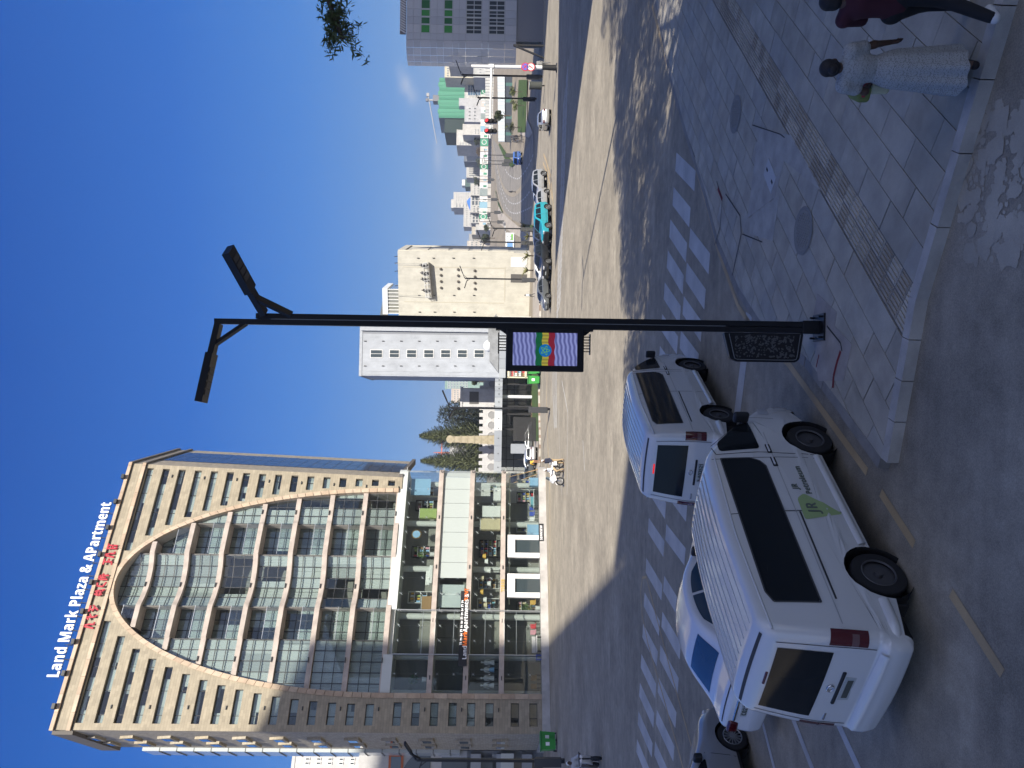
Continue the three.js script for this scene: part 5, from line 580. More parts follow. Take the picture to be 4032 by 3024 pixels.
{ // woman in a pale patterned dress, walking away to the right
  const p = W(3.42, 8.22), t = thing('person', 'woman in a long white flecked dress walking with a bundle', 'person', [p.x, 0.152, p.z], Math.atan2(0.86, 0.5));
  const f = figure(t, { kL: [0.16, 0.52, -0.1], aL: [-0.02, 0.09, -0.08], kR: [0.03, 0.5, 0.1], aR: [-0.3, 0.16, 0.1], eL: [0.02, 1.13, -0.25], wL: [0.2, 1.03, -0.2], eR: [0.07, 1.13, 0.25], wR: [0.16, 0.9, 0.27] }, {}, 0.016, 0.93);
  const { J, cloth, add, mid } = f; const dressM = cm2('dress', [0.5, 0.51, 0.49], { tex: 'fabric', side: THREE.DoubleSide });
  cloth('bodice', [[[0, 1.02, 0], J.ch, 0.115, 0.13, 0.8], [J.sL, J.sR, 0.07, 0.07], [mid(J.pel, J.ch, 0.5), J.ch, 0.11, 0.152, 0.75], [J.sL, mid(J.sL, J.eL, 0.5), 0.06, 0.064], [J.sR, mid(J.sR, J.eR, 0.5), 0.06, 0.064]], 0.02, dressM, 0.016, 0.05, 0.14);
  { const P = [], I = [], n = 72, m = 16; for (let j = 0; j <= m; j++) { const v = j / m, y = 1.12 - 0.92 * v, R = 0.14 + 0.06 * Math.min(1, v * 4.5) + 0.065 * v; for (let i = 0; i < n; i++) { const a = i / n * 2 * PI, fold = 1 + v * (0.06 * Math.sin(a * 9 + v * 1.5) + 0.04 * Math.sin(a * 5 + 1)); P.push(-0.07 * v * v + Math.cos(a) * R * fold * (0.92 + 0.28 * v), y + 0.02 * v * Math.sin(a * 3), Math.sin(a) * R * fold); } } for (let j = 0; j < m; j++) for (let i = 0; i < n; i++) { const a = j * n + i, b = j * n + (i + 1) % n, c = a + n, e = b + n; I.push(a, b, c, b, e, c); } const g = new THREE.BufferGeometry(); g.setAttribute('position', new THREE.Float32BufferAttribute(P, 3)); g.setIndex(I); g.computeVertexNormals(); obj('skirt', norm(g), dressM, f.body, 0.14); }
  cloth('hair', [[add(J.hd, [-0.02, 0.035, 0]), add(J.hd, [-0.035, -0.01, 0]), 0.096, 0.085, 1], [add(J.hd, [-0.12, 0.02, 0]), add(J.hd, [-0.15, 0.03, 0]), 0.05, 0.045]], 0.004, cm2('hair', [0.012, 0.01, 0.01], { rough: 0.7 }), 0.012, 0.02);
  for (const s of ['L', 'R']) cloth('shoe', [[add(J['a' + s], [-0.02, -0.03, 0]), add(J['a' + s], [0.17, -0.045, 0]), 0.042, 0.035]], 0.006, cm2('shoe_black', [0.02, 0.016, 0.016]), 0.014, 0.02);
  const hp = [J.wL[0] + 0.05, J.wL[1], J.wL[2] - 0.01];
  const bag = thing('parcel', 'small green and yellow bundle held in the crook of her arm', 'parcel', [0, 0, 0]); const wp = new V3(hp[0], hp[1], hp[2]).multiplyScalar(0.93).applyAxisAngle(new V3(0, 1, 0), t.rotation.y).add(t.position); bag.position.copy(wp); bag.rotation.y = t.rotation.y;
  bag.scale.setScalar(1.5); obj('wrap', rbx(0.2, 0.1, 0.12, 0.03, 0.04, 0.02, -0.06), cm2('parcel_green', [0.16, 0.2, 0.06]), bag); obj('ribbon', rbx(0.21, 0.03, 0.125, 0.01, 0.04, 0.03, -0.02), cm2('parcel_red', [0.3, 0.05, 0.05]), bag); obj('tissue', rbx(0.12, 0.14, 0.08, 0.03, 0.0, -0.09, -0.02), cm2('parcel_pale', [0.45, 0.45, 0.3]), bag);
}
{ // man in dark clothes striding out of the frame
  const p = W(4.0, 7.98), t = thing('person', 'person in a dark maroon top, black trousers and white shoes', 'person', [p.x, 0.152, p.z], Math.atan2(0.62, 0.78));
  const f = figure(t, { kL: [0.22, 0.52, -0.1], aL: [0.22, 0.09, -0.1], kR: [-0.1, 0.5, 0.1], aR: [-0.46, 0.15, 0.1], eR: [-0.14, 1.14, 0.24], wR: [-0.32, 0.96, 0.27], eL: [0.14, 1.13, -0.24], wL: [0.34, 1.02, -0.22], hd: [0.05, 1.57, 0] }, {}, 0.018, 1.0);
  const { J, cloth, add, mid, torso, leg } = f;
  cloth('shirt', [...torso, [J.sL, mid(J.sL, J.eL, 0.9), 0.056, 0.055], [J.sR, mid(J.sR, J.eR, 0.9), 0.056, 0.055]], 0.016, cm2('maroon', [0.055, 0.012, 0.02])); cloth('trousers', [...leg('L'), ...leg('R'), [J.hL, J.hR, 0.1, 0.1, 0.95]], 0.017, cm2('black', [0.012, 0.012, 0.013])); cloth('hair', [[add(J.hd, [-0.015, 0.035, 0]), add(J.hd, [-0.03, -0.01, 0]), 0.096, 0.085]], 0.005, cm2('hair'));
  for (const s of ['L', 'R']) cloth('shoe', [[add(J['a' + s], [-0.02, -0.03, 0]), add(J['a' + s], [0.17, -0.045, 0]), 0.045, 0.038]], 0.008, cm2('shoe_white', [0.6, 0.6, 0.58]), 0.014, 0.02);
}

// ================================================================ street lamps
const mPole = mat('pole_black', [0.02, 0.021, 0.024], { rough: 0.38, metal: 0.5 }), mStrip = mat('pole_strip', [0.22, 0.24, 0.25], { rough: 0.4, metal: 0.4 }), mLed = mat('led_face', [0.10, 0.095, 0.085], { rough: 0.5 });
function lampHead(t, dir, y, base, len, rise, w) { // an arm that widens into a flat lamp head, with a diagonal brace
  const d = new V3(dir[0], 0, dir[1]).normalize(), P = (k, h) => [d.x * k + base[0], y + h, d.z * k + base[1]];
  const a = obj('lamp_arm', [beam(P(0.04, 0), P(len * 0.42, rise * 0.42), w * 0.6, 0.09)], mPole, t); obj('brace', beam(P(0.02, -0.42), P(len * 0.28, rise * 0.28 - 0.03), w * 0.5, 0.05), mPole, t);
  const h = obj('lamp_head', [beam(P(len * 0.4, rise * 0.4), P(len, rise), w, 0.11)], mPole, t); for (let i = 0; i < 4; i++) { const k0 = len * (0.58 + i * 0.09), k1 = k0 + len * 0.07; obj('led_panel', beam(P(k0, rise * k0 / len - 0.06), P(k1, rise * k1 / len - 0.06), w * 0.75, 0.012), mLed, h); }
}
{
  const b = gp(3230, 1290, 0.15), t = thing('street_lamp', 'tall black double arm street lamp with a lit screen and a lower panel', 'street lamp', [b.x, 0.15, b.z], 0);
  obj('pole', [rbx(0.085, 9.35, 0.12, 0.008, -0.048, 4.7, 0), rbx(0.085, 8.72, 0.12, 0.008, 0.042, 4.38, 0)], mPole, t); obj('light_strip', bx0(-0.012, 0.006, 1.5, 8.5, 0.03, 0.058), mStrip, t);
  obj('base_plate', [rbx(0.42, 0.03, 0.42, 0.006, 0, 0.02, 0), rbx(0.2, 0.3, 0.16, 0.01, 0, 0.15, 0)], mPole, t); for (const [x, z] of [[-0.16, -0.16], [0.16, -0.16], [-0.16, 0.16], [0.16, 0.16]]) obj('anchor_bolt', cyl(0.018, 0.018, 0.07, x, 0.03, z, 6), mPole, t);
  lampHead(t, [-1, 0.12], 9.32, [-0.05, 0], 1.25, 0.2, 0.24); lampHead(t, [0.8, 0.6], 8.62, [0.05, 0], 1.12, 0.34, 0.27);
  // lit screen on the left of the pole
  const sc = obj('screen_housing', [rbx(0.66, 1.2, 0.16, 0.02, -0.42, 4.29, 0.02), extr([[-0.09, 3.56], [-0.18, 3.66], [-0.2, 3.72], [-0.09, 3.72]], 0.12).translate(0, 0, -0.05), extr([[-0.09, 5.02], [-0.2, 4.86], [-0.09, 4.86]], 0.12).translate(0, 0, -0.05), bx0(-0.12, -0.06, 3.55, 5.05, -0.07, 0.09)], mPole, t);
  for (let i = 0; i < 6; i++) { obj('fin', bx0(-0.2 - i * 0.045 - 0.012, -0.2 - i * 0.045, 3.6, 3.7, -0.04, 0.06), mPole, sc); obj('fin', bx0(-0.2 - i * 0.045 - 0.012, -0.2 - i * 0.045, 4.88, 5.0, -0.04, 0.06), mPole, sc); } obj('fin_rail', bx0(-0.48, -0.16, 3.585, 3.6, -0.04, 0.06), mPole, sc); obj('fin_rail', bx0(-0.48, -0.16, 5.0, 5.015, -0.04, 0.06), mPole, sc);
  const cw = 256, chh = 512, data = new Uint8Array(cw * chh * 4); for (let j = 0; j < chh; j++) for (let i = 0; i < cw; i++) { const v = 1 - (j + 0.5) / chh, u = (i + 0.5) / cw; let c; const wob = 0.006 * Math.sin(u * 19); const vv = v + wob; const band = Math.sin((vv * 15 + u * 0.9) * 2 * PI); if (vv < 0.355 || vv > 0.65) { const k = 0.5 + 0.5 * band; c = [86 + 62 * k, 92 + 64 * k, 150 + 66 * k]; } else if (vv < 0.453) c = [16, 92, 58]; else if (vv < 0.552) { const k = 0.5 + 0.5 * Math.sin(u * 60); c = [138 + 40 * k, 128 + 40 * k, 62]; } else c = [128, 32, 52]; const du = (u - 0.46) * 0.505, dv = (v - 0.503) * 0.99, R = Math.hypot(du, dv); if (R < 0.098) { c = [18, 106, 178]; const a = Math.atan2(dv, du), star = 0.034 + 0.034 * Math.pow(Math.abs(Math.cos(2.5 * (a - PI / 2))), 3); if (Math.abs(R - star) < 0.007 || (R < 0.03 && R > 0.02)) c = [104, 170, 96]; } if (i % 2) c = c.map(q => q * 0.94); data.set([c[0], c[1], c[2], 255], (j * cw + i) * 4); }
  const tex = new THREE.DataTexture(data, cw, chh); tex.colorSpace = THREE.SRGBColorSpace; tex.magFilter = THREE.LinearFilter; tex.needsUpdate = true;
  const sm = new THREE.MeshStandardMaterial({ color: 0x050505, roughness: 0.4, emissive: 0xffffff, emissiveMap: tex, emissiveIntensity: 0.42 }); sm.name = 'screen_glow'; const pg = new THREE.PlaneGeometry(0.505, 0.99); const pm = new THREE.Mesh(pg, sm); pm.name = 'screen'; pm.position.set(-0.405, 4.29, 0.102); sc.add(pm);
  // lower lit-map panel
  const lp = obj('lower_panel', extr(fillet2([[-0.1, 1.52], [-0.1, 0.28], [-0.5, 0.34], [-0.55, 0.4], [-0.55, 1.32], [-0.5, 1.42]], 0.03), 0.1).translate(0, 0, -0.05), mPole, t); const r = rng(5), fl = []; for (let i = 0; i < 260; i++) fl.push(new THREE.CircleGeometry(0.006 + r() * 0.012, 5).scale(1, 1 + r(), 1).rotateZ(r() * 3).translate(-0.14 - r() * 0.34, 0.42 + r() * 0.92, 0.0525 + r() * 0.0008)); const fo = obj('peeling_paint', fl, mat('flake', [0.085, 0.088, 0.09]), lp); fo.userData.kind = 'stuff'; obj('panel_trim', tube([[-0.12, 1.44, 0.055], [-0.49, 1.35, 0.055], [-0.515, 1.28, 0.055], [-0.515, 0.44, 0.055], [-0.47, 0.38, 0.055], [-0.12, 0.33, 0.055]], 0.006, 40, 4), mStrip, lp);
}
function farLamp(base, h, label, o = {}) { // distant double lamp
  const t = thing('street_lamp', label, 'street lamp', base, o.turn || 0, o.group); obj('pole', rbx(0.2, h - 1.0, 0.22, 0.01, 0, (h - 1) / 2, 0), mPole, t); obj('base_box', rbx(0.62, 2.0, 0.4, 0.04, o.boxSide || -0.1, 1.25, 0), mat('lamp_box', [0.035, 0.037, 0.04], { rough: 0.5 }), t); obj('stub', bx(0.26, 0.3, 0.26, 0, 0.15, 0), mPole, t);
  lampHead(t, o.d1 || [-1, 0.3], h - 1.4, [0, 0], 1.5, 0.45, 0.3); lampHead(t, o.d2 || [1, -0.2], h - 0.95, [0, 0], 1.9, 0.75, 0.32); return t;
}

// ================================================================ what stands behind and beside the viewer and throws the long shade
function slabBuilding(name, label, pts, h, rgb, key) {
  const t = thing(name, label, 'building', [0, 0, 0]); const m = mat(key, rgb, { tex: 'stucco' }); obj('wall', slab(ccw(pts), 0, h), m, t, 8); const P = ccw(pts), pl = mat('street_pane', [0.05, 0.06, 0.07], { rough: 0.06, clearcoat: 1 });
  const ws = []; for (let i = 0; i < P.length; i++) { const a = P[i], b = P[(i + 1) % P.length], L = Math.hypot(b[0] - a[0], b[1] - a[1]), n = Math.floor(L / 3.2); const ux = (b[0] - a[0]) / L, uy = (b[1] - a[1]) / L; for (let f = 0; f * 3.5 + 4 < h; f++) { const y = 1.4 + f * 3.5, g = bx(L - 1.6, 1.6, 0.08); g.rotateY(Math.atan2(uy, ux)); g.translate((a[0] + b[0]) / 2 + uy * 0.02, y + 0.8, -((a[1] + b[1]) / 2 - ux * 0.02)); ws.push({ g, m: pl }); } }
  pieces(t, 'window_band', ws); obj('parapet', slab(ccw(pts.map(p => p)), h, h + 0.02), m, t); return t;
}
slabBuilding('office_tower', 'high office tower standing behind the viewer across the street', [[-2.6, -29.2], [17.4, -29.2], [27.1, -53], [7.1, -53]], 114.5, [0.62, 0.58, 0.51], 'tower_beige');
slabBuilding('office_block', 'lower office block standing beside the high office tower', [[21.1, -37.9], [39.1, -49.4], [57, -61], [57, -82], [38.6, -82], [26.8, -52.2]], 61, [0.6, 0.57, 0.52], 'block_grey');
slabBuilding('office_block', 'mid rise block on the right of the wide road', [[29.6, 30], [75, 30], [75, 5], [39.7, 5]], 38.7, [0.4, 0.38, 0.34], 'block_pale');
slabBuilding('office_tower', 'unseen high tower on the right added to shade the panelled building', [[62, 60], [95, 60], [95, 40], [70, 40]], 98, [0.36, 0.35, 0.34], 'tower_grey');  // unseen tower, placed so that its shadow covers the panelled building

// ================================================================ trees
function limbs(r, base, top, n, spread, rad) { const gs = [rod(base, top, rad, rad * 0.55, 9)]; const B = new V3(...base), Tp = new V3(...top); for (let i = 0; i < n; i++) { const f = 0.45 + 0.5 * i / n, p = B.clone().lerp(Tp, f), a = i * 2.4 + r(), L = spread * (0.6 + r() * 0.6), e = p.clone().add(new V3(Math.cos(a) * L, L * (0.5 + r() * 0.5), Math.sin(a) * L)); gs.push(rod(p, e, rad * 0.45, rad * 0.15, 6)); } return merge(gs); }
function roundTree(pos, h, rad, label, key, rgb, o = {}) {
  const r = rng(o.seed || 3), t = thing(o.name || 'street_tree', label, 'tree', pos, 0, o.group); obj('trunk', limbs(r, [0, -0.2, 0], [0, h * 0.62, 0], 7, rad * 0.7, o.trunk || h * 0.022), mBark, t);
  const bl = []; const nb = o.blobs || 9; for (let i = 0; i < nb; i++) { const a = i * 2.4, k = rad * (0.25 + 0.55 * r()); bl.push([Math.cos(a) * k, h - rad * (o.flat || 0.9) * (0.35 + r() * 1.1), Math.sin(a) * k, rad * (0.38 + r() * 0.22), rad * (0.28 + r() * 0.2), rad * (0.38 + r() * 0.22)]); }
  obj('crown', leafCloud(r, bl, o.n || 3000, o.leaf || 0.16, o.thin || 0.6), leafM(key, rgb), t); return t;
}
[[9.8, 9, 18, 3.8], [15, 11, 19, 4.2], [21, 13.5, 19, 4.2], [27.5, 17, 19, 4.2]].forEach(([x, d, h, R], i) => { roundTree([x, 0.1, -d], h, R, 'tall feathery street tree beside the corner pavement', 'feather', [0.075, 0.10, 0.03], { seed: 40 + i, n: 10500, leaf: 0.21, group: 'trees along the near pavement', flat: 1.15, blobs: 13 }); });
{ // the one bough of the nearest tree that hangs into view
  const r = rng(12), t = thing('tree_bough', 'drooping leafy bough hanging into the blue sky', 'branch', [0, 0, 0]); const B = (x, y, d) => new V3(x, y, -d); const tips = []; const main = [B(9.4, 9.2, 9.6), B(7.4, 8.55, 10.6), B(6.2, 7.95, 11), B(5.35, 7.62, 11.1), B(4.92, 7.45, 11.15)];
  const gs = [tube(main, 0.035, 24, 6)]; const cv = new THREE.CatmullRomCurve3(main); const bl = []; for (let i = 0; i < 34; i++) { const f = 0.42 + 0.58 * i / 34, p = cv.getPoint(f), e = p.clone().add(new V3((r() - 0.75) * 0.5, (r() - 0.62) * 0.55, (r() - 0.5) * 0.7)); gs.push(rod(p, e, 0.009, 0.003, 4)); for (let k = 0; k < 3; k++) { const c = p.clone().lerp(e, 0.4 + k * 0.3); bl.push([c.x, c.y, c.z, 0.12, 0.1, 0.12]); } } obj('twigs', gs, mBark, t); obj('leaves', leafCloud(r, bl, 1500, 0.06, 0.4), leafM('bough', [0.09, 0.115, 0.035]), t);
}
function fir(pos, h, rad, label, seed, o = {}) { // tiered araucaria: whorls of upcurved boughs set with needles
  const r = rng(seed), t = thing('fir_tree', label, 'tree', pos, 0, 'fir trees behind the canopy'); obj('trunk', rod([0, -0.3, 0], [0, h * 0.98, 0], h * 0.016, 0.03, 8), mBark, t); const pos3 = []; const tiers = o.tiers || 46;
  for (let i = 0; i < tiers; i++) { const f = i / (tiers - 1), y = h * (0.1 + 0.88 * f), L = rad * Math.pow(1 - f, o.pow || 0.72) * (0.85 + r() * 0.3) + 0.18, n = Math.round(20 - 10 * f); for (let k = 0; k < n; k++) { const a = k / n * 2 * PI + i * 1.3 + r() * 0.3, ll = L * (0.8 + r() * 0.35), steps = Math.max(4, Math.round(ll / 0.22)); for (let s = 1; s <= steps; s++) { const q = s / steps, x = Math.cos(a) * ll * q, z = Math.sin(a) * ll * q, yy = y + ll * (0.42 * q * q - 0.12 * q); for (let m = 0; m < 6; m++) { const w = 0.5 * (1.15 - q * 0.4), b = r() * 6.3, p = [x + Math.cos(b) * w, yy + 0.08 + Math.abs(Math.sin(b * 1.7)) * w * 0.8, z + Math.sin(b) * w], tx = -Math.sin(a) * 0.11, tz = Math.cos(a) * 0.11; pos3.push(x - tx, yy, z - tz, x + tx, yy + 0.05, z + tz, ...p); } } } }
  const g = new THREE.BufferGeometry(); g.setAttribute('position', new THREE.Float32BufferAttribute(pos3, 3)); g.computeVertexNormals(); obj('crown', norm(g), leafM('fir', [0.105, 0.12, 0.05]), t); return t;
}

{ // high mast beside the road, its long thin shadow crosses the sunlit asphalt
  const t = thing('high_mast', 'slender high lighting mast beside the wide road', 'street lamp', [16.65, 0, -25]); obj('mast', cyl(0.16, 0.09, 21, 0, 0, 0, 10), mPole, t); obj('lamp_arm', beam([0, 20.9, 0], [-1.6, 21.3, 0.3], 0.22, 0.1), mPole, t); obj('lamp_arm', beam([0, 20.3, 0], [1.6, 20.8, -0.3], 0.22, 0.1), mPole, t); obj('door_box', rbx(0.4, 1.2, 0.3, 0.03, 0, 0.7, 0), mPole, t);
}

// ================================================================ middle distance
const R3 = zoomed(1400, 900, 0.633), R4 = zoomed(1500, 0, 0.603), C2 = zoomed(2060, 600, 0.3918);
const mConc = mat('pale_concrete', [0.46, 0.44, 0.40], { tex: 'stucco' });
const mPaneB = mat('building_pane', [0.055, 0.07, 0.08], { rough: 0.06, clearcoat: 1 }), mFrameW = mat('frame_white', [0.62, 0.62, 0.6], { rough: 0.5 });
// a building given by the picture rectangle of its front (top, bottom, left, right in the stored picture) and its distance
function frontBox(z, x0, x1, yR, yL, d, depth, yaw = 0) {
  const tl = dp(...z(x0, yL), d), tr = dp(...z(x0, yR), d), bl = dp(...z(x1, yL), d); const g0 = terrain(d), w = Math.abs(tr.x - tl.x), top = (tl.y + tr.y) / 2, low = x1 === null ? g0 : Math.min(bl.y, top - 1);
  return { cx: (tl.x + tr.x) / 2, w, top, base: g0 - 0.5, low, d, depth, yaw, px: w / Math.abs(z(0, yL)[1] - z(0, yR)[1]), s: (a, b) => { const p = dp(...z(a, b), d); return [p.x - (tl.x + tr.x) / 2, p.y - g0]; } };
}
const wallM = (k, rgb) => mat('wall_' + k, rgb, { tex: 'stucco', rough: 0.85 });
function winGrid(t, B, cols, rows, x0, x1, y0, y1, fw, fh, o = {}) { // recessed-looking window parts on the front face, each its own piece
  const list = []; for (let j = 0; j < rows; j++) for (let i = 0; i < cols; i++) { if (o.skip && o.skip(i, j)) continue; const cx = x0 + (x1 - x0) * (i + 0.5) / cols, cy = y0 + (y1 - y0) * (j + 0.5) / rows, w = (x1 - x0) / cols * fw, h = (y1 - y0) / rows * fh; list.push([cx, cy, w, h]); }
  for (const [cx, cy, w, h] of list) { const zf = o.z ?? B.depth0; const f = obj('window', [bx0(cx - w / 2 - 0.08, cx + w / 2 + 0.08, cy - h / 2 - 0.08, cy - h / 2, zf, zf + 0.12), bx0(cx - w / 2 - 0.08, cx + w / 2 + 0.08, cy + h / 2, cy + h / 2 + 0.08, zf, zf + 0.12), bx0(cx - w / 2 - 0.08, cx - w / 2, cy - h / 2, cy + h / 2, zf, zf + 0.12), bx0(cx + w / 2, cx + w / 2 + 0.08, cy - h / 2, cy + h / 2, zf, zf + 0.12)], o.frame || mFrameW, t); obj('pane', bx0(cx - w / 2, cx + w / 2, cy - h / 2, cy + h / 2, zf, zf + 0.03), o.pane || mPaneB, f); if (o.mull) obj('mullion', bx0(cx - 0.04, cx + 0.04, cy - h / 2, cy + h / 2, zf + 0.03, zf + 0.08), o.frame || mFrameW, f); }
}
function building(name, label, B, m, o = {}) { const t = thing(name, label, 'building', [B.cx, terrain(B.d), -B.d], B.yaw || 0, o.group); const H = B.top - terrain(B.d); B.H = H; B.depth0 = 0; obj('wall', bx0(-B.w / 2, B.w / 2, -1, H, -B.depth, 0), m, t, 7); if (o.parapet !== false) obj('parapet', [bx0(-B.w / 2 - 0.1, B.w / 2 + 0.1, H, H + 0.5, -0.3, 0.08), bx0(-B.w / 2 - 0.1, -B.w / 2 + 0.25, H, H + 0.5, -B.depth, -0.3), bx0(B.w / 2 - 0.25, B.w / 2 + 0.1, H, H + 0.5, -B.depth, -0.3)], o.cap || m, t); return t; }

{ // white tower with a single column of windows
  const B = frontBox(R3, 42, 900, 560, 915, 140, 14, 0.05), t = building('white_tower', 'blank bluish white tower with one column of seven windows', B, wallM('bluewhite', [0.40, 0.43, 0.475]));
  for (const [a, b] of [[95, 165], [213, 270], [320, 377], [427, 483], [532, 588], [636, 692], [740, 797]]) { const p = B.s(a, 800), q = B.s(b, 757); const f = obj('window', [bx0(p[0] - 0.1, q[0] + 0.1, q[1] - 0.12, p[1] + 0.1, 0, 0.06)], mFrameW, t); obj('pane', bx0(p[0], (p[0] + q[0]) / 2 - 0.04, q[1], p[1], 0.05, 0.09), mPaneB, f); obj('pane', bx0((p[0] + q[0]) / 2 + 0.04, q[0], q[1], p[1], 0.05, 0.09), mPaneB, f); }
  for (const y of [700, 855]) for (let i = 0; i < 7; i++) { const p = B.s(60 + i * 112, y); obj('wall_lamp', bx(0.14, 0.4, 0.14, p[0], p[1], 0.07), mBlackTrim, t); }
  { const p = B.s(42, 640), q = B.s(840, 632); obj('groove', bx0(p[0] - 0.35, p[0] + 0.1, q[1], p[1], -0.001, 0.02), mat('groove_grey', [0.2, 0.21, 0.23]), t); obj('pier', bx0(p[0] + 0.15, B.w / 2 + 0.05, 0, p[1] + 0.2, 0, 0.5), wallM('bluewhite'), t); } for (const y of [885, 905]) { const p = B.s(60, y); obj('edge_moulding', bx0(p[0] - 0.06, p[0] + 0.06, 0, p[1], 0, 0.05), wallM('bluewhite'), t); }
  const rf = B.s(870, 740); obj('porch_roof', extr([[-4.6, 0], [4.6, 0], [2.6, 1.6], [-2.6, 1.6]], 3).translate(rf[0], rf[1] - 0.6, 0.1), mat('roof_grey', [0.26, 0.27, 0.28], { tex: 'grain' }), t); { const p = B.s(810, 735); obj('tank', new THREE.SphereGeometry(1.1, 16, 10).scale(1, 0.9, 1).translate(p[0], p[1] - 0.6, 1.6), mat('tank_white', [0.6, 0.62, 0.64], { rough: 0.5 }), t); }
}
{ // cream building with the painters' platform
  const B = frontBox(R3, 266, 1080, 142, 620, 145, 13, -0.25), creamW = wallM('ivory', [0.56, 0.545, 0.48]), t = building('ivory_building', 'big ivory rendered building with a rope platform on its blank wall', B, creamW, { parapet: false });
  const gm = mat('groove_ivory', [0.42, 0.39, 0.31]); for (const y of [238, 455]) { const p = B.s(300, y), q = B.s(925, y); obj('groove', bx0(p[0] - 0.07, p[0] + 0.07, q[1], p[1], 0.001, 0.03), gm, t); } { const a = B.s(930, 238), b = B.s(930, 455); obj('groove', bx0(b[0], a[0], a[1] - 0.07, a[1] + 0.07, 0.001, 0.03), gm, t); }
  for (let i = 0; i < 4; i++) for (const [x, ys] of [[533, [252, 290, 328, 368]], [640, [255, 293, 330, 372]], [743, [262, 300, 338, 375]]]) { const p = B.s(x, ys[i]); const f = obj('wall_fitting', new THREE.SphereGeometry(0.26, 10, 7).scale(1, 1, 0.6).translate(p[0], p[1], 0.12), mat('fitting_dark', [0.08, 0.07, 0.06]), t); }
  for (const y of [185, 415, 520]) for (const x of [395, 490, 612, 737]) { const p = B.s(x, y); obj('wall_lamp', bx(0.13, 0.4, 0.14, p[0], p[1], 0.07), mBlackTrim, t); }
  for (const y of [175, 215, 265, 355]) { const p = B.s(266, y); obj('davit', rod([p[0], B.H, -0.3], [p[0], B.H + 0.5, 0.5], 0.06), mBlackTrim, t); }
  // right return with its framed panels
  const side = []; const W2 = B.w / 2; const sd = obj('side_frame', [bx0(W2, W2 + 0.18, 3, B.H, -1.2, -0.6), bx0(W2, W2 + 0.18, 3, B.H, -12.6, -12), bx0(W2, W2 + 0.18, B.H - 1.2, B.H, -12, -1.2)], creamW, t); for (let i = 0; i < 5; i++) obj('side_panel', bx0(W2, W2 + 0.1, 4 + i * 3.8, 7 + i * 3.8, -10.5, -3), mat('panel_ivory', [0.52, 0.49, 0.41]), sd);
  // openings at the foot
  for (const [a, b, c, e] of [[965, 1065, 285, 335], [965, 1065, 180, 240]]) { const p = B.s(a, e), q = B.s(b, c); obj('door', bx0(p[0], q[0], Math.max(0, q[1]), p[1], 0.01, 0.06), a === 965 && c === 285 ? mat('opening_dark', [0.09, 0.085, 0.08]) : mFrameW, t); }
  // penthouse
  const p0 = B.s(190, 535), p1 = B.s(266, 385); const ph = obj('penthouse', bx0(p0[0], p1[0], B.H, p0[1], -9, -1.5), mat('pent_pane', [0.2, 0.2, 0.17], { rough: 0.15, clearcoat: 1 }), t); obj('fascia', bx0(p0[0] - 0.2, p1[0] + 0.2, p0[1], p0[1] + 1.0, -9.2, -1.3), mat('pent_white', [0.55, 0.58, 0.6]), ph); for (let i = 0; i <= 7; i++) obj('mullion', bx(0.14, p0[1] - B.H, 0.14, p0[0] + (p1[0] - p0[0]) * i / 7, (p0[1] + B.H) / 2, -1.45), mFrameW, ph); const gp2 = B.s(132, 535); obj('glass_roof', extr([[p0[0] - 6, p0[1] + 1], [p0[0] + (p1[0] - p0[0]) * 0.62, p0[1] + 1], [p0[0] - 1, gp2[1]], [p0[0] - 6, gp2[1]]], 6).translate(0, 0, -8), mat('roof_glass', [0.12, 0.13, 0.13], { rough: 0.1, clearcoat: 1 }), ph);
  const yawM = new THREE.Matrix4().makeRotationY(B.yaw), wpos = (x, y, z) => new V3(x, y, z).applyMatrix4(yawM).add(t.position);
  // hanging platform and its painters
  const a = B.s(455, 425), b = B.s(440, 210), ctr = [(a[0] + b[0]) / 2, (a[1] + b[1]) / 2], tilt = Math.atan2(b[1] - a[1], b[0] - a[0]), Lp = Math.hypot(b[0] - a[0], b[1] - a[1]);
  const pl = thing('rope_platform', 'painters cradle hanging on ropes against the ivory wall', 'platform', wpos(ctr[0], ctr[1] - 0.6, 0.55), B.yaw); pl.rotation.z = tilt; const st = mat('cradle_steel', [0.5, 0.5, 0.48], { rough: 0.5 }); obj('deck', bx(Lp, 0.12, 0.9), mat('cradle_deck', [0.2, 0.19, 0.17]), pl); for (const z of [-0.42, 0.42]) for (const y of [0.55, 1.1]) obj('rail', bx(Lp, 0.06, 0.05, 0, y, z), st, pl); for (let i = 0; i <= 8; i++) for (const z of [-0.42, 0.42]) obj('post', bx(0.06, 1.1, 0.06, -Lp / 2 + Lp * i / 8, 0.55, z), st, pl); for (let i = 0; i < 8; i++) obj('brace', rod([-Lp / 2 + Lp * i / 8, 0.05, 0.44], [-Lp / 2 + Lp * (i + 1) / 8, 1.08, 0.44], 0.025), st, pl); obj('hoist', rbx(0.35, 0.8, 0.35, 0.05, -Lp / 2 + 0.2, 0.7, 0), st, pl); obj('hoist', rbx(0.35, 0.8, 0.35, 0.05, Lp / 2 - 0.2, 0.7, 0), st, pl);
  for (const s of [-1, 1]) tag(obj('hoist_rope', rod(wpos(ctr[0] + s * Lp * 0.47, ctr[1] + s * (b[1] - a[1]) * 0.47, 0.55), wpos(ctr[0] + s * Lp * 0.45, B.H + 0.4, 0.4), 0.03), mat('rope_grey', [0.3, 0.3, 0.28])), s < 0 ? 'thin rope holding the lower end of the painters cradle' : 'thin rope holding the raised end of the painters cradle', 'rope');
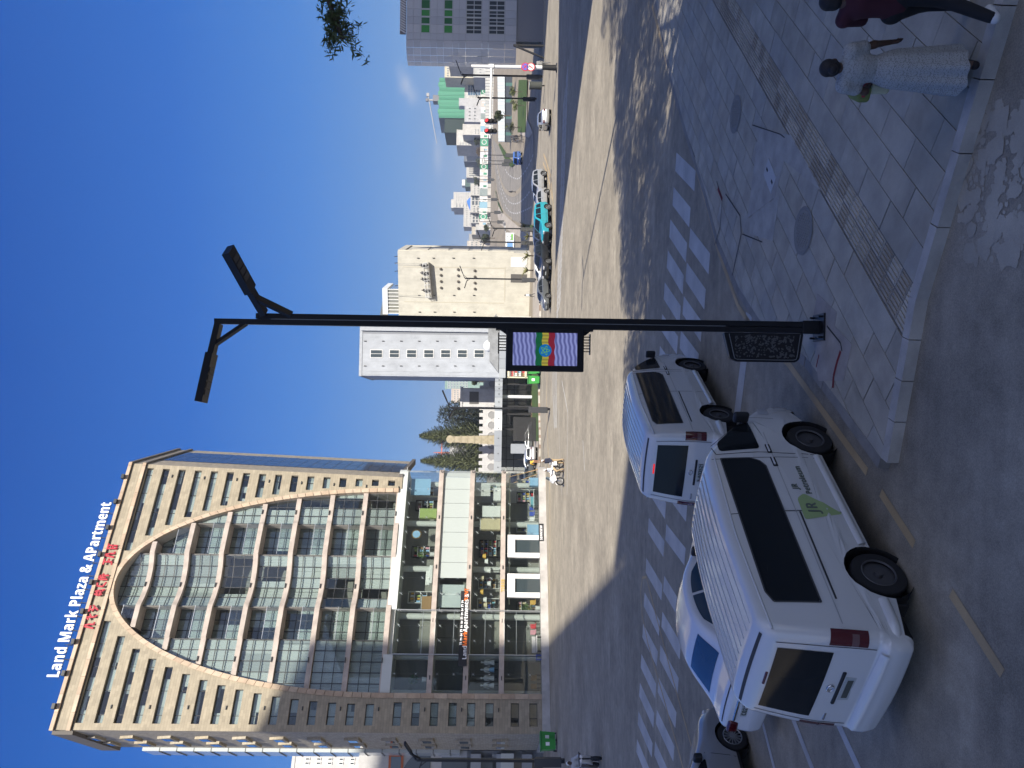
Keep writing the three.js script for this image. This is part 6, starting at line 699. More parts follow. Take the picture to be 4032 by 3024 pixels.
  [[-0.3, 'painter in dark clothes at the low end of the cradle'], [0.02, 'painter in dark clothes at the middle of the cradle'], [0.2, 'painter in dark clothes reaching up beside the cradle hoist'], [0.42, 'painter in dark clothes at the raised end of the cradle']].forEach(([f, lab], i) => { const q = wpos(ctr[0] + f * Lp * Math.cos(tilt), ctr[1] - 0.54 + f * Lp * Math.sin(tilt), 0.5), pt = thing('person', lab, 'person', q, B.yaw + PI / 2 + (i - 1.5) * 0.3); const F = figure(pt, i % 2 ? { eR: [0.12, 1.3, 0.24], wR: [0.3, 1.5, 0.2] } : {}, {}, 0.04, 1); F.cloth('overalls', [...F.torso, ...F.leg('L'), ...F.leg('R'), ...F.arm('L'), ...F.arm('R')], 0.025, cm2('overall', [0.05, 0.05, 0.055]), 0.045); F.cloth('cap', [[F.add(F.J.hd, [0, 0.05, 0]), F.add(F.J.hd, [0, 0.04, 0]), 0.095, 0.095]], 0.01, cm2('cap_dark', [0.04, 0.05, 0.07]), 0.04); });
  const an = B.s(300, 560); // low white annex with steps at its foot
  const t2 = thing('annex', 'low white annex with a pitched grey roof beside the ivory building', 'building', [B.cx - B.w / 2 - 1.2, 0, -138], 0.1); obj('wall', bx0(-3.2, 3.2, 0, 6.2, -5, 0), wallM('annex', [0.6, 0.59, 0.56]), t2, 5); obj('roof', extr([[-3.6, 6.2], [3.6, 6.2], [1.4, 7.6], [-1.4, 7.6]], 5.6).translate(0, 0, -5.3), mat('roof_grey'), t2); for (const x of [-1.9, 0.4, 2.2]) { const f = obj('window', bx0(x - 0.5, x + 0.5, 3.4, 4.6, 0, 0.06), mFrameW, t2); obj('pane', bx0(x - 0.4, x + 0.4, 3.5, 4.5, 0.05, 0.08), mPaneB, f); } obj('porch', bx0(-1, 1.6, 2.6, 2.9, 0, 1.8), wallM('annex'), t2); for (const x of [-0.8, 1.4]) obj('porch_post', cyl(0.12, 0.12, 2.6, x, 0, 1.6), mFrameW, t2); obj('door', bx0(-0.4, 0.6, 0, 2.2, 0.01, 0.07), mat('door_brown', [0.12, 0.07, 0.04]), t2); for (let i = 0; i < 4; i++) obj('step', bx0(-1.6, 2.2, 0, 0.6 - i * 0.15, 0.4 + i * 0.35, 0.75 + i * 0.35), mConc, t2);
}
{ // long metal canopy with glazed pavilion
  const d = 124, x0 = dp(...z8(1000, 1475), d).x, x1 = dp(...z8(1000, 280), d).x, x2 = 8.6, yb = 4.95, yt = 6.15, t = thing('canopy_pavilion', 'long metal clad canopy over a dark glazed pavilion', 'pavilion', [0, 0, -d]);
  const ms = [mat('clad_grey', [0.36, 0.39, 0.43], { rough: 0.35, metal: 0.3 }), mat('clad_white', [0.62, 0.64, 0.66], { rough: 0.4 }), mat('clad_pale', [0.44, 0.47, 0.5], { rough: 0.35, metal: 0.3 })]; const cuts = [285, 330, 390, 440, 525, 640, 700, 885, 940, 1135, 1330, 1475].map(y => dp(...z8(1000, y), d).x).reverse();
  for (let i = 0; i < cuts.length - 1; i++) { const p = obj('fascia_panel', bx0(cuts[i] + 0.02, cuts[i + 1] - 0.02, yb, yt, -0.1, 0.1), ms[i === 3 || i === 4 ? 1 : i % 3 ? 0 : 2], t); obj('spot', bx((0.14), 0.14, 0.1, (cuts[i] + cuts[i + 1]) / 2, yb + 0.55, 0.14), mBlackTrim, p); }
  for (let i = 0; i < 5; i++) obj('fascia_panel', bx0(x1 + 0.02 + (x2 - x1) * i / 5, x1 + (x2 - x1) * (i + 1) / 5 - 0.02, yb - 0.45, yt - 0.6, -0.1, 0.1), ms[i % 3 ? 0 : 2], t);
  obj('roof_slab', bx0(x0, x2, yt - 0.9, yt - 0.65, -16, -0.12), ms[2], t);
  const cols = [930, 740, 640, 520, 360].map(y => dp(...z8(1200, y), d).x); cols.forEach((x, i) => obj('column', i === 3 ? cyl(0.28, 0.28, yb, x, 0, -1.2) : bx0(x - 0.14, x + 0.14, 0, yb, -1.2, -0.9), i === 3 ? ms[1] : mBlackTrim, t)); const bigx = dp(...z8(1200, 1163), d).x; obj('clad_pillar', bx0(bigx - 0.75, bigx + 0.75, 0, 3.5, 0.3, 1.2), ms[0], t);
  for (const y of [1.0, 2.9, 4.1]) obj('transom', bx0(x0, x1, y, y + 0.12, -3.06, -2.94), mBlackTrim, t); for (let x = x0; x < x1; x += 1.9) { obj('mullion', bx0(x - 0.06, x + 0.06, 0, yb, -3.06, -2.94), mBlackTrim, t); obj('pane', bx0(x + 0.06, Math.min(x1, x + 1.84), 0.1, yb, -3.01, -2.99), mat('pavilion_pane', [0.7, 0.73, 0.73], { transmission: 1, thickness: 0, rough: 0.02 }), t); }
  obj('back_wall', bx0(x0, x1, 0, yb, -9, -8.8), mat('pav_back', [0.4, 0.41, 0.4]), t); obj('inner_panel', bx0(-3.4, -0.6, 0.8, 4.2, -5.2, -5), wallM('annex'), t); obj('inner_panel', bx0(-9.4, -7.2, 0.6, 3.4, -6.2, -6), mat('pav_mid', [0.28, 0.29, 0.28]), t); obj('inner_panel', bx0(-6.4, -4.4, 0.6, 3.9, -6.4, -6.2), mat('pav_mid'), t);
  // cream framed shop on the right of the pavilion
  const s = thing('corner_shop', 'cream framed shop with shelves of goods under the canopy', 'shop', [0, 0, -d + 1.4]); const cr = mat('shop_cream', [0.62, 0.57, 0.42], { rough: 0.6 }); const xa = x1 + 0.1, xb = 8.4; for (let i = 0; i <= 5; i++) obj('post', bx0(xa + (xb - xa) * i / 5 - 0.1, xa + (xb - xa) * i / 5 + 0.1, 0, 4.2, -0.1, 0.1), cr, s); for (const y of [1.15, 3.9]) obj('beam', bx0(xa, xb, y, y + 0.28, -0.1, 0.1), cr, s); obj('back_wall', bx0(xa, xb, 0, 4.3, -1.8, -1.7), mat('shop_back', [0.16, 0.15, 0.13]), s); const cs = ['white', 'sky', 'pink', 'red', 'oak', 'beige', 'teal']; const r = rng(8); for (let c = 0; c < 5; c++) for (let k = 0; k < 4; k++) { const yy = 1.45 + k * 0.6, xx = xa + (xb - xa) * (c + 0.5) / 5; const sh = obj('shelf', bx(1.2, 0.05, 0.4, xx, yy, -0.5), cr, s); for (let q = 0; q < 4; q++) obj('goods_box', bx(0.22, 0.28 + r() * 0.16, 0.2, xx - 0.42 + q * 0.28, yy + 0.2, -0.45), mat('fit_' + cs[Math.floor(r() * 7)]), sh); }
}
{ // crenellated white building behind the canopy
  const d = 152, xa = dp(...z8(860, 1475), d).x, xb = dp(...z8(860, 300), d).x, top = dp(...z8(800, 900), d).y - terrain(d), t = thing('castle_wall', 'white battlemented building with small arched niches', 'building', [0, terrain(d), -d]); const m = wallM('castle', [0.55, 0.55, 0.55]);
  obj('wall', bx0(xa, xb, -0.5, top, -8, 0), m, t, 6); let i = 0; for (let x = xa + 0.2; x < xb - 0.6; x += 1.35, i++) obj('merlon', bx0(x, x + 0.75, top, top + 0.7, -0.5, 0), m, t); for (let k = 0; k < 9; k++) { const x = xa + (xb - xa) * (k + 0.6) / 9; const sh = new THREE.Shape(); sh.moveTo(-0.6, 0); sh.lineTo(0.6, 0); sh.lineTo(0.6, 0.9); sh.absarc(0, 0.9, 0.6, 0, PI); const n = obj('arched_niche', new THREE.ExtrudeGeometry(sh, { depth: 0.1, bevelEnabled: false }).translate(x, top - 2.6, 0.0), mat('niche_grey', [0.25, 0.25, 0.25]), t); obj('hood', new THREE.TorusGeometry(0.7, 0.09, 6, 14, PI).translate(x, top - 1.7, 0.1), m, n); }
  const tx = dp(...z8(700, 620), d).x, tt = thing('gate_turret', 'small white turret rising above the battlements', 'building', [tx + 1.4, terrain(d), -d + 0.4]); obj('shaft', bx0(-1.9, 1.9, 6, 12.4, -3, 0), m, tt); obj('opening', bx0(-1.2, 1.2, 9.2, 11, 0.01, 0.06), mat('opening_dark'), tt); obj('cornice', bx0(-2.1, 2.1, 12.4, 12.8, -3.2, 0.2), m, tt); obj('pilaster', bx0(-1.75, -1.3, 6.2, 12.3, 0, 0.2), m, tt); obj('pilaster', bx0(1.3, 1.75, 6.2, 12.3, 0, 0.2), m, tt);
  // carved obelisk
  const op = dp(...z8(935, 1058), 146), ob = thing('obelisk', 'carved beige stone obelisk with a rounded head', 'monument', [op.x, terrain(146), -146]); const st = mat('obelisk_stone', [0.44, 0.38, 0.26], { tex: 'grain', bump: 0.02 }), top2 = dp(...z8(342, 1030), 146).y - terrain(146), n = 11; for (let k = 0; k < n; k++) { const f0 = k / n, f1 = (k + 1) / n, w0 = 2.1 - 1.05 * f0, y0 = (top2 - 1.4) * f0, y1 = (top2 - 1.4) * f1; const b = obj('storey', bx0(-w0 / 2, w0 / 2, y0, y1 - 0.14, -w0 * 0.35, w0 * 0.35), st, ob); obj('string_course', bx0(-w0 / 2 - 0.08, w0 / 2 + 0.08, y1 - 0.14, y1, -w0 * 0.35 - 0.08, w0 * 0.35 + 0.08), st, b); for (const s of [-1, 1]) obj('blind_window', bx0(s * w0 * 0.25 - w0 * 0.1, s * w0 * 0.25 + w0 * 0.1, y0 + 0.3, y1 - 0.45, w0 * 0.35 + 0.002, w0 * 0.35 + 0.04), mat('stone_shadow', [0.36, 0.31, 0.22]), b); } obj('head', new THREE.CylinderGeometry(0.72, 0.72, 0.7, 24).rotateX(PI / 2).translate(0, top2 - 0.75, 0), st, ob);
}
{ const F = (a, b, d) => { const p = dp(...z8(a, b), d); return p; }; let p = F(0, 1010, 172), q = F(780, 740, 172), q2 = F(780, 1110, 172); fir([p.x, terrain(172), -172], p.y - terrain(172), Math.abs(q.x - q2.x) / 2 * 1.7, 'taller tiered fir tree beside the obelisk', 61); p = F(15, 1325, 176); q = F(780, 1180, 176); q2 = F(780, 1480, 176); fir([p.x, terrain(176), -176], p.y - terrain(176), Math.abs(q.x - q2.x) / 2 * 1.7, 'shorter tiered fir tree next to the tall plaza', 62);
  p = F(240, 700, 186); const tp0 = p.y - terrain(186); const t = thing('cypress_tree', 'broad dark evergreen behind the street lamp', 'tree', [p.x - 0.5, terrain(186), -186]), r = rng(64); obj('trunk', rod([0, -0.3, 0], [0, tp0 * 0.8, 0], 0.4, 0.1, 8), mBark, t); const bl = []; for (let i = 0; i < 26; i++) { const f = i / 26, y = tp0 * (0.12 + 0.86 * f), R = 6.6 * (1 - 0.5 * f) * (f > 0.8 ? 0.8 : 1), a = i * 2.4; bl.push([Math.cos(a) * R * 0.5, y, Math.sin(a) * R * 0.5, R * 0.48, 1.5, R * 0.48]); } obj('crown', leafCloud(r, bl, 9000, 0.55, 0.35), leafM('cypress', [0.022, 0.03, 0.018]), t); }

// lawn, kerb and planting in front of the pavilion
struct('front_lawn', draped([gp(...z8(1516, 1075)), gp(...z8(1508, 700)), gp(...z8(1505, 350)), gp(...z8(1510, 60)), gp(...z8(1400, 100)), gp(...z8(1395, 700)), gp(...z8(1400, 1080))], 0.14, 300), mGrass, 2.5);
struct('forecourt', draped([[-34, 104], [-14.5, 100.5], [-8, 103], [14, 103.5], [30, 112], [34, 129.5], [-40, 129.5]], 0.1, 300), mPaving, 4);
{ const a = gp(...z8(1528, 1075)), b = gp(...z8(1520, 700)), c = gp(...z8(1518, 100)), d2 = gp(2130, 1250), e = gp(2120, 1000); const pts = smooth([W(-13.5, 100), a, b, c, d2, e], 60), k = []; const kerbT = thing('kerb_line', 'low pale kerb along the lawn by the pavilion', 'kerb', [0, 0, 0]); const ks = []; for (let i = 0; i < pts.length - 1; i++) ks.push({ g: beam(pts[i].clone().setY(0.1), pts[i + 1].clone().setY(0.1), 0.45, 0.26), m: i % 3 === 1 ? mat('kerb_red', [0.3, 0.22, 0.17], { tex: 'grain' }) : mKerb, s: 2 }); pieces(kerbT, 'kerb_stone', ks); }
{ // railing
  const a = gp(...z8(1492, 790)), b = gp(...z8(1492, 1085)); a.z -= 2; b.z -= 2; const t = thing('railing', 'black picket railing on the lawn edge', 'railing', a, Math.atan2(-(b.z - a.z), b.x - a.x)), L = Math.hypot(b.x - a.x, b.z - a.z), n = 26; for (let i = 0; i <= n; i++) obj('picket', bx(0.1, 3.4, 0.08, L * i / n, 1.7, 0), mBlackTrim, t); for (const y of [0.5, 3.1]) obj('rail', bx(L, 0.12, 0.06, L / 2, y, 0), mBlackTrim, t);
}
for (const [a, b, h, k] of [[1370, 650, 2.3, 'round green shrub behind the black railing'], [1370, 740, 2.5, 'taller round green shrub between pavilion and railing'], [1370, 850, 2.2, 'round green shrub behind the railing near the grey car'], [1380, 500, 1.1, 'small flowering shrub on the lawn bed'], [1400, 400, 1.2, 'spiky low shrub on the lawn bed'], [1330, 230, 1.6, 'thin shrub in front of the cream shop']]) { const p = gp(...z8(1425, b)); p.z -= 6; roundTree([p.x, 0.1, p.z], h, h * 0.46, k, 'shrub', [0.085, 0.125, 0.035], { name: 'shrub', seed: Math.round(b), n: 700, leaf: 0.13, trunk: 0.05 }); }
{ const p = gp(...z8(1405, 500)); tag(obj('flower_bed', draped([gp(...z8(1440, 1080)), gp(...z8(1430, 160)), gp(...z8(1392, 160)), gp(...z8(1392, 1080))], 0.155, 300), mat('bed_soil', [0.25, 0.17, 0.11], { tex: 'grain' })), 'strip of bare reddish soil between lawn and pavilion', 'flower bed'); }
// cars parked under the canopy and on the forecourt
vehicle('hatch', pWhite, 'white car parked under the canopy seen through the fence', 'car', dp(1, 1801, 119).x, 119, -0.95, -0.3); vehicle('sedan', pSilver, 'silver car parked in the pavilion shade behind shrubs', 'car', dp(1, 1690, 120).x, 120, 0.9, 0.2); vehicle('suv', pSilver, 'silver grey off road car seen from behind beside the lawn', 'car', dp(1, 1770, 106).x, 106, -0.3, 0.95); vehicle('suv', pGrey, 'dark grey off road car at the corner of the plaza', 'car', dp(1, 1838, 109).x, 109, 0.6, 0.75); vehicle('sedan', pGrey, 'grey sedan in the shade at the back of the pavilion', 'car', dp(1, 1660, 121.5).x - 1.5, 118.2, 0.95, 0.2);
function wheelieBin(p, turn, label, group) { const t = thing('wheelie_bin', label, 'bin', p, turn, group), g = mat('bin_green', [0.03, 0.26, 0.04], { rough: 0.5 }); obj('tub', extr([[-0.3, 0.12], [0.3, 0.12], [0.36, 1.05], [-0.36, 1.05]], 0.68).translate(0, 0, -0.34), g, t); obj('lid', rbx(0.78, 0.08, 0.78, 0.03, 0, 1.09, 0), mat('bin_lid', [0.04, 0.2, 0.05]), t); obj('handle', rod([-0.3, 1.0, -0.42], [0.3, 1.0, -0.42], 0.025), mBlackTrim, t); for (const s of [-1, 1]) obj('wheel', new THREE.CylinderGeometry(0.12, 0.12, 0.06, 14).rotateZ(PI / 2).translate(s * 0.34, 0.12, -0.3), mTyre, t); obj('emblem', bx(0.22, 0.26, 0.01, 0, 0.65, 0.345), mat('letter_white'), t); return t; }
{ const p = gp(...z8(1526, 305)); const a = wheelieBin([p.x, 0, p.z], 0, 'green wheelie bin at the lawn kerb', 'pair of green bins by the lawn'); a.scale.setScalar(1.5); const b = wheelieBin([p.x + 1.25, 0, p.z], 0.05, 'green wheelie bin at the lawn kerb', 'pair of green bins by the lawn'); b.scale.setScalar(1.5); }
{ const q = zoomed(1480, 2600, 0.36166); const p1 = gp(...q(1965, 845)), p2 = gp(...q(1972, 920)); [[p1, 'green recycling bin beside the tall plaza, next to its corner'], [p2, 'green recycling bin beside the tall plaza, nearer the lamp']].forEach(([p, l]) => wheelieBin([p.x, 0, p.z], 0.6, l, 'recycling bins by the plaza').scale.setScalar(1.25)); }
// far lamp by the lawn and others
{ const p = gp(2166, 1611); farLamp(p, 11.4, 'black double street lamp standing at the lawn corner', { d1: [-0.7, 0.7], d2: [0.9, 0.3] }); const q = gp(2170, 3000); }
{ const z = zoomed(1480, 2600, 0.36166), p = gp(...z(2055, 1095)); const t = farLamp(p, 12, 'black street lamp with a curved arm beside the shaded shops', { d1: [-1, 0.2], d2: [0.9, 0.5] }); }
// passer-by figures
function walker(p, turn, label, top, bottom, o = {}) { const t = thing('person', label, 'person', p, turn, o.group); const F = figure(t, o.J || { kL: [0.16, 0.52, -0.1], aL: [0.16, 0.08, -0.1], kR: [-0.06, 0.5, 0.1], aR: [-0.3, 0.12, 0.1] }, {}, 0.035, o.s || 1); F.cloth('top', [...F.torso, ...F.arm('L'), ...F.arm('R')], 0.02, cm2(...top), 0.04); F.cloth('trousers', [...F.leg('L'), ...F.leg('R'), [F.J.hL, F.J.hR, 0.1, 0.1]], 0.02, cm2(...bottom), 0.04); F.cloth('hair', [[F.add(F.J.hd, [-0.015, 0.035, 0]), F.add(F.J.hd, [-0.03, -0.01, 0]), 0.096, 0.085]], 0.006, cm2(...(o.hat || ['hair', [0.012, 0.01, 0.01]])), 0.03); return { t, F }; }
walker(gp(...z8(1538, 170)), 0.2, 'pedestrian in white walking along the lawn kerb', ['white', [0.65, 0.64, 0.62]], ['khaki_pale', [0.5, 0.44, 0.34]], { s: 1.05 });
{ const p = dp(...z8(1480, 1330), 97); walker([p.x, 0, -97], 2.2, 'person in a yellow vest bending beside the dark car', ['yellow_vest', [0.6, 0.36, 0.05]], ['brown_trouser', [0.25, 0.14, 0.09]], { J: { ch: [0.22, 1.2, 0], nk: [0.32, 1.33, 0], hd: [0.4, 1.45, 0], sL: [0.26, 1.3, -0.18], sR: [0.26, 1.3, 0.18], eL: [0.4, 1.05, -0.22], eR: [0.42, 1.05, 0.22], wL: [0.55, 0.85, -0.15], wR: [0.56, 0.85, 0.15] } }); }
{ // traffic officers and their motorcycle
  const z = zoomed(2050, 1500, 0.2712), b = gp(...z(632, 1330)), heading = Math.atan2(-0.45, -0.9);
  const t = thing('motorcycle', 'white police motorcycle with a fairing parked on the road', 'motorcycle', b, heading), mw = paint('bike_white', [0.7, 0.7, 0.7]); for (const x of [-0.72, 0.74]) { const w = obj('wheel', new THREE.TorusGeometry(0.29, 0.065, 8, 24).translate(x, 0.345, 0), mTyre, t); obj('rim', [new THREE.TorusGeometry(0.23, 0.02, 6, 20).translate(x, 0.345, 0), ...[0, 1, 2, 3, 4].map(k => bx(0.03, 0.44, 0.03).rotateZ(k * PI / 5).translate(x, 0.345, 0))], mRim, w); }
  obj('engine', rbx(0.5, 0.4, 0.34, 0.08, 0, 0.5, 0), mat('engine_grey', [0.12, 0.12, 0.12], { metal: 0.6, rough: 0.4 }), t); obj('tank', rbx(0.52, 0.26, 0.3, 0.1, 0.12, 0.86, 0), mw, t); obj('seat', rbx(0.7, 0.12, 0.28, 0.05, -0.42, 0.82, 0), mBlackTrim, t); obj('fairing', extr(fillet2([[0.3, 0.72], [0.72, 0.62], [0.86, 0.9], [0.62, 1.18], [0.4, 1.02]], 0.06), 0.44, [], 0.02).translate(0, 0, -0.22), mw, t); obj('windscreen', extr(fillet2([[0.5, 1.1], [0.72, 1.02], [0.5, 1.5], [0.42, 1.42]], 0.03), 0.36).translate(0, 0, -0.18), mat('screen_tint', [0.1, 0.13, 0.16], { rough: 0.05, clearcoat: 1 }), t); obj('fork', [rod([0.74, 0.345, 0.1], [0.48, 1.02, 0.1], 0.03), rod([0.74, 0.345, -0.1], [0.48, 1.02, -0.1], 0.03)], mChrome, t); obj('handlebar', rod([0.42, 1.08, -0.38], [0.42, 1.08, 0.38], 0.018), mBlackTrim, t); obj('headlight', new THREE.SphereGeometry(0.1, 12, 8).translate(0.84, 0.88, 0), mLamp, t); for (const s of [-1, 1]) obj('pannier', rbx(0.5, 0.4, 0.2, 0.05, -0.72, 0.78, s * 0.3), mw, t); obj('tail_pack', rbx(0.36, 0.34, 0.4, 0.05, -0.9, 1.02, 0), mw, t); obj('exhaust', rod([0, 0.32, 0.18], [-0.85, 0.36, 0.2], 0.05), mChrome, t); obj('mudguard', new THREE.TorusGeometry(0.37, 0.03, 5, 14, 2.2).rotateZ(0.6).translate(0.74, 0.345, 0), mw, t);
  const o1 = gp(...z(632, 1165)), w1 = walker([o1.x, 0, o1.z], Math.atan2(-0.5, -0.5), 'officer in a dark jacket and white cap standing by the motorcycle', ['navy_jacket', [0.03, 0.035, 0.06]], ['khaki', [0.36, 0.27, 0.16]], { s: 1.06, J: { kL: [0.03, 0.5, -0.16], aL: [-0.02, 0.08, -0.2], kR: [0.05, 0.5, 0.12], aR: [0.02, 0.08, 0.16], wL: [0.16, 0.95, -0.2] }, hat: ['cap_white', [0.75, 0.75, 0.74]] });
  const dir = new V3(1, 0, 0).applyAxisAngle(new V3(0, 1, 0), heading), rp = b.clone().addScaledVector(dir, -0.3), w2 = walker([rp.x, -0.1, rp.z], heading, 'rider in a white jacket and cap astride the motorcycle', ['white_jacket', [0.66, 0.68, 0.7]], ['khaki'], { s: 1.0, J: { kL: [0.28, 0.72, -0.26], kR: [0.28, 0.72, 0.26], aL: [0.1, 0.2, -0.3], aR: [0.1, 0.2, 0.3], eL: [0.2, 1.16, -0.28], eR: [0.2, 1.16, 0.28], wL: [0.55, 1.15, -0.3], wR: [0.55, 1.15, 0.3], ch: [0.08, 1.28, 0], nk: [0.1, 1.45, 0], hd: [0.13, 1.59, 0], sL: [0.08, 1.4, -0.18], sR: [0.08, 1.4, 0.18] }, hat: ['cap_white', [0, 0, 0]] });
}
{ // wooden poles leaning at the plaza corner
  const a = dp(...z8(1330, 1465), 95), t = thing('timber_pole', 'two bare timber poles leaning at the plaza corner', 'pole', [a.x, 0, -95]), m = mat('timber', [0.42, 0.28, 0.15], { tex: 'grain' }); obj('pole', rod([0, 0, 0], [-1.6, 4.2, 0.3], 0.07, 0.05), m, t); obj('pole', rod([0.5, 0, 0.2], [-0.6, 4.0, 0], 0.07, 0.05), m, t); }

// ---------------- waiting traffic on the cross road
{ const V = (kind, pnt, lab, y, x, hx = -0.86, hd = -0.5, o = {}) => { const p = gp(...C2(x, y)); return vehicle(kind, pnt, lab, 'car', p.x, -p.z + 0.9, hx, hd, { group: 'cars waiting at the far crossing', ...o }); };
  V('suv', pSilver, 'silver off road car at the head of the waiting queue', 335, 245); V('hatch', pWhite, 'white hatchback half hidden behind the silver cars', 425, 232); V('hatch', pSilver, 'dark windowed silver hatchback in the waiting queue', 510, 270); const tq = V('suv', pBlue, 'turquoise boxy off road car with a black front bumper', 690, 292, -0.8, -0.6); tq.t.scale.setScalar(1.04); obj('bull_bar', tq.sh(rbx(0.2, 0.45, 1.7, 0.05, 4.62, 0.62, 0)), mBlackTrim, tq.t); V('suv', pNavy, 'navy off road car behind the turquoise one', 880, 270); V('suv', pBlack, 'black off road car with bright headlights in the queue', 1060, 288, -0.75, -0.66); V('hatch', pWhite, 'white hatchback behind the black off road car', 1180, 255); V('sedan', pGrey, 'grey sedan leading the queue at the left', 1390, 282, -0.82, -0.57);
  const p = gp(...R4(1112, 757)); vehicle('sedan', pSilver, 'silver sedan driving away near the traffic light', 'car', p.x, -p.z + 1.5, 0.1, 0.99); const q = T7(1040, 340); vehicle('minibus', paint('paint_bluewhite', [0.05, 0.13, 0.42]), 'small blue and white minibus on the sweeping road', 'minibus', q.x, -q.z, -0.6, -0.8); }
// ---------------- traffic signal on its arm
{ const b = gp(...R4(1150, 443)), d = -b.z, arm = dp(...R4(722, 443), d).y, top = dp(...R4(590, 443), d).y, xe = dp(...R4(722, 905), d).x - b.x, t = thing('traffic_signal', 'white traffic signal mast with two red lights on a long arm', 'traffic light', b); const wm = mat('mast_white', [0.72, 0.72, 0.7], { rough: 0.45 }); obj('mast', cyl(0.2, 0.15, top - 1.5, 0, 1.5, 0, 14), wm, t); obj('foot', cyl(0.3, 0.22, 1.5, 0, 0, 0, 14), mBlackTrim, t); obj('flange', cyl(0.5, 0.42, 0.12, 0, 0, 0, 14), mBlackTrim, t); obj('arm', rod([0, arm, 0], [xe, arm + 0.05, 0], 0.13, 0.07), wm, t); obj('collar', cyl(0.24, 0.24, 0.5, 0, arm - 0.25, 0, 14), wm, t);
  for (const y of [795, 860]) { const x = dp(...R4(722, y), d).x - b.x, h = obj('signal_head', rbx(0.42, 1.3, 0.3, 0.17, x, arm, 0.25), mat('signal_black', [0.015, 0.015, 0.015], { rough: 0.5 }), t); obj('border', extr(fillet2([[x - 0.25, arm - 0.69], [x + 0.25, arm - 0.69], [x + 0.25, arm + 0.69], [x - 0.25, arm + 0.69]], 0.2), 0.03).translate(0, 0, 0.05), mat('letter_white'), h); for (let k = 0; k < 3; k++) { const on = k === 0; const ln = new THREE.CylinderGeometry(0.155, 0.155, 0.04, 20).rotateX(PI / 2).translate(x, arm + 0.4 - k * 0.4, 0.4); obj(on ? 'red_lens' : 'dark_lens', ln, on ? mat('red_on', [0.5, 0.02, 0.02], { emissive: new THREE.Color(1, 0.03, 0.06), emissiveIntensity: 0.42 }) : mat('lens_off', [0.03, 0.03, 0.03], { rough: 0.3 }), h); obj('hood', new THREE.CylinderGeometry(0.175, 0.175, 0.2, 18, 1, true, -PI / 2, PI).rotateX(PI / 2).translate(x, arm + 0.4 - k * 0.4, 0.48), mat('signal_black'), h); } }
  for (const [a, rgb, k] of [[942, [0.1, 0.12, 0.5], 'blue'], [978, [0.75, 0.75, 0.75], 'white']]) { const y = dp(...R4(a, 443), d).y; const s = obj('round_sign', new THREE.CylinderGeometry(0.42, 0.42, 0.03, 28).rotateX(PI / 2).translate(-0.1, y, 0.32), mat('sign_red_rim', [0.5, 0.03, 0.04]), t); obj('sign_face', new THREE.CylinderGeometry(0.33, 0.33, 0.02, 28).rotateX(PI / 2).translate(-0.1, y, 0.34), mat('sign_' + k, rgb), s); obj('sign_bar', bx(0.07, 0.58, 0.012).rotateZ(k === 'blue' ? 0.78 : -0.78).translate(-0.1, y, 0.356), mat('sign_red_rim'), s); if (k === 'blue') obj('sign_bar', bx(0.07, 0.58, 0.012).rotateZ(-0.78).translate(-0.1, y, 0.358), mat('sign_red_rim'), s); else obj('turn_arrow', [bx(0.08, 0.3, 0.012, -0.12, y - 0.03, 0.352), bx(0.2, 0.08, 0.012, -0.06, y + 0.12, 0.352)], mBlackTrim, s); } }
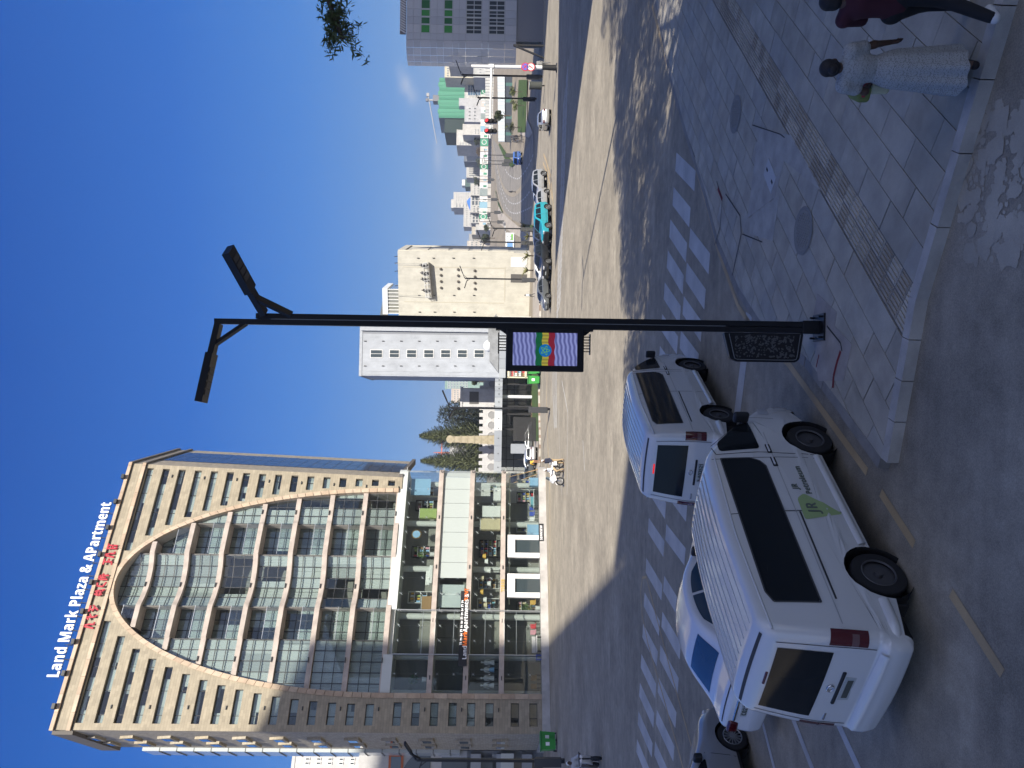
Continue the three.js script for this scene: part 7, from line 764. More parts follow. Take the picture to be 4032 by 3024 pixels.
{ // panelled building at the right edge
  const B = frontBox(R4, 165, 880, -60, 318, 108, 18, 0), t = thing('panelled_building', 'grey metal panelled building with a rounded corner and green glazed windows', 'building', [B.cx, 0, -108], 0); const colX0 = () => dp(...R4(400, 262), 108).x - B.cx; const H = dp(...R4(160, 200), 108).y, soff = dp(...R4(885, 200), 108).y, w = B.w / 2, pm = [mat('panel_grey', [0.56, 0.58, 0.61], { rough: 0.4, metal: 0.25 }), mat('panel_grey_b', [0.52, 0.54, 0.57], { rough: 0.4, metal: 0.25 }), mat('panel_grey_c', [0.6, 0.61, 0.63], { rough: 0.4, metal: 0.25 })]; obj('core', extr(ccw([[colX0() + 0.1, 0.15], [w, 0.15], [w, 16], [colX0() + 7, 16]]), H - 0.1).rotateX(-PI / 2), mat('core_dark', [0.25, 0.25, 0.26]), t);
  const rowsY = [165, 212, 258, 322, 365, 408, 470, 510, 553, 660, 702, 810, 885].map(x => dp(...R4(x, 200), 108).y), colX = [-60, -5, 60, 110, 160, 218, 262].map(y => dp(...R4(400, y), 108).x - B.cx).reverse(); const winRows = [2, 5, 8, 10]; const pn = []; const colsN = colX.length;
  for (let j = 0; j < rowsY.length - 1; j++) { const y1 = rowsY[j], y0 = rowsY[j + 1], isW = winRows.includes(j); for (let i = 0; i < colsN - 1; i++) { const a = colX[i], b = colX[i + 1]; if (isW && i >= 1) { const gr = j < 6; const f = obj('window', [bx0(a, b, y0, y0 + 0.12, -0.1, 0), bx0(a, b, y1 - 0.12, y1, -0.1, 0), bx0(a, a + 0.1, y0 + 0.12, y1 - 0.12, -0.1, 0), bx0(b - 0.1, b, y0 + 0.12, y1 - 0.12, -0.1, 0), ...(gr ? [] : [bx0((a + b) / 2 - 0.05, (a + b) / 2 + 0.05, y0 + 0.12, y1 - 0.12, -0.1, 0), bx0(a, b, (y0 + y1) / 2 - 0.05, (y0 + y1) / 2 + 0.05, -0.1, -0.002)])], mat('alu_frame', [0.5, 0.52, 0.52], { rough: 0.4 }), t); obj('pane', bx0(a, b, y0, y1, -0.12, -0.08), gr ? mat(i % 2 ? 'green_pane' : 'green_pane_dark', i % 2 ? [0.05, 0.3, 0.06] : [0.03, 0.16, 0.05], { rough: 0.06, clearcoat: 1 }) : mPaneB, f); } else pn.push({ g: bx0(a + 0.015, b - 0.015, y0 + 0.015, y1 - 0.015, -0.15, 0), m: pm[(i * 5 + j * 3) % 3] }); } const R = 2.6, n = 4, c0 = colX[0]; for (let k = 0; k < n; k++) { const a0 = k / n * PI / 2 + 0.008, a1 = (k + 1) / n * PI / 2 - 0.008, P = a => [c0 - R * Math.sin(a), -R + R * Math.cos(a)]; const q = [P(a0), P((a0 + a1) / 2), P(a1)], Q = q.map(p => [p[0] + 0.05, p[1] - 0.12]); const g = extr(ccw([...q, ...Q.reverse()].map(p => [p[0], -p[1]])), y1 - y0 - 0.03); g.rotateX(-PI / 2); g.translate(0, y0 + 0.015, 0); pn.push({ g, m: pm[(k + j) % 3] }); } }
  pieces(t, 'cladding_panel', pn); const lv = dp(...R4(120, 200), 108).y; const sg = obj('louvre_screen', bx0(colX[1], w + 4, H, lv, -0.6, -0.5), mat('louvre_back', [0.2, 0.18, 0.17]), t); for (let i = 0; i < 26; i++) obj('louvre_blade', bx(0.16, (lv - H) * 1.1, 0.06).rotateZ(-0.55).translate(colX[1] + 0.4 + i * 0.36, (lv + H) / 2, -0.45), mat('louvre_white', [0.72, 0.71, 0.68]), sg);
  // recessed ground floor
  obj('ground_floor_wall', bx0(-w + 3, w, 0, soff, -6, -5.8), mat('gf_wall', [0.34, 0.34, 0.33]), t); obj('soffit', bx0(-w + 2.5, w + 2, soff, soff + 0.2, -8, -0.2), mat('soffit', [0.3, 0.3, 0.31]), t); for (const y of [20, 120, 220]) { const x = dp(...R4(1000, y), 108).x - B.cx; obj('column', bx0(x - 0.35, x + 0.35, 0, soff, -1.4, -0.7), mat('gf_col', [0.26, 0.27, 0.28]), t); obj('shop_glazing', bx0(x + 0.6, x + 2.6, 0.4, soff - 0.6, -5.78, -5.7), mat('gf_glaze', [0.32, 0.36, 0.36], { rough: 0.1, clearcoat: 1 }), t); }
  const gx = gp(...R4(1075, 330)); const bd = thing('advert_board', 'tilted dark framed board by the panelled building', 'board', [gx.x - 1, 0, gx.z], 0.2); obj('frame', beam([0, 0.2, 0], [1.8, 4.2, 0], 0.25, 0.16), mBlackTrim, bd); obj('frame', beam([1.8, 0.2, 0], [1.8, 4.2, 0], 0.2, 0.16), mBlackTrim, bd);
  const bn = thing('litter_bin', 'dark litter bin beside the tilted board', 'bin', [gx.x - 4.2, 0, gx.z - 1]); obj('drum', cyl(0.5, 0.5, 1.6, 0, 0.4, 0, 14), mat('drum', [0.05, 0.055, 0.05]), bn); obj('post', cyl(0.08, 0.08, 0.5), mBlackTrim, bn); obj('rim', new THREE.TorusGeometry(0.5, 0.05, 6, 18).rotateX(PI / 2).translate(0, 2, 0), mStrip, bn);
  walker(gp(...R4(1108, 418)), 1.3, 'pedestrian in grey standing behind the signal mast', ['grey', [0.22, 0.22, 0.22]], ['grey_dark', [0.12, 0.12, 0.12]], { s: 1.1 });
}

// ================================================================ the far town on the rise
function farBlock(z, name, label, top, base, yR, yL, d, k, rgb, wins = [], o = {}) { // picture box -> building at distance d
  const B = frontBox(z, top, base, yR, yL, d, o.depth || 14, o.yaw || 0), t = building(name, label, B, wallM(k, rgb), { parapet: o.parapet, group: o.group });
  const H = B.H, w = B.w, lo = Math.max(0, dp(...z(base, (yR + yL) / 2), d).y - terrain(d));
  for (const [cols, rows, fx0, fx1, fy0, fy1, fw, fh, pane, mull] of wins) winGrid(t, B, cols, rows, -w / 2 + w * fx0, -w / 2 + w * fx1, lo + (H - lo) * fy0, lo + (H - lo) * fy1, fw, fh, { z: 0, pane: pane || mPaneB, mull });
  for (const s of o.extra || []) s(t, B, H, lo); return t;
}
const bluePane = mat('blue_glazing', [0.06, 0.11, 0.17], { rough: 0.06, clearcoat: 1 }), shadePane = mat('tinted_window', [0.085, 0.095, 0.105], { rough: 0.08, phys: 1 });  // last one: dark window glass, also painted shade inside deep open bays
// order: from the panelled building leftwards
farBlock(R4, 'grid_block', 'cream block with a dense grid of small windows beside the netted building', 422, 620, 420, 505, 420, 'cream2', [0.56, 0.52, 0.4], [[5, 9, 0.05, 0.95, 0.1, 0.97, 0.5, 0.5]]);
farBlock(R4, 'apartment_block', 'white block with large square windows behind the signal mast', 450, 800, 335, 425, 380, 'white2', [0.476, 0.467, 0.435], [[3, 6, 0.1, 0.9, 0.3, 0.97, 0.7, 0.55]], { extra: [(t, B, H) => obj('dark_screen', bx0(-B.w * 0.3, B.w * 0.42, H * 0.72, H * 0.98, 0.1, 0.4), mat('screen_dark', [0.09, 0.09, 0.09]), t)] });
farBlock(R4, 'white_hall', 'low white rendered hall below the grid block', 612, 800, 420, 505, 330, 'white3', [0.451, 0.459, 0.459], [[4, 2, 0.1, 0.9, 0.2, 0.85, 0.3, 0.3]]);
{ // netted building under construction with its roof crane
  const B = frontBox(R4, 380, 555, 505, 775, 460, 22, 0.08), t = building('netted_building', 'building under construction wrapped in green safety netting', B, wallM('raw', [0.25, 0.25, 0.24]), { parapet: false }); const net = [mat('net_green', [0.07, 0.24, 0.15], { rough: 0.9 }), mat('net_green_b', [0.09, 0.28, 0.18], { rough: 0.9 })], lo = dp(...R4(555, 640), 460).y - terrain(460); const n = 9, P = [], w = B.w; for (let i = 0; i < n; i++) { const a = -w / 2 + w * i / n, b = a + w / n, pts = []; for (let k = 0; k <= 12; k++) pts.push([a + (b - a) * k / 12, 0.35 + 0.35 * Math.sin(k / 12 * PI) + 0.12 * Math.sin(k * 2.1 + i)]); const g = extr(ccw([...pts, [b, 0.12], [a, 0.12]].map(p => [p[0], -p[1]])), B.H - lo + (i % 2) * 0.6); g.rotateX(-PI / 2); g.translate(0, lo, 0); obj('net_panel', g, net[i % 2], t); } obj('side_net', bx0(-w / 2 - 8.5, -w / 2, lo - 1, B.H - 3.5, -20, -0.5), mat('net_dark', [0.02, 0.035, 0.03]), t); obj('lift_housing', bx0(-0.5, 3.2, B.H, B.H + 4, -8, -3), mat('raw_dark', [0.16, 0.16, 0.17]), t);
  const cb = thing('roof_crane', 'small crane on top of the netted building', 'crane', [B.cx + 0.5, terrain(460) + B.H + 4, -465]); obj('mast', bx(0.8, 3.2, 0.8, 0, 1.6, 0), mat('crane_grey', [0.3, 0.3, 0.3]), cb); obj('jib', rod([3, 3, 0], [-26, -2.5, 0], 0.35, 0.18, 5), mat('crane_grey'), cb); obj('counterweight', bx(2, 1.6, 1.4, 3, 3.2, 0), mat('crane_grey'), cb); obj('cab', bx(1.6, 1.6, 1.4, 0, 3.6, 0), mat('raw_dark'), cb);
  farBlock(R4, 'curved_hall', 'white curved hall with a big blue glazed bay below the netting', 552, 655, 500, 690, 430, 'white4', [0.508, 0.508, 0.492], [[7, 4, 0.04, 0.36, 0.1, 0.8, 0.3, 0.45], [7, 5, 0.36, 0.94, 0.05, 0.85, 0.94, 0.9, bluePane]], { depth: 10 }); farBlock(R4, 'white_annex', 'white annex with six square windows left of the curved hall', 552, 650, 688, 795, 425, 'white5', [0.451, 0.459, 0.476], [[4, 2, 0.08, 0.92, 0.2, 0.9, 0.35, 0.4, shadePane]], { depth: 10 }); farBlock(R4, 'tank_house', 'white box with a tank on the roof before the netting', 515, 560, 640, 690, 428, 'white5', [0, 0, 0], [], { depth: 6 });
}
farBlock(R4, 'stepped_block', 'white stepped block with a tall blank side', 500, 680, 845, 950, 400, 'white6', [0.508, 0.500, 0.476], [[3, 8, 0.02, 0.24, 0.12, 0.95, 0.5, 0.4, shadePane], [5, 3, 0.4, 0.95, 0.02, 0.3, 0.5, 0.5, shadePane]], { yaw: 0.1 }); farBlock(R4, 'white_block', 'plain white block with small high windows by the stepped one', 540, 690, 810, 880, 390, 'white6', [0, 0, 0], [[4, 2, 0.1, 0.6, 0.3, 0.55, 0.5, 0.4, shadePane]]);
farBlock(z7, 'blue_glass_block', 'blue glazed block between white buildings', 440, 640, 210, 300, 470, 'slate', [0.3, 0.33, 0.37], [[5, 7, 0.1, 0.9, 0.15, 0.95, 0.7, 0.5, bluePane]]); farBlock(z7, 'dark_slab', 'dark grey slab with a notched roof', 415, 640, 290, 375, 520, 'slate2', [0.16, 0.18, 0.21], [[4, 8, 0.08, 0.92, 0.1, 0.92, 0.6, 0.45]]); farBlock(z7, 'office_slab', 'blue grey office slab with horizontal bands', 440, 640, 370, 440, 560, 'slate3', [0.33, 0.36, 0.4], [[1, 9, 0.05, 0.95, 0.1, 0.95, 1, 0.45, bluePane]]); farBlock(z7, 'striped_block', 'white block with four vertical stripes', 440, 640, 430, 550, 540, 'white7', [0.492, 0.484, 0.459], [[5, 1, 0.1, 0.95, 0.1, 0.9, 0.4, 1, shadePane]]); farBlock(z7, 'dark_tower', 'dark green glazed tower with a white cap', 425, 640, 565, 650, 600, 'forest', [0.07, 0.12, 0.11], [[4, 6, 0.1, 0.9, 0.1, 0.8, 0.7, 0.5]], { extra: [(t, B, H) => obj('cap', bx0(-B.w * 0.3, B.w * 0.45, H, H + 3, -9, -1), mat('cap_white2', [0.58, 0.57, 0.55]), t)] });
farBlock(z7, 'white_office', 'white office with deep dark window bays beside a blue roof', 488, 640, 615, 745, 430, 'white8', [0.492, 0.484, 0.459], [[6, 3, 0.08, 0.95, 0.15, 0.9, 0.45, 0.4, shadePane]]); farBlock(z7, 'bay_office', 'white framed office of four dark storeys', 485, 640, 745, 930, 432, 'white8', [0, 0, 0], [[2, 4, 0.42, 0.98, 0.04, 0.98, 0.88, 0.72, shadePane], [3, 3, 0.02, 0.4, 0.08, 0.92, 0.5, 0.5, shadePane]], { extra: [(t, B, H) => obj('blue_roof', extr([[-B.w * 0.45, H], [B.w * 0.5, H], [B.w * 0.2, H + 2.6]], 6).translate(0, 0, -7), mat('roof_blue', [0.04, 0.16, 0.5], { rough: 0.5 }), t)] });
farBlock(z7, 'balcony_tower', 'tall white tower with balconies and red railings', 300, 640, 705, 880, 520, 'white9', [0.492, 0.484, 0.467], [[7, 9, 0.3, 0.97, 0.28, 0.97, 0.35, 0.4, shadePane], [3, 4, 0.02, 0.28, 0.55, 0.97, 0.6, 0.4, shadePane]], { yaw: 0.12, extra: [(t, B, H) => obj('roof_box', bx0(-B.w * 0.45, B.w * 0.1, H, H + 2.2, -9, -2), wallM('white9'), t)] }); farBlock(z7, 'flats_block', 'long white flats with rows of small dark windows', 410, 640, 868, 1085, 500, 'white9', [0, 0, 0], [[9, 4, 0.03, 0.97, 0.3, 0.97, 0.4, 0.35, shadePane]]);
farBlock(z7, 'bay_office', 'white framed office with open dark floors under the flats', 492, 640, 930, 1045, 436, 'white10', [0.467, 0.467, 0.451], [[3, 4, 0.03, 0.97, 0.04, 0.98, 0.82, 0.6, shadePane]]); farBlock(z7, 'low_shop', 'low beige shop building near the ivory wall', 500, 650, 1085, 1170, 420, 'beige2', [0.45, 0.42, 0.36], [[4, 2, 0.05, 0.95, 0.2, 0.9, 0.5, 0.4, shadePane]]); farBlock(z7, 'low_shop', 'grey low building with a dark roof line near the ivory wall', 470, 650, 1165, 1250, 440, 'grey4', [0.34, 0.34, 0.34], [[4, 3, 0.05, 0.95, 0.2, 0.9, 0.5, 0.4, shadePane]]); farBlock(z7, 'low_shop', 'pale building touching the right edge of the ivory wall', 450, 650, 1240, 1330, 430, 'beige3', [0.5, 0.47, 0.43], [[4, 3, 0.05, 0.95, 0.2, 0.9, 0.5, 0.4, shadePane]]); farBlock(z7, 'white_shed', 'small white shed at the foot of the flats', 545, 640, 1060, 1120, 400, 'white10', [0, 0, 0], []);
// behind the pavilion
farBlock(z8, 'green_glass_tower', 'green glazed tower far behind the battlements', 340, 800, 310, 420, 330, 'teal2', [0.22, 0.33, 0.31], [[5, 7, 0.05, 0.95, 0.4, 0.97, 0.6, 0.5, bluePane]]); farBlock(z8, 'cream_tower', 'pinkish tower with orange balconies far behind the battlements', 420, 800, 420, 590, 320, 'pinkish', [0.5, 0.44, 0.39], [[6, 7, 0.05, 0.95, 0.3, 0.97, 0.5, 0.4]]); farBlock(z8, 'white_far_block', 'white block glimpsed between the two firs', 400, 800, 1110, 1290, 300, 'white11', [0.492, 0.492, 0.476], [[7, 6, 0.05, 0.95, 0.3, 0.97, 0.5, 0.4, shadePane]]); { const p = dp(...z8(240, 1220), 330), t = thing('tower_crane', 'orange tower crane far behind the firs', 'crane', [p.x, terrain(330), -330]); const m = mat('crane_orange', [0.5, 0.13, 0.06]), h = p.y - terrain(330); obj('mast', bx(0.5, h, 0.5, 0, h / 2, 0), m, t); obj('jib', beam([5, h - 1.5, 0], [-5, h - 1.5, 0], 0.4, 0.4), m, t); obj('apex', rod([0, h, 0], [0, h + 2, 0], 0.2, 0.1), m, t); }
// street-side walls and banners along the top of the rise
{ const cols = [[0.05, 0.22, 0.13], [0.62, 0.64, 0.62], [0.25, 0.3, 0.3], [0.45, 0.42, 0.38], [0.06, 0.24, 0.15], [0.5, 0.5, 0.52], [0.2, 0.34, 0.42], [0.6, 0.58, 0.55]], d = 352, t = thing('banner_hoarding', 'long roadside hoarding of coloured banners below the town', 'hoarding', [0, terrain(d), -d]); const ys = []; for (let y = -420; y < 1140; y += 52 + (Math.abs(y * 7) % 34)) ys.push(y); for (let i = 0; i < ys.length - 1; i++) { const a = dp(...z7(640, ys[i + 1]), d), b = dp(...z7(725, ys[i]), d), k = [0, 1, 3, 5, 2, 7, 6, 1, 4, 3, 5, 7][i % 12], h = 3.6; const p = obj('banner', bx0(a.x + 0.15, b.x - 0.15, 1.6, 1.6 + h, 0, 0.1), mat('banner_' + 'abcdefgh'[k], cols[k], { tex: 'stucco' }), t); if (k % 4 === 0) obj('ring_print', new THREE.TorusGeometry(h * 0.28, 0.16, 5, 20).translate((a.x + b.x) / 2, 1.6 + h / 2, 0.12), mFrameW, p); else if (k % 2) { obj('print', bx0(a.x + 0.6, (a.x + b.x) / 2, 2.1, 1.6 + h * 0.55, 0.1, 0.13), mat('banner_' + 'abcdefgh'[(k + 3) % 8], cols[(k + 3) % 8]), p); obj('print', bx0((a.x + b.x) / 2 + 0.3, b.x - 0.5, 3, 1.6 + h * 0.85, 0.1, 0.13), mat('banner_' + 'abcdefgh'[(k + 2) % 8], cols[(k + 2) % 8]), p); } obj('leg', bx0(a.x + 0.3, a.x + 0.5, -0.5, 1.6, -0.1, 0.05), mBlackTrim, p); }
  const w = thing('retaining_wall', 'pale panelled retaining wall on the slope beside the ramp', 'wall', [0, 0, 0]); const A = tp(...z6(740, 1400)), e = dp(...z6(690, 830), 300); for (let i = 0; i < 26; i++) { const y0 = 620 + i * 32, d1 = 300, a = dp(...z6(700, y0 + 32), d1), b = dp(...z6(700, y0), d1); obj('wall_panel', bx0(a.x + 0.08, b.x - 0.08, 4, b.y + 2.2, -d1 - 0.4, -d1), mat(i % 3 ? 'wallp' : 'wallp_b', i % 3 ? [0.5, 0.51, 0.5] : [0.44, 0.46, 0.47], { tex: 'stucco' }), w); }
  const u = thing('parapet_wall', 'light blue grey parapet above the underpass beside the lawn', 'wall', [0, 0, 0]); for (let i = 0; i < 20; i++) { const f = i / 20, y0 = 820 + i * 36, x0 = 855 - 0.0 * i, d1 = 208, a = dp(...z6(795 + 10 * f, y0 + 36), d1), b = dp(...z6(795 + 10 * f, y0), d1), lo = dp(...z6(850, y0), d1).y; obj('wall_panel', bx0(a.x + 0.02, b.x - 0.02, lo, b.y + 0.6, -d1 - 0.3, -d1), mat(i % 2 ? 'parapet_blue' : 'parapet_blue_b', i % 2 ? [0.42, 0.47, 0.5] : [0.47, 0.51, 0.53], { rough: 0.5 }), u); obj('lower_panel', bx0(a.x, b.x, lo - 3.2, lo, -d1 - 0.6, -d1 - 0.35), mat(i % 5 === 2 ? 'tile_teal' : 'tile_dark', i % 5 === 2 ? [0.05, 0.12, 0.11] : [0.035, 0.045, 0.06], { rough: 0.4 }), u); } }
struct('slope_lawn', draped([tp(...z6(1105, 870)), tp(...z6(1090, 1300)), tp(...z6(1085, 1440)), tp(...z6(1000, 1440)), tp(...z6(1000, 1100)), tp(...z6(1010, 870))], 0.2, 4), mGrass, 3); struct('island_lawn', draped([T7(930, 438), T7(880, 400), T7(830, 290), T7(790, 195), T7(800, 175), T7(850, 250), T7(905, 330), T7(970, 400)], 0.16, 4), mGrass, 3); struct('side_pavement', draped([tp(...z6(1100, 860)), tp(...z6(1100, 1300)), tp(...z6(1160, 1440)), tp(...z6(1120, 1500)), tp(...z6(1060, 1480)), tp(...z6(1000, 1445)), tp(...z6(1080, 1440)), tp(...z6(1085, 1290)), tp(...z6(1092, 860))].reverse(), 0.12, 4), mPaving, 4); struct('verge_lawn', draped([T7(760, 690), T7(780, 800), T7(830, 910), T7(838, 945), T7(790, 850), T7(755, 700)], 0.3, 4), mGrass, 3); struct('left_verge', draped([T7(1165, 1065), T7(1060, 1060), T7(1070, 1130), T7(1165, 1140)], 0.2, 4), mGrass, 3);
struct('left_pavement', draped([T7(1150, 1140), T7(1000, 1080), T7(900, 1000), T7(840, 940), T7(790, 860), T7(775, 960), T7(800, 1060), T7(930, 1150), T7(1090, 1250), T7(1180, 1290)], 0.1, 4), mPaving, 4);
// trees and small palms of the far side
for (const [z, a, b, d, hpx, wpx, lab] of [[z7, 640, 390, 400, 105, 100, 'leafy tree behind the banners near the striped block'], [z7, 640, 270, 395, 110, 90, 'reddish leafed tree behind the banners'], [z7, 640, 600, 400, 130, 85, 'dense green tree at the dark tower'], [z7, 640, 160, 395, 130, 80, 'thin tree before the stepped block'], [z7, 720, 1210, 260, 120, 90, 'bushy tree near the ivory building'], [z7, 700, 1100, 300, 80, 70, 'small tree at the foot of the flats'], [z6, 880, 1260, 170, 150, 110, 'loose green tree by the parapet wall'], [z6, 800, 640, 190, 260, 150, 'dark open tree beside the panelled building'], [z8, 800, 330, 190, 150, 100, 'bushy dark tree above the white tower porch']]) { const p = dp(...z(a, b), d), s = d / FOC * (z === z8 ? 0.3134 : 0.3618), h = hpx * s; roundTree([p.x, p.y - h * 0.15, -d], h * 1.15, wpx * s * 0.55, lab, lab.startsWith('reddish') ? 'rust' : 'far', lab.startsWith('reddish') ? [0.12, 0.085, 0.05] : [0.055, 0.07, 0.03], { seed: b + 5, n: 1500, leaf: Math.max(0.25, h * 0.045), trunk: 0.16 }); }
for (const [a, b, lab] of [[1070, 1075, 'young palm on the verge near the turquoise car'], [1120, 1190, 'young palm between waiting cars and ivory building'], [1120, 1400, 'young palm at the ivory building steps'], [1110, 1560, 'young palm beside the dark doorway']]) { const p = tp(...z7(a + 60, b)), r = rng(b), t = thing('young_palm', lab, 'palm', p), pos = []; obj('trunk', rod([0, -0.1, 0], [0, 1.0, 0], 0.14, 0.1), mBark, t); for (let k = 0; k < 16; k++) { const aa = k * 2.4, L = 1.5 + r() * 0.8, up = 0.5 + r() * 1.0; for (let s = 0; s < 5; s++) { const P = q => [Math.cos(aa) * L * q, 1 + up * q * 1.6 - 1.1 * q * q, Math.sin(aa) * L * q], u = P(s / 5), v = P((s + 1) / 5), w = 0.16 * (1 - s / 6), nx = -Math.sin(aa) * w, nz = Math.cos(aa) * w; pos.push(u[0] - nx, u[1], u[2] - nz, u[0] + nx, u[1], u[2] + nz, v[0], v[1], v[2], u[0] + nx, u[1], u[2] + nz, v[0] + nx, v[1], v[2] + nz, v[0], v[1], v[2]); } } const g = new THREE.BufferGeometry(); g.setAttribute('position', new THREE.Float32BufferAttribute(pos, 3)); g.computeVertexNormals(); obj('fronds', norm(g), leafM('palm', [0.13, 0.13, 0.04]), t); }
for (const [a, b, lab, h] of [[1110, 1150, 'thin young tree on the slope lawn', 3.4], [1090, 1000, 'thin yellowing young tree on the slope lawn', 3.6], [1080, 1390, 'bushy young tree at the end of the slope lawn', 3.8]]) { const p = tp(...z6(a - 40, b)); roundTree([p.x, p.y, p.z], h, h * 0.34, lab, 'young', [0.11, 0.13, 0.04], { seed: b, n: 380, leaf: 0.2, trunk: 0.07 }); }
// signboards below the ivory building's right edge
{ const p = tp(...z7(960, 1240)), t = thing('site_hoarding', 'white site hoarding printed with blue and green shapes', 'hoarding', [p.x, p.y, p.z], 0.35); t.scale.setScalar(0.5); obj('panel', bx0(-4.5, 4.5, 0.4, 4.6, 0, 0.12), mat('hoard_white', [0.6, 0.63, 0.65]), t); obj('print', bx0(-3.8, -0.4, 1, 3.8, 0.12, 0.15), mat('hoard_blue', [0.12, 0.25, 0.5]), t); obj('print', bx0(0.2, 3.8, 0.8, 2.0, 0.12, 0.15), mat('hoard_green', [0.15, 0.35, 0.1]), t); obj('ring_print', new THREE.TorusGeometry(1.1, 0.22, 6, 24).translate(1.6, 2.9, 0.14), mat('hoard_grey', [0.3, 0.33, 0.35]), t); for (const x of [-4, 0, 4]) obj('post', bx(0.15, 4.6, 0.15, x, 2.3, -0.1), mBlackTrim, t); const p2 = tp(...z7(860, 1130)), t2 = thing('stair_wall', 'sloping grey stair wall with dark panels up the rise', 'wall', [p2.x, p2.y - 1, p2.z], -0.5); t2.scale.setScalar(0.3); obj('ramp', extr([[-9, 0], [9, 0], [9, 6.5], [-9, 1.6]], 0.5), mat('stair_grey', [0.33, 0.33, 0.34], { tex: 'stucco' }), t2); for (let i = 0; i < 6; i++) obj('panel', bx0(-7.5 + i * 2.6, -5.4 + i * 2.6, 0.5, 2.4 + i * 0.6, 0.5, 0.55), i % 2 ? mat('stair_dark', [0.12, 0.12, 0.13]) : mat('stair_pale', [0.45, 0.46, 0.46]), t2); }
// street lamps of the far side
[[R4, 1055, 500, 60, 480, 'black street lamp before the panelled building'], [R4, 1000, 645, 78, 590, 'black street lamp on the slope pavement'], [R4, 1005, 1585, 118, 620, 'black street lamp at the edge of the ivory building'], [R4, 985, 1495, 122, 690, 'black street lamp behind the turquoise car']].forEach(([z, a, b, dd, tpx, lab]) => { const p = gp(...z(a, b)), d = Math.min(128, -p.z), q = dp(...z(a, b), d), h = dp(...z(tpx, b), d).y; farLamp([q.x, 0, -d], h, lab, { d1: [-1, 0.3], d2: [1, 0.3] }); });
{ const p = dp(...R3(1110, 317), 118), h = dp(...R3(640, 300), 118).y; farLamp([p.x, 0, -118], h, 'slim double street lamp in front of the ivory wall', { d1: [-0.9, 0.1], d2: [1, 0.2] }); }
for (const [a, b, tpx] of [[960, 310, 700], [945, 372, 725], [915, 408, 730], [860, 1035, 700], [820, 930, 720], [780, 790, 725], [745, 575, 735]]) { const p = T7(a, b), h = 7.5, t = thing('median_lamp', 'slim grey lamp standard along the sweeping road', 'street lamp', p, 0, 'lamp standards along the sweeping road'); obj('pole', cyl(0.12, 0.08, h, 0, 0, 0, 6), mat('lamp_box'), t); obj('box', bx(0.9, 2.0, 0.4, 0, 1.4, 0), mat('lamp_box'), t); obj('head', beam([0, h, 0], [1.4, h + 0.2, 0], 0.25, 0.12), mPole, t); }
// people waiting on the far pavement
[[965, 140], [972, 120], [985, 160], [1000, 100], [955, 105], [1020, 150]].forEach(([a, b], i) => { const p = tp(...z7(a + 40, b)); walker(p, i * 1.1, 'pedestrian in dark clothes waiting on the far pavement', ['dusk', [0.06, 0.06, 0.07]], ['dusk2', [0.09, 0.085, 0.08]], { group: 'pedestrians waiting on the far pavement', s: 1.15 }); });
{ const p = T7(975, 705); walker(p, 0.4, 'lone pedestrian crossing the sweeping road', ['dusk'], ['dusk2'], { s: 1.1 }); const q = gp(...R3(1118, 415)); walker([q.x, 0, q.z], 2.5, 'pedestrian in pale blue before the ivory building steps', ['pale_blue', [0.45, 0.5, 0.55]], ['dusk2']); }
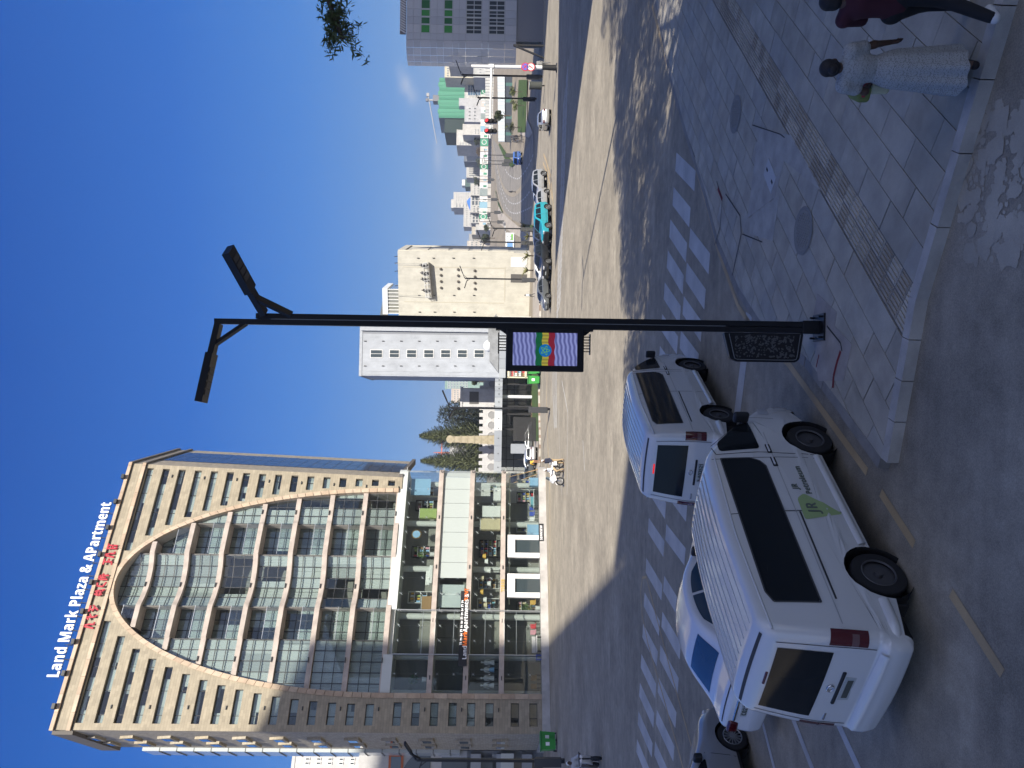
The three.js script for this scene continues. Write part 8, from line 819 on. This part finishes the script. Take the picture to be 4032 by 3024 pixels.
// ---------------- left of the plaza: white housing block, dark shop front, its arched gallery
{ const z = zoomed(1480, 2600, 0.36166), zb = zoomed(780, 2600, 0.31646);
  farBlock(zb, 'white_flats', 'white rendered flats with small recessed windows left of the plaza', 1200, 4000, 1110, 1500, 118, 'white12', [0.55, 0.55, 0.55], [[4, 7, 0.5, 0.98, 0.62, 0.97, 0.35, 0.3, mPaneB]], { depth: 12, yaw: 0.5 });
  const d = 84, x1 = dp(...z(1000, 955), d).x, t = thing('gallery_house', 'shaded white house with an arched gallery and a red framed window', 'building', [x1 - 5, 0, -d], 0.25); const H = dp(...z(-200, 1060), d).y; obj('wall', bx0(-6, 4.4, 0, H, -10, 0), wallM('gallery', [0.5, 0.5, 0.5]), t, 6); const wy = dp(...z(130, 1060), d).y, wy0 = dp(...z(290, 1060), d).y; const f = obj('window', [bx0(-0.6, 4.0, wy0, wy, 0, 0.12)], mat('red_frame', [0.42, 0.13, 0.06]), t); for (const x of [0.5, 2.8]) obj('pane', bx0(x - 0.9, x + 0.9, wy0 + 0.25, wy - 0.25, 0.1, 0.15), mPaneB, f); const ay = dp(...z(590, 1060), d).y; const s = new THREE.Shape(); s.moveTo(-3.2, 0); s.lineTo(3.2, 0); s.absarc(0, 0, 3.2, 0, PI); obj('arched_opening', new THREE.ExtrudeGeometry(s, { depth: 0.1, bevelEnabled: false }).translate(1.2, ay, 0.01), shadePane, t); for (let k = 0; k < 3; k++) { const y = dp(...z(710 + k * 280, 1060), d).y; obj('storey_opening', bx0(-5, 4.2, y - 3.2, y, 0.01, 0.08), shadePane, t); obj('balcony_front', bx0(-5, 4.2, y - 4.3, y - 3.2, 0, 0.9), mat('balcony_grey', [0.34, 0.36, 0.38]), t); for (const x of [-4.2, -1.4, 1.4, 4.1]) obj('pier', bx0(x - 0.35, x + 0.35, 0, y, 0.1, 0.5), mat('balcony_grey'), t); } obj('white_fascia', bx0(-5.5, 4.4, 3.2, 4.6, 0, 1.6), mat('fascia_white'), t); obj('shop_opening', bx0(-5, 4.2, 0, 3.1, 0.02, 0.1), shadePane, t);  // the openings are flat dark sheets, their shade put into the colour
  const q = gp(...zoomed(0, 0, 1.8228)(1297, 1645)); // motor scooter at the left edge
  const m = thing('scooter', 'white scooter with a rider coming along the shaded road', 'scooter', q, -0.9); for (const x of [-0.6, 0.6]) obj('wheel', new THREE.TorusGeometry(0.22, 0.07, 8, 18).translate(x, 0.28, 0), mTyre, m); obj('body', extr(fillet2([[-0.8, 0.5], [0.1, 0.4], [0.3, 0.5], [0.55, 1.0], [0.42, 1.05], [0.1, 0.7], [-0.7, 0.85]], 0.06), 0.3, [], 0.02).translate(0, 0, -0.15), mat('bike_white'), m); obj('handlebar', rod([0.5, 1.1, -0.32], [0.5, 1.1, 0.32], 0.02), mBlackTrim, m); obj('fork', rod([0.6, 0.28, 0], [0.5, 1.1, 0], 0.04), mBlackTrim, m); obj('seat', rbx(0.6, 0.1, 0.28, 0.04, -0.4, 0.86, 0), mBlackTrim, m);
  walker([q.x - 0.1, -0.05, q.z], -0.9, 'scooter rider in a pale jacket and helmet', ['pale_jacket', [0.4, 0.42, 0.44]], ['dusk2'], { J: { kL: [0.34, 0.68, -0.2], kR: [0.34, 0.68, 0.2], aL: [0.25, 0.25, -0.2], aR: [0.25, 0.25, 0.2], eL: [0.2, 1.16, -0.28], eR: [0.2, 1.16, 0.28], wL: [0.48, 1.12, -0.3], wR: [0.48, 1.12, 0.3] }, hat: ['cap_white', [0, 0, 0]] });
}

// thin dusty haze over the town
scene.fog = new THREE.FogExp2(new THREE.Color().setRGB(0.5, 0.56, 0.64), 0.00026);

renderer.render(scene, camera);
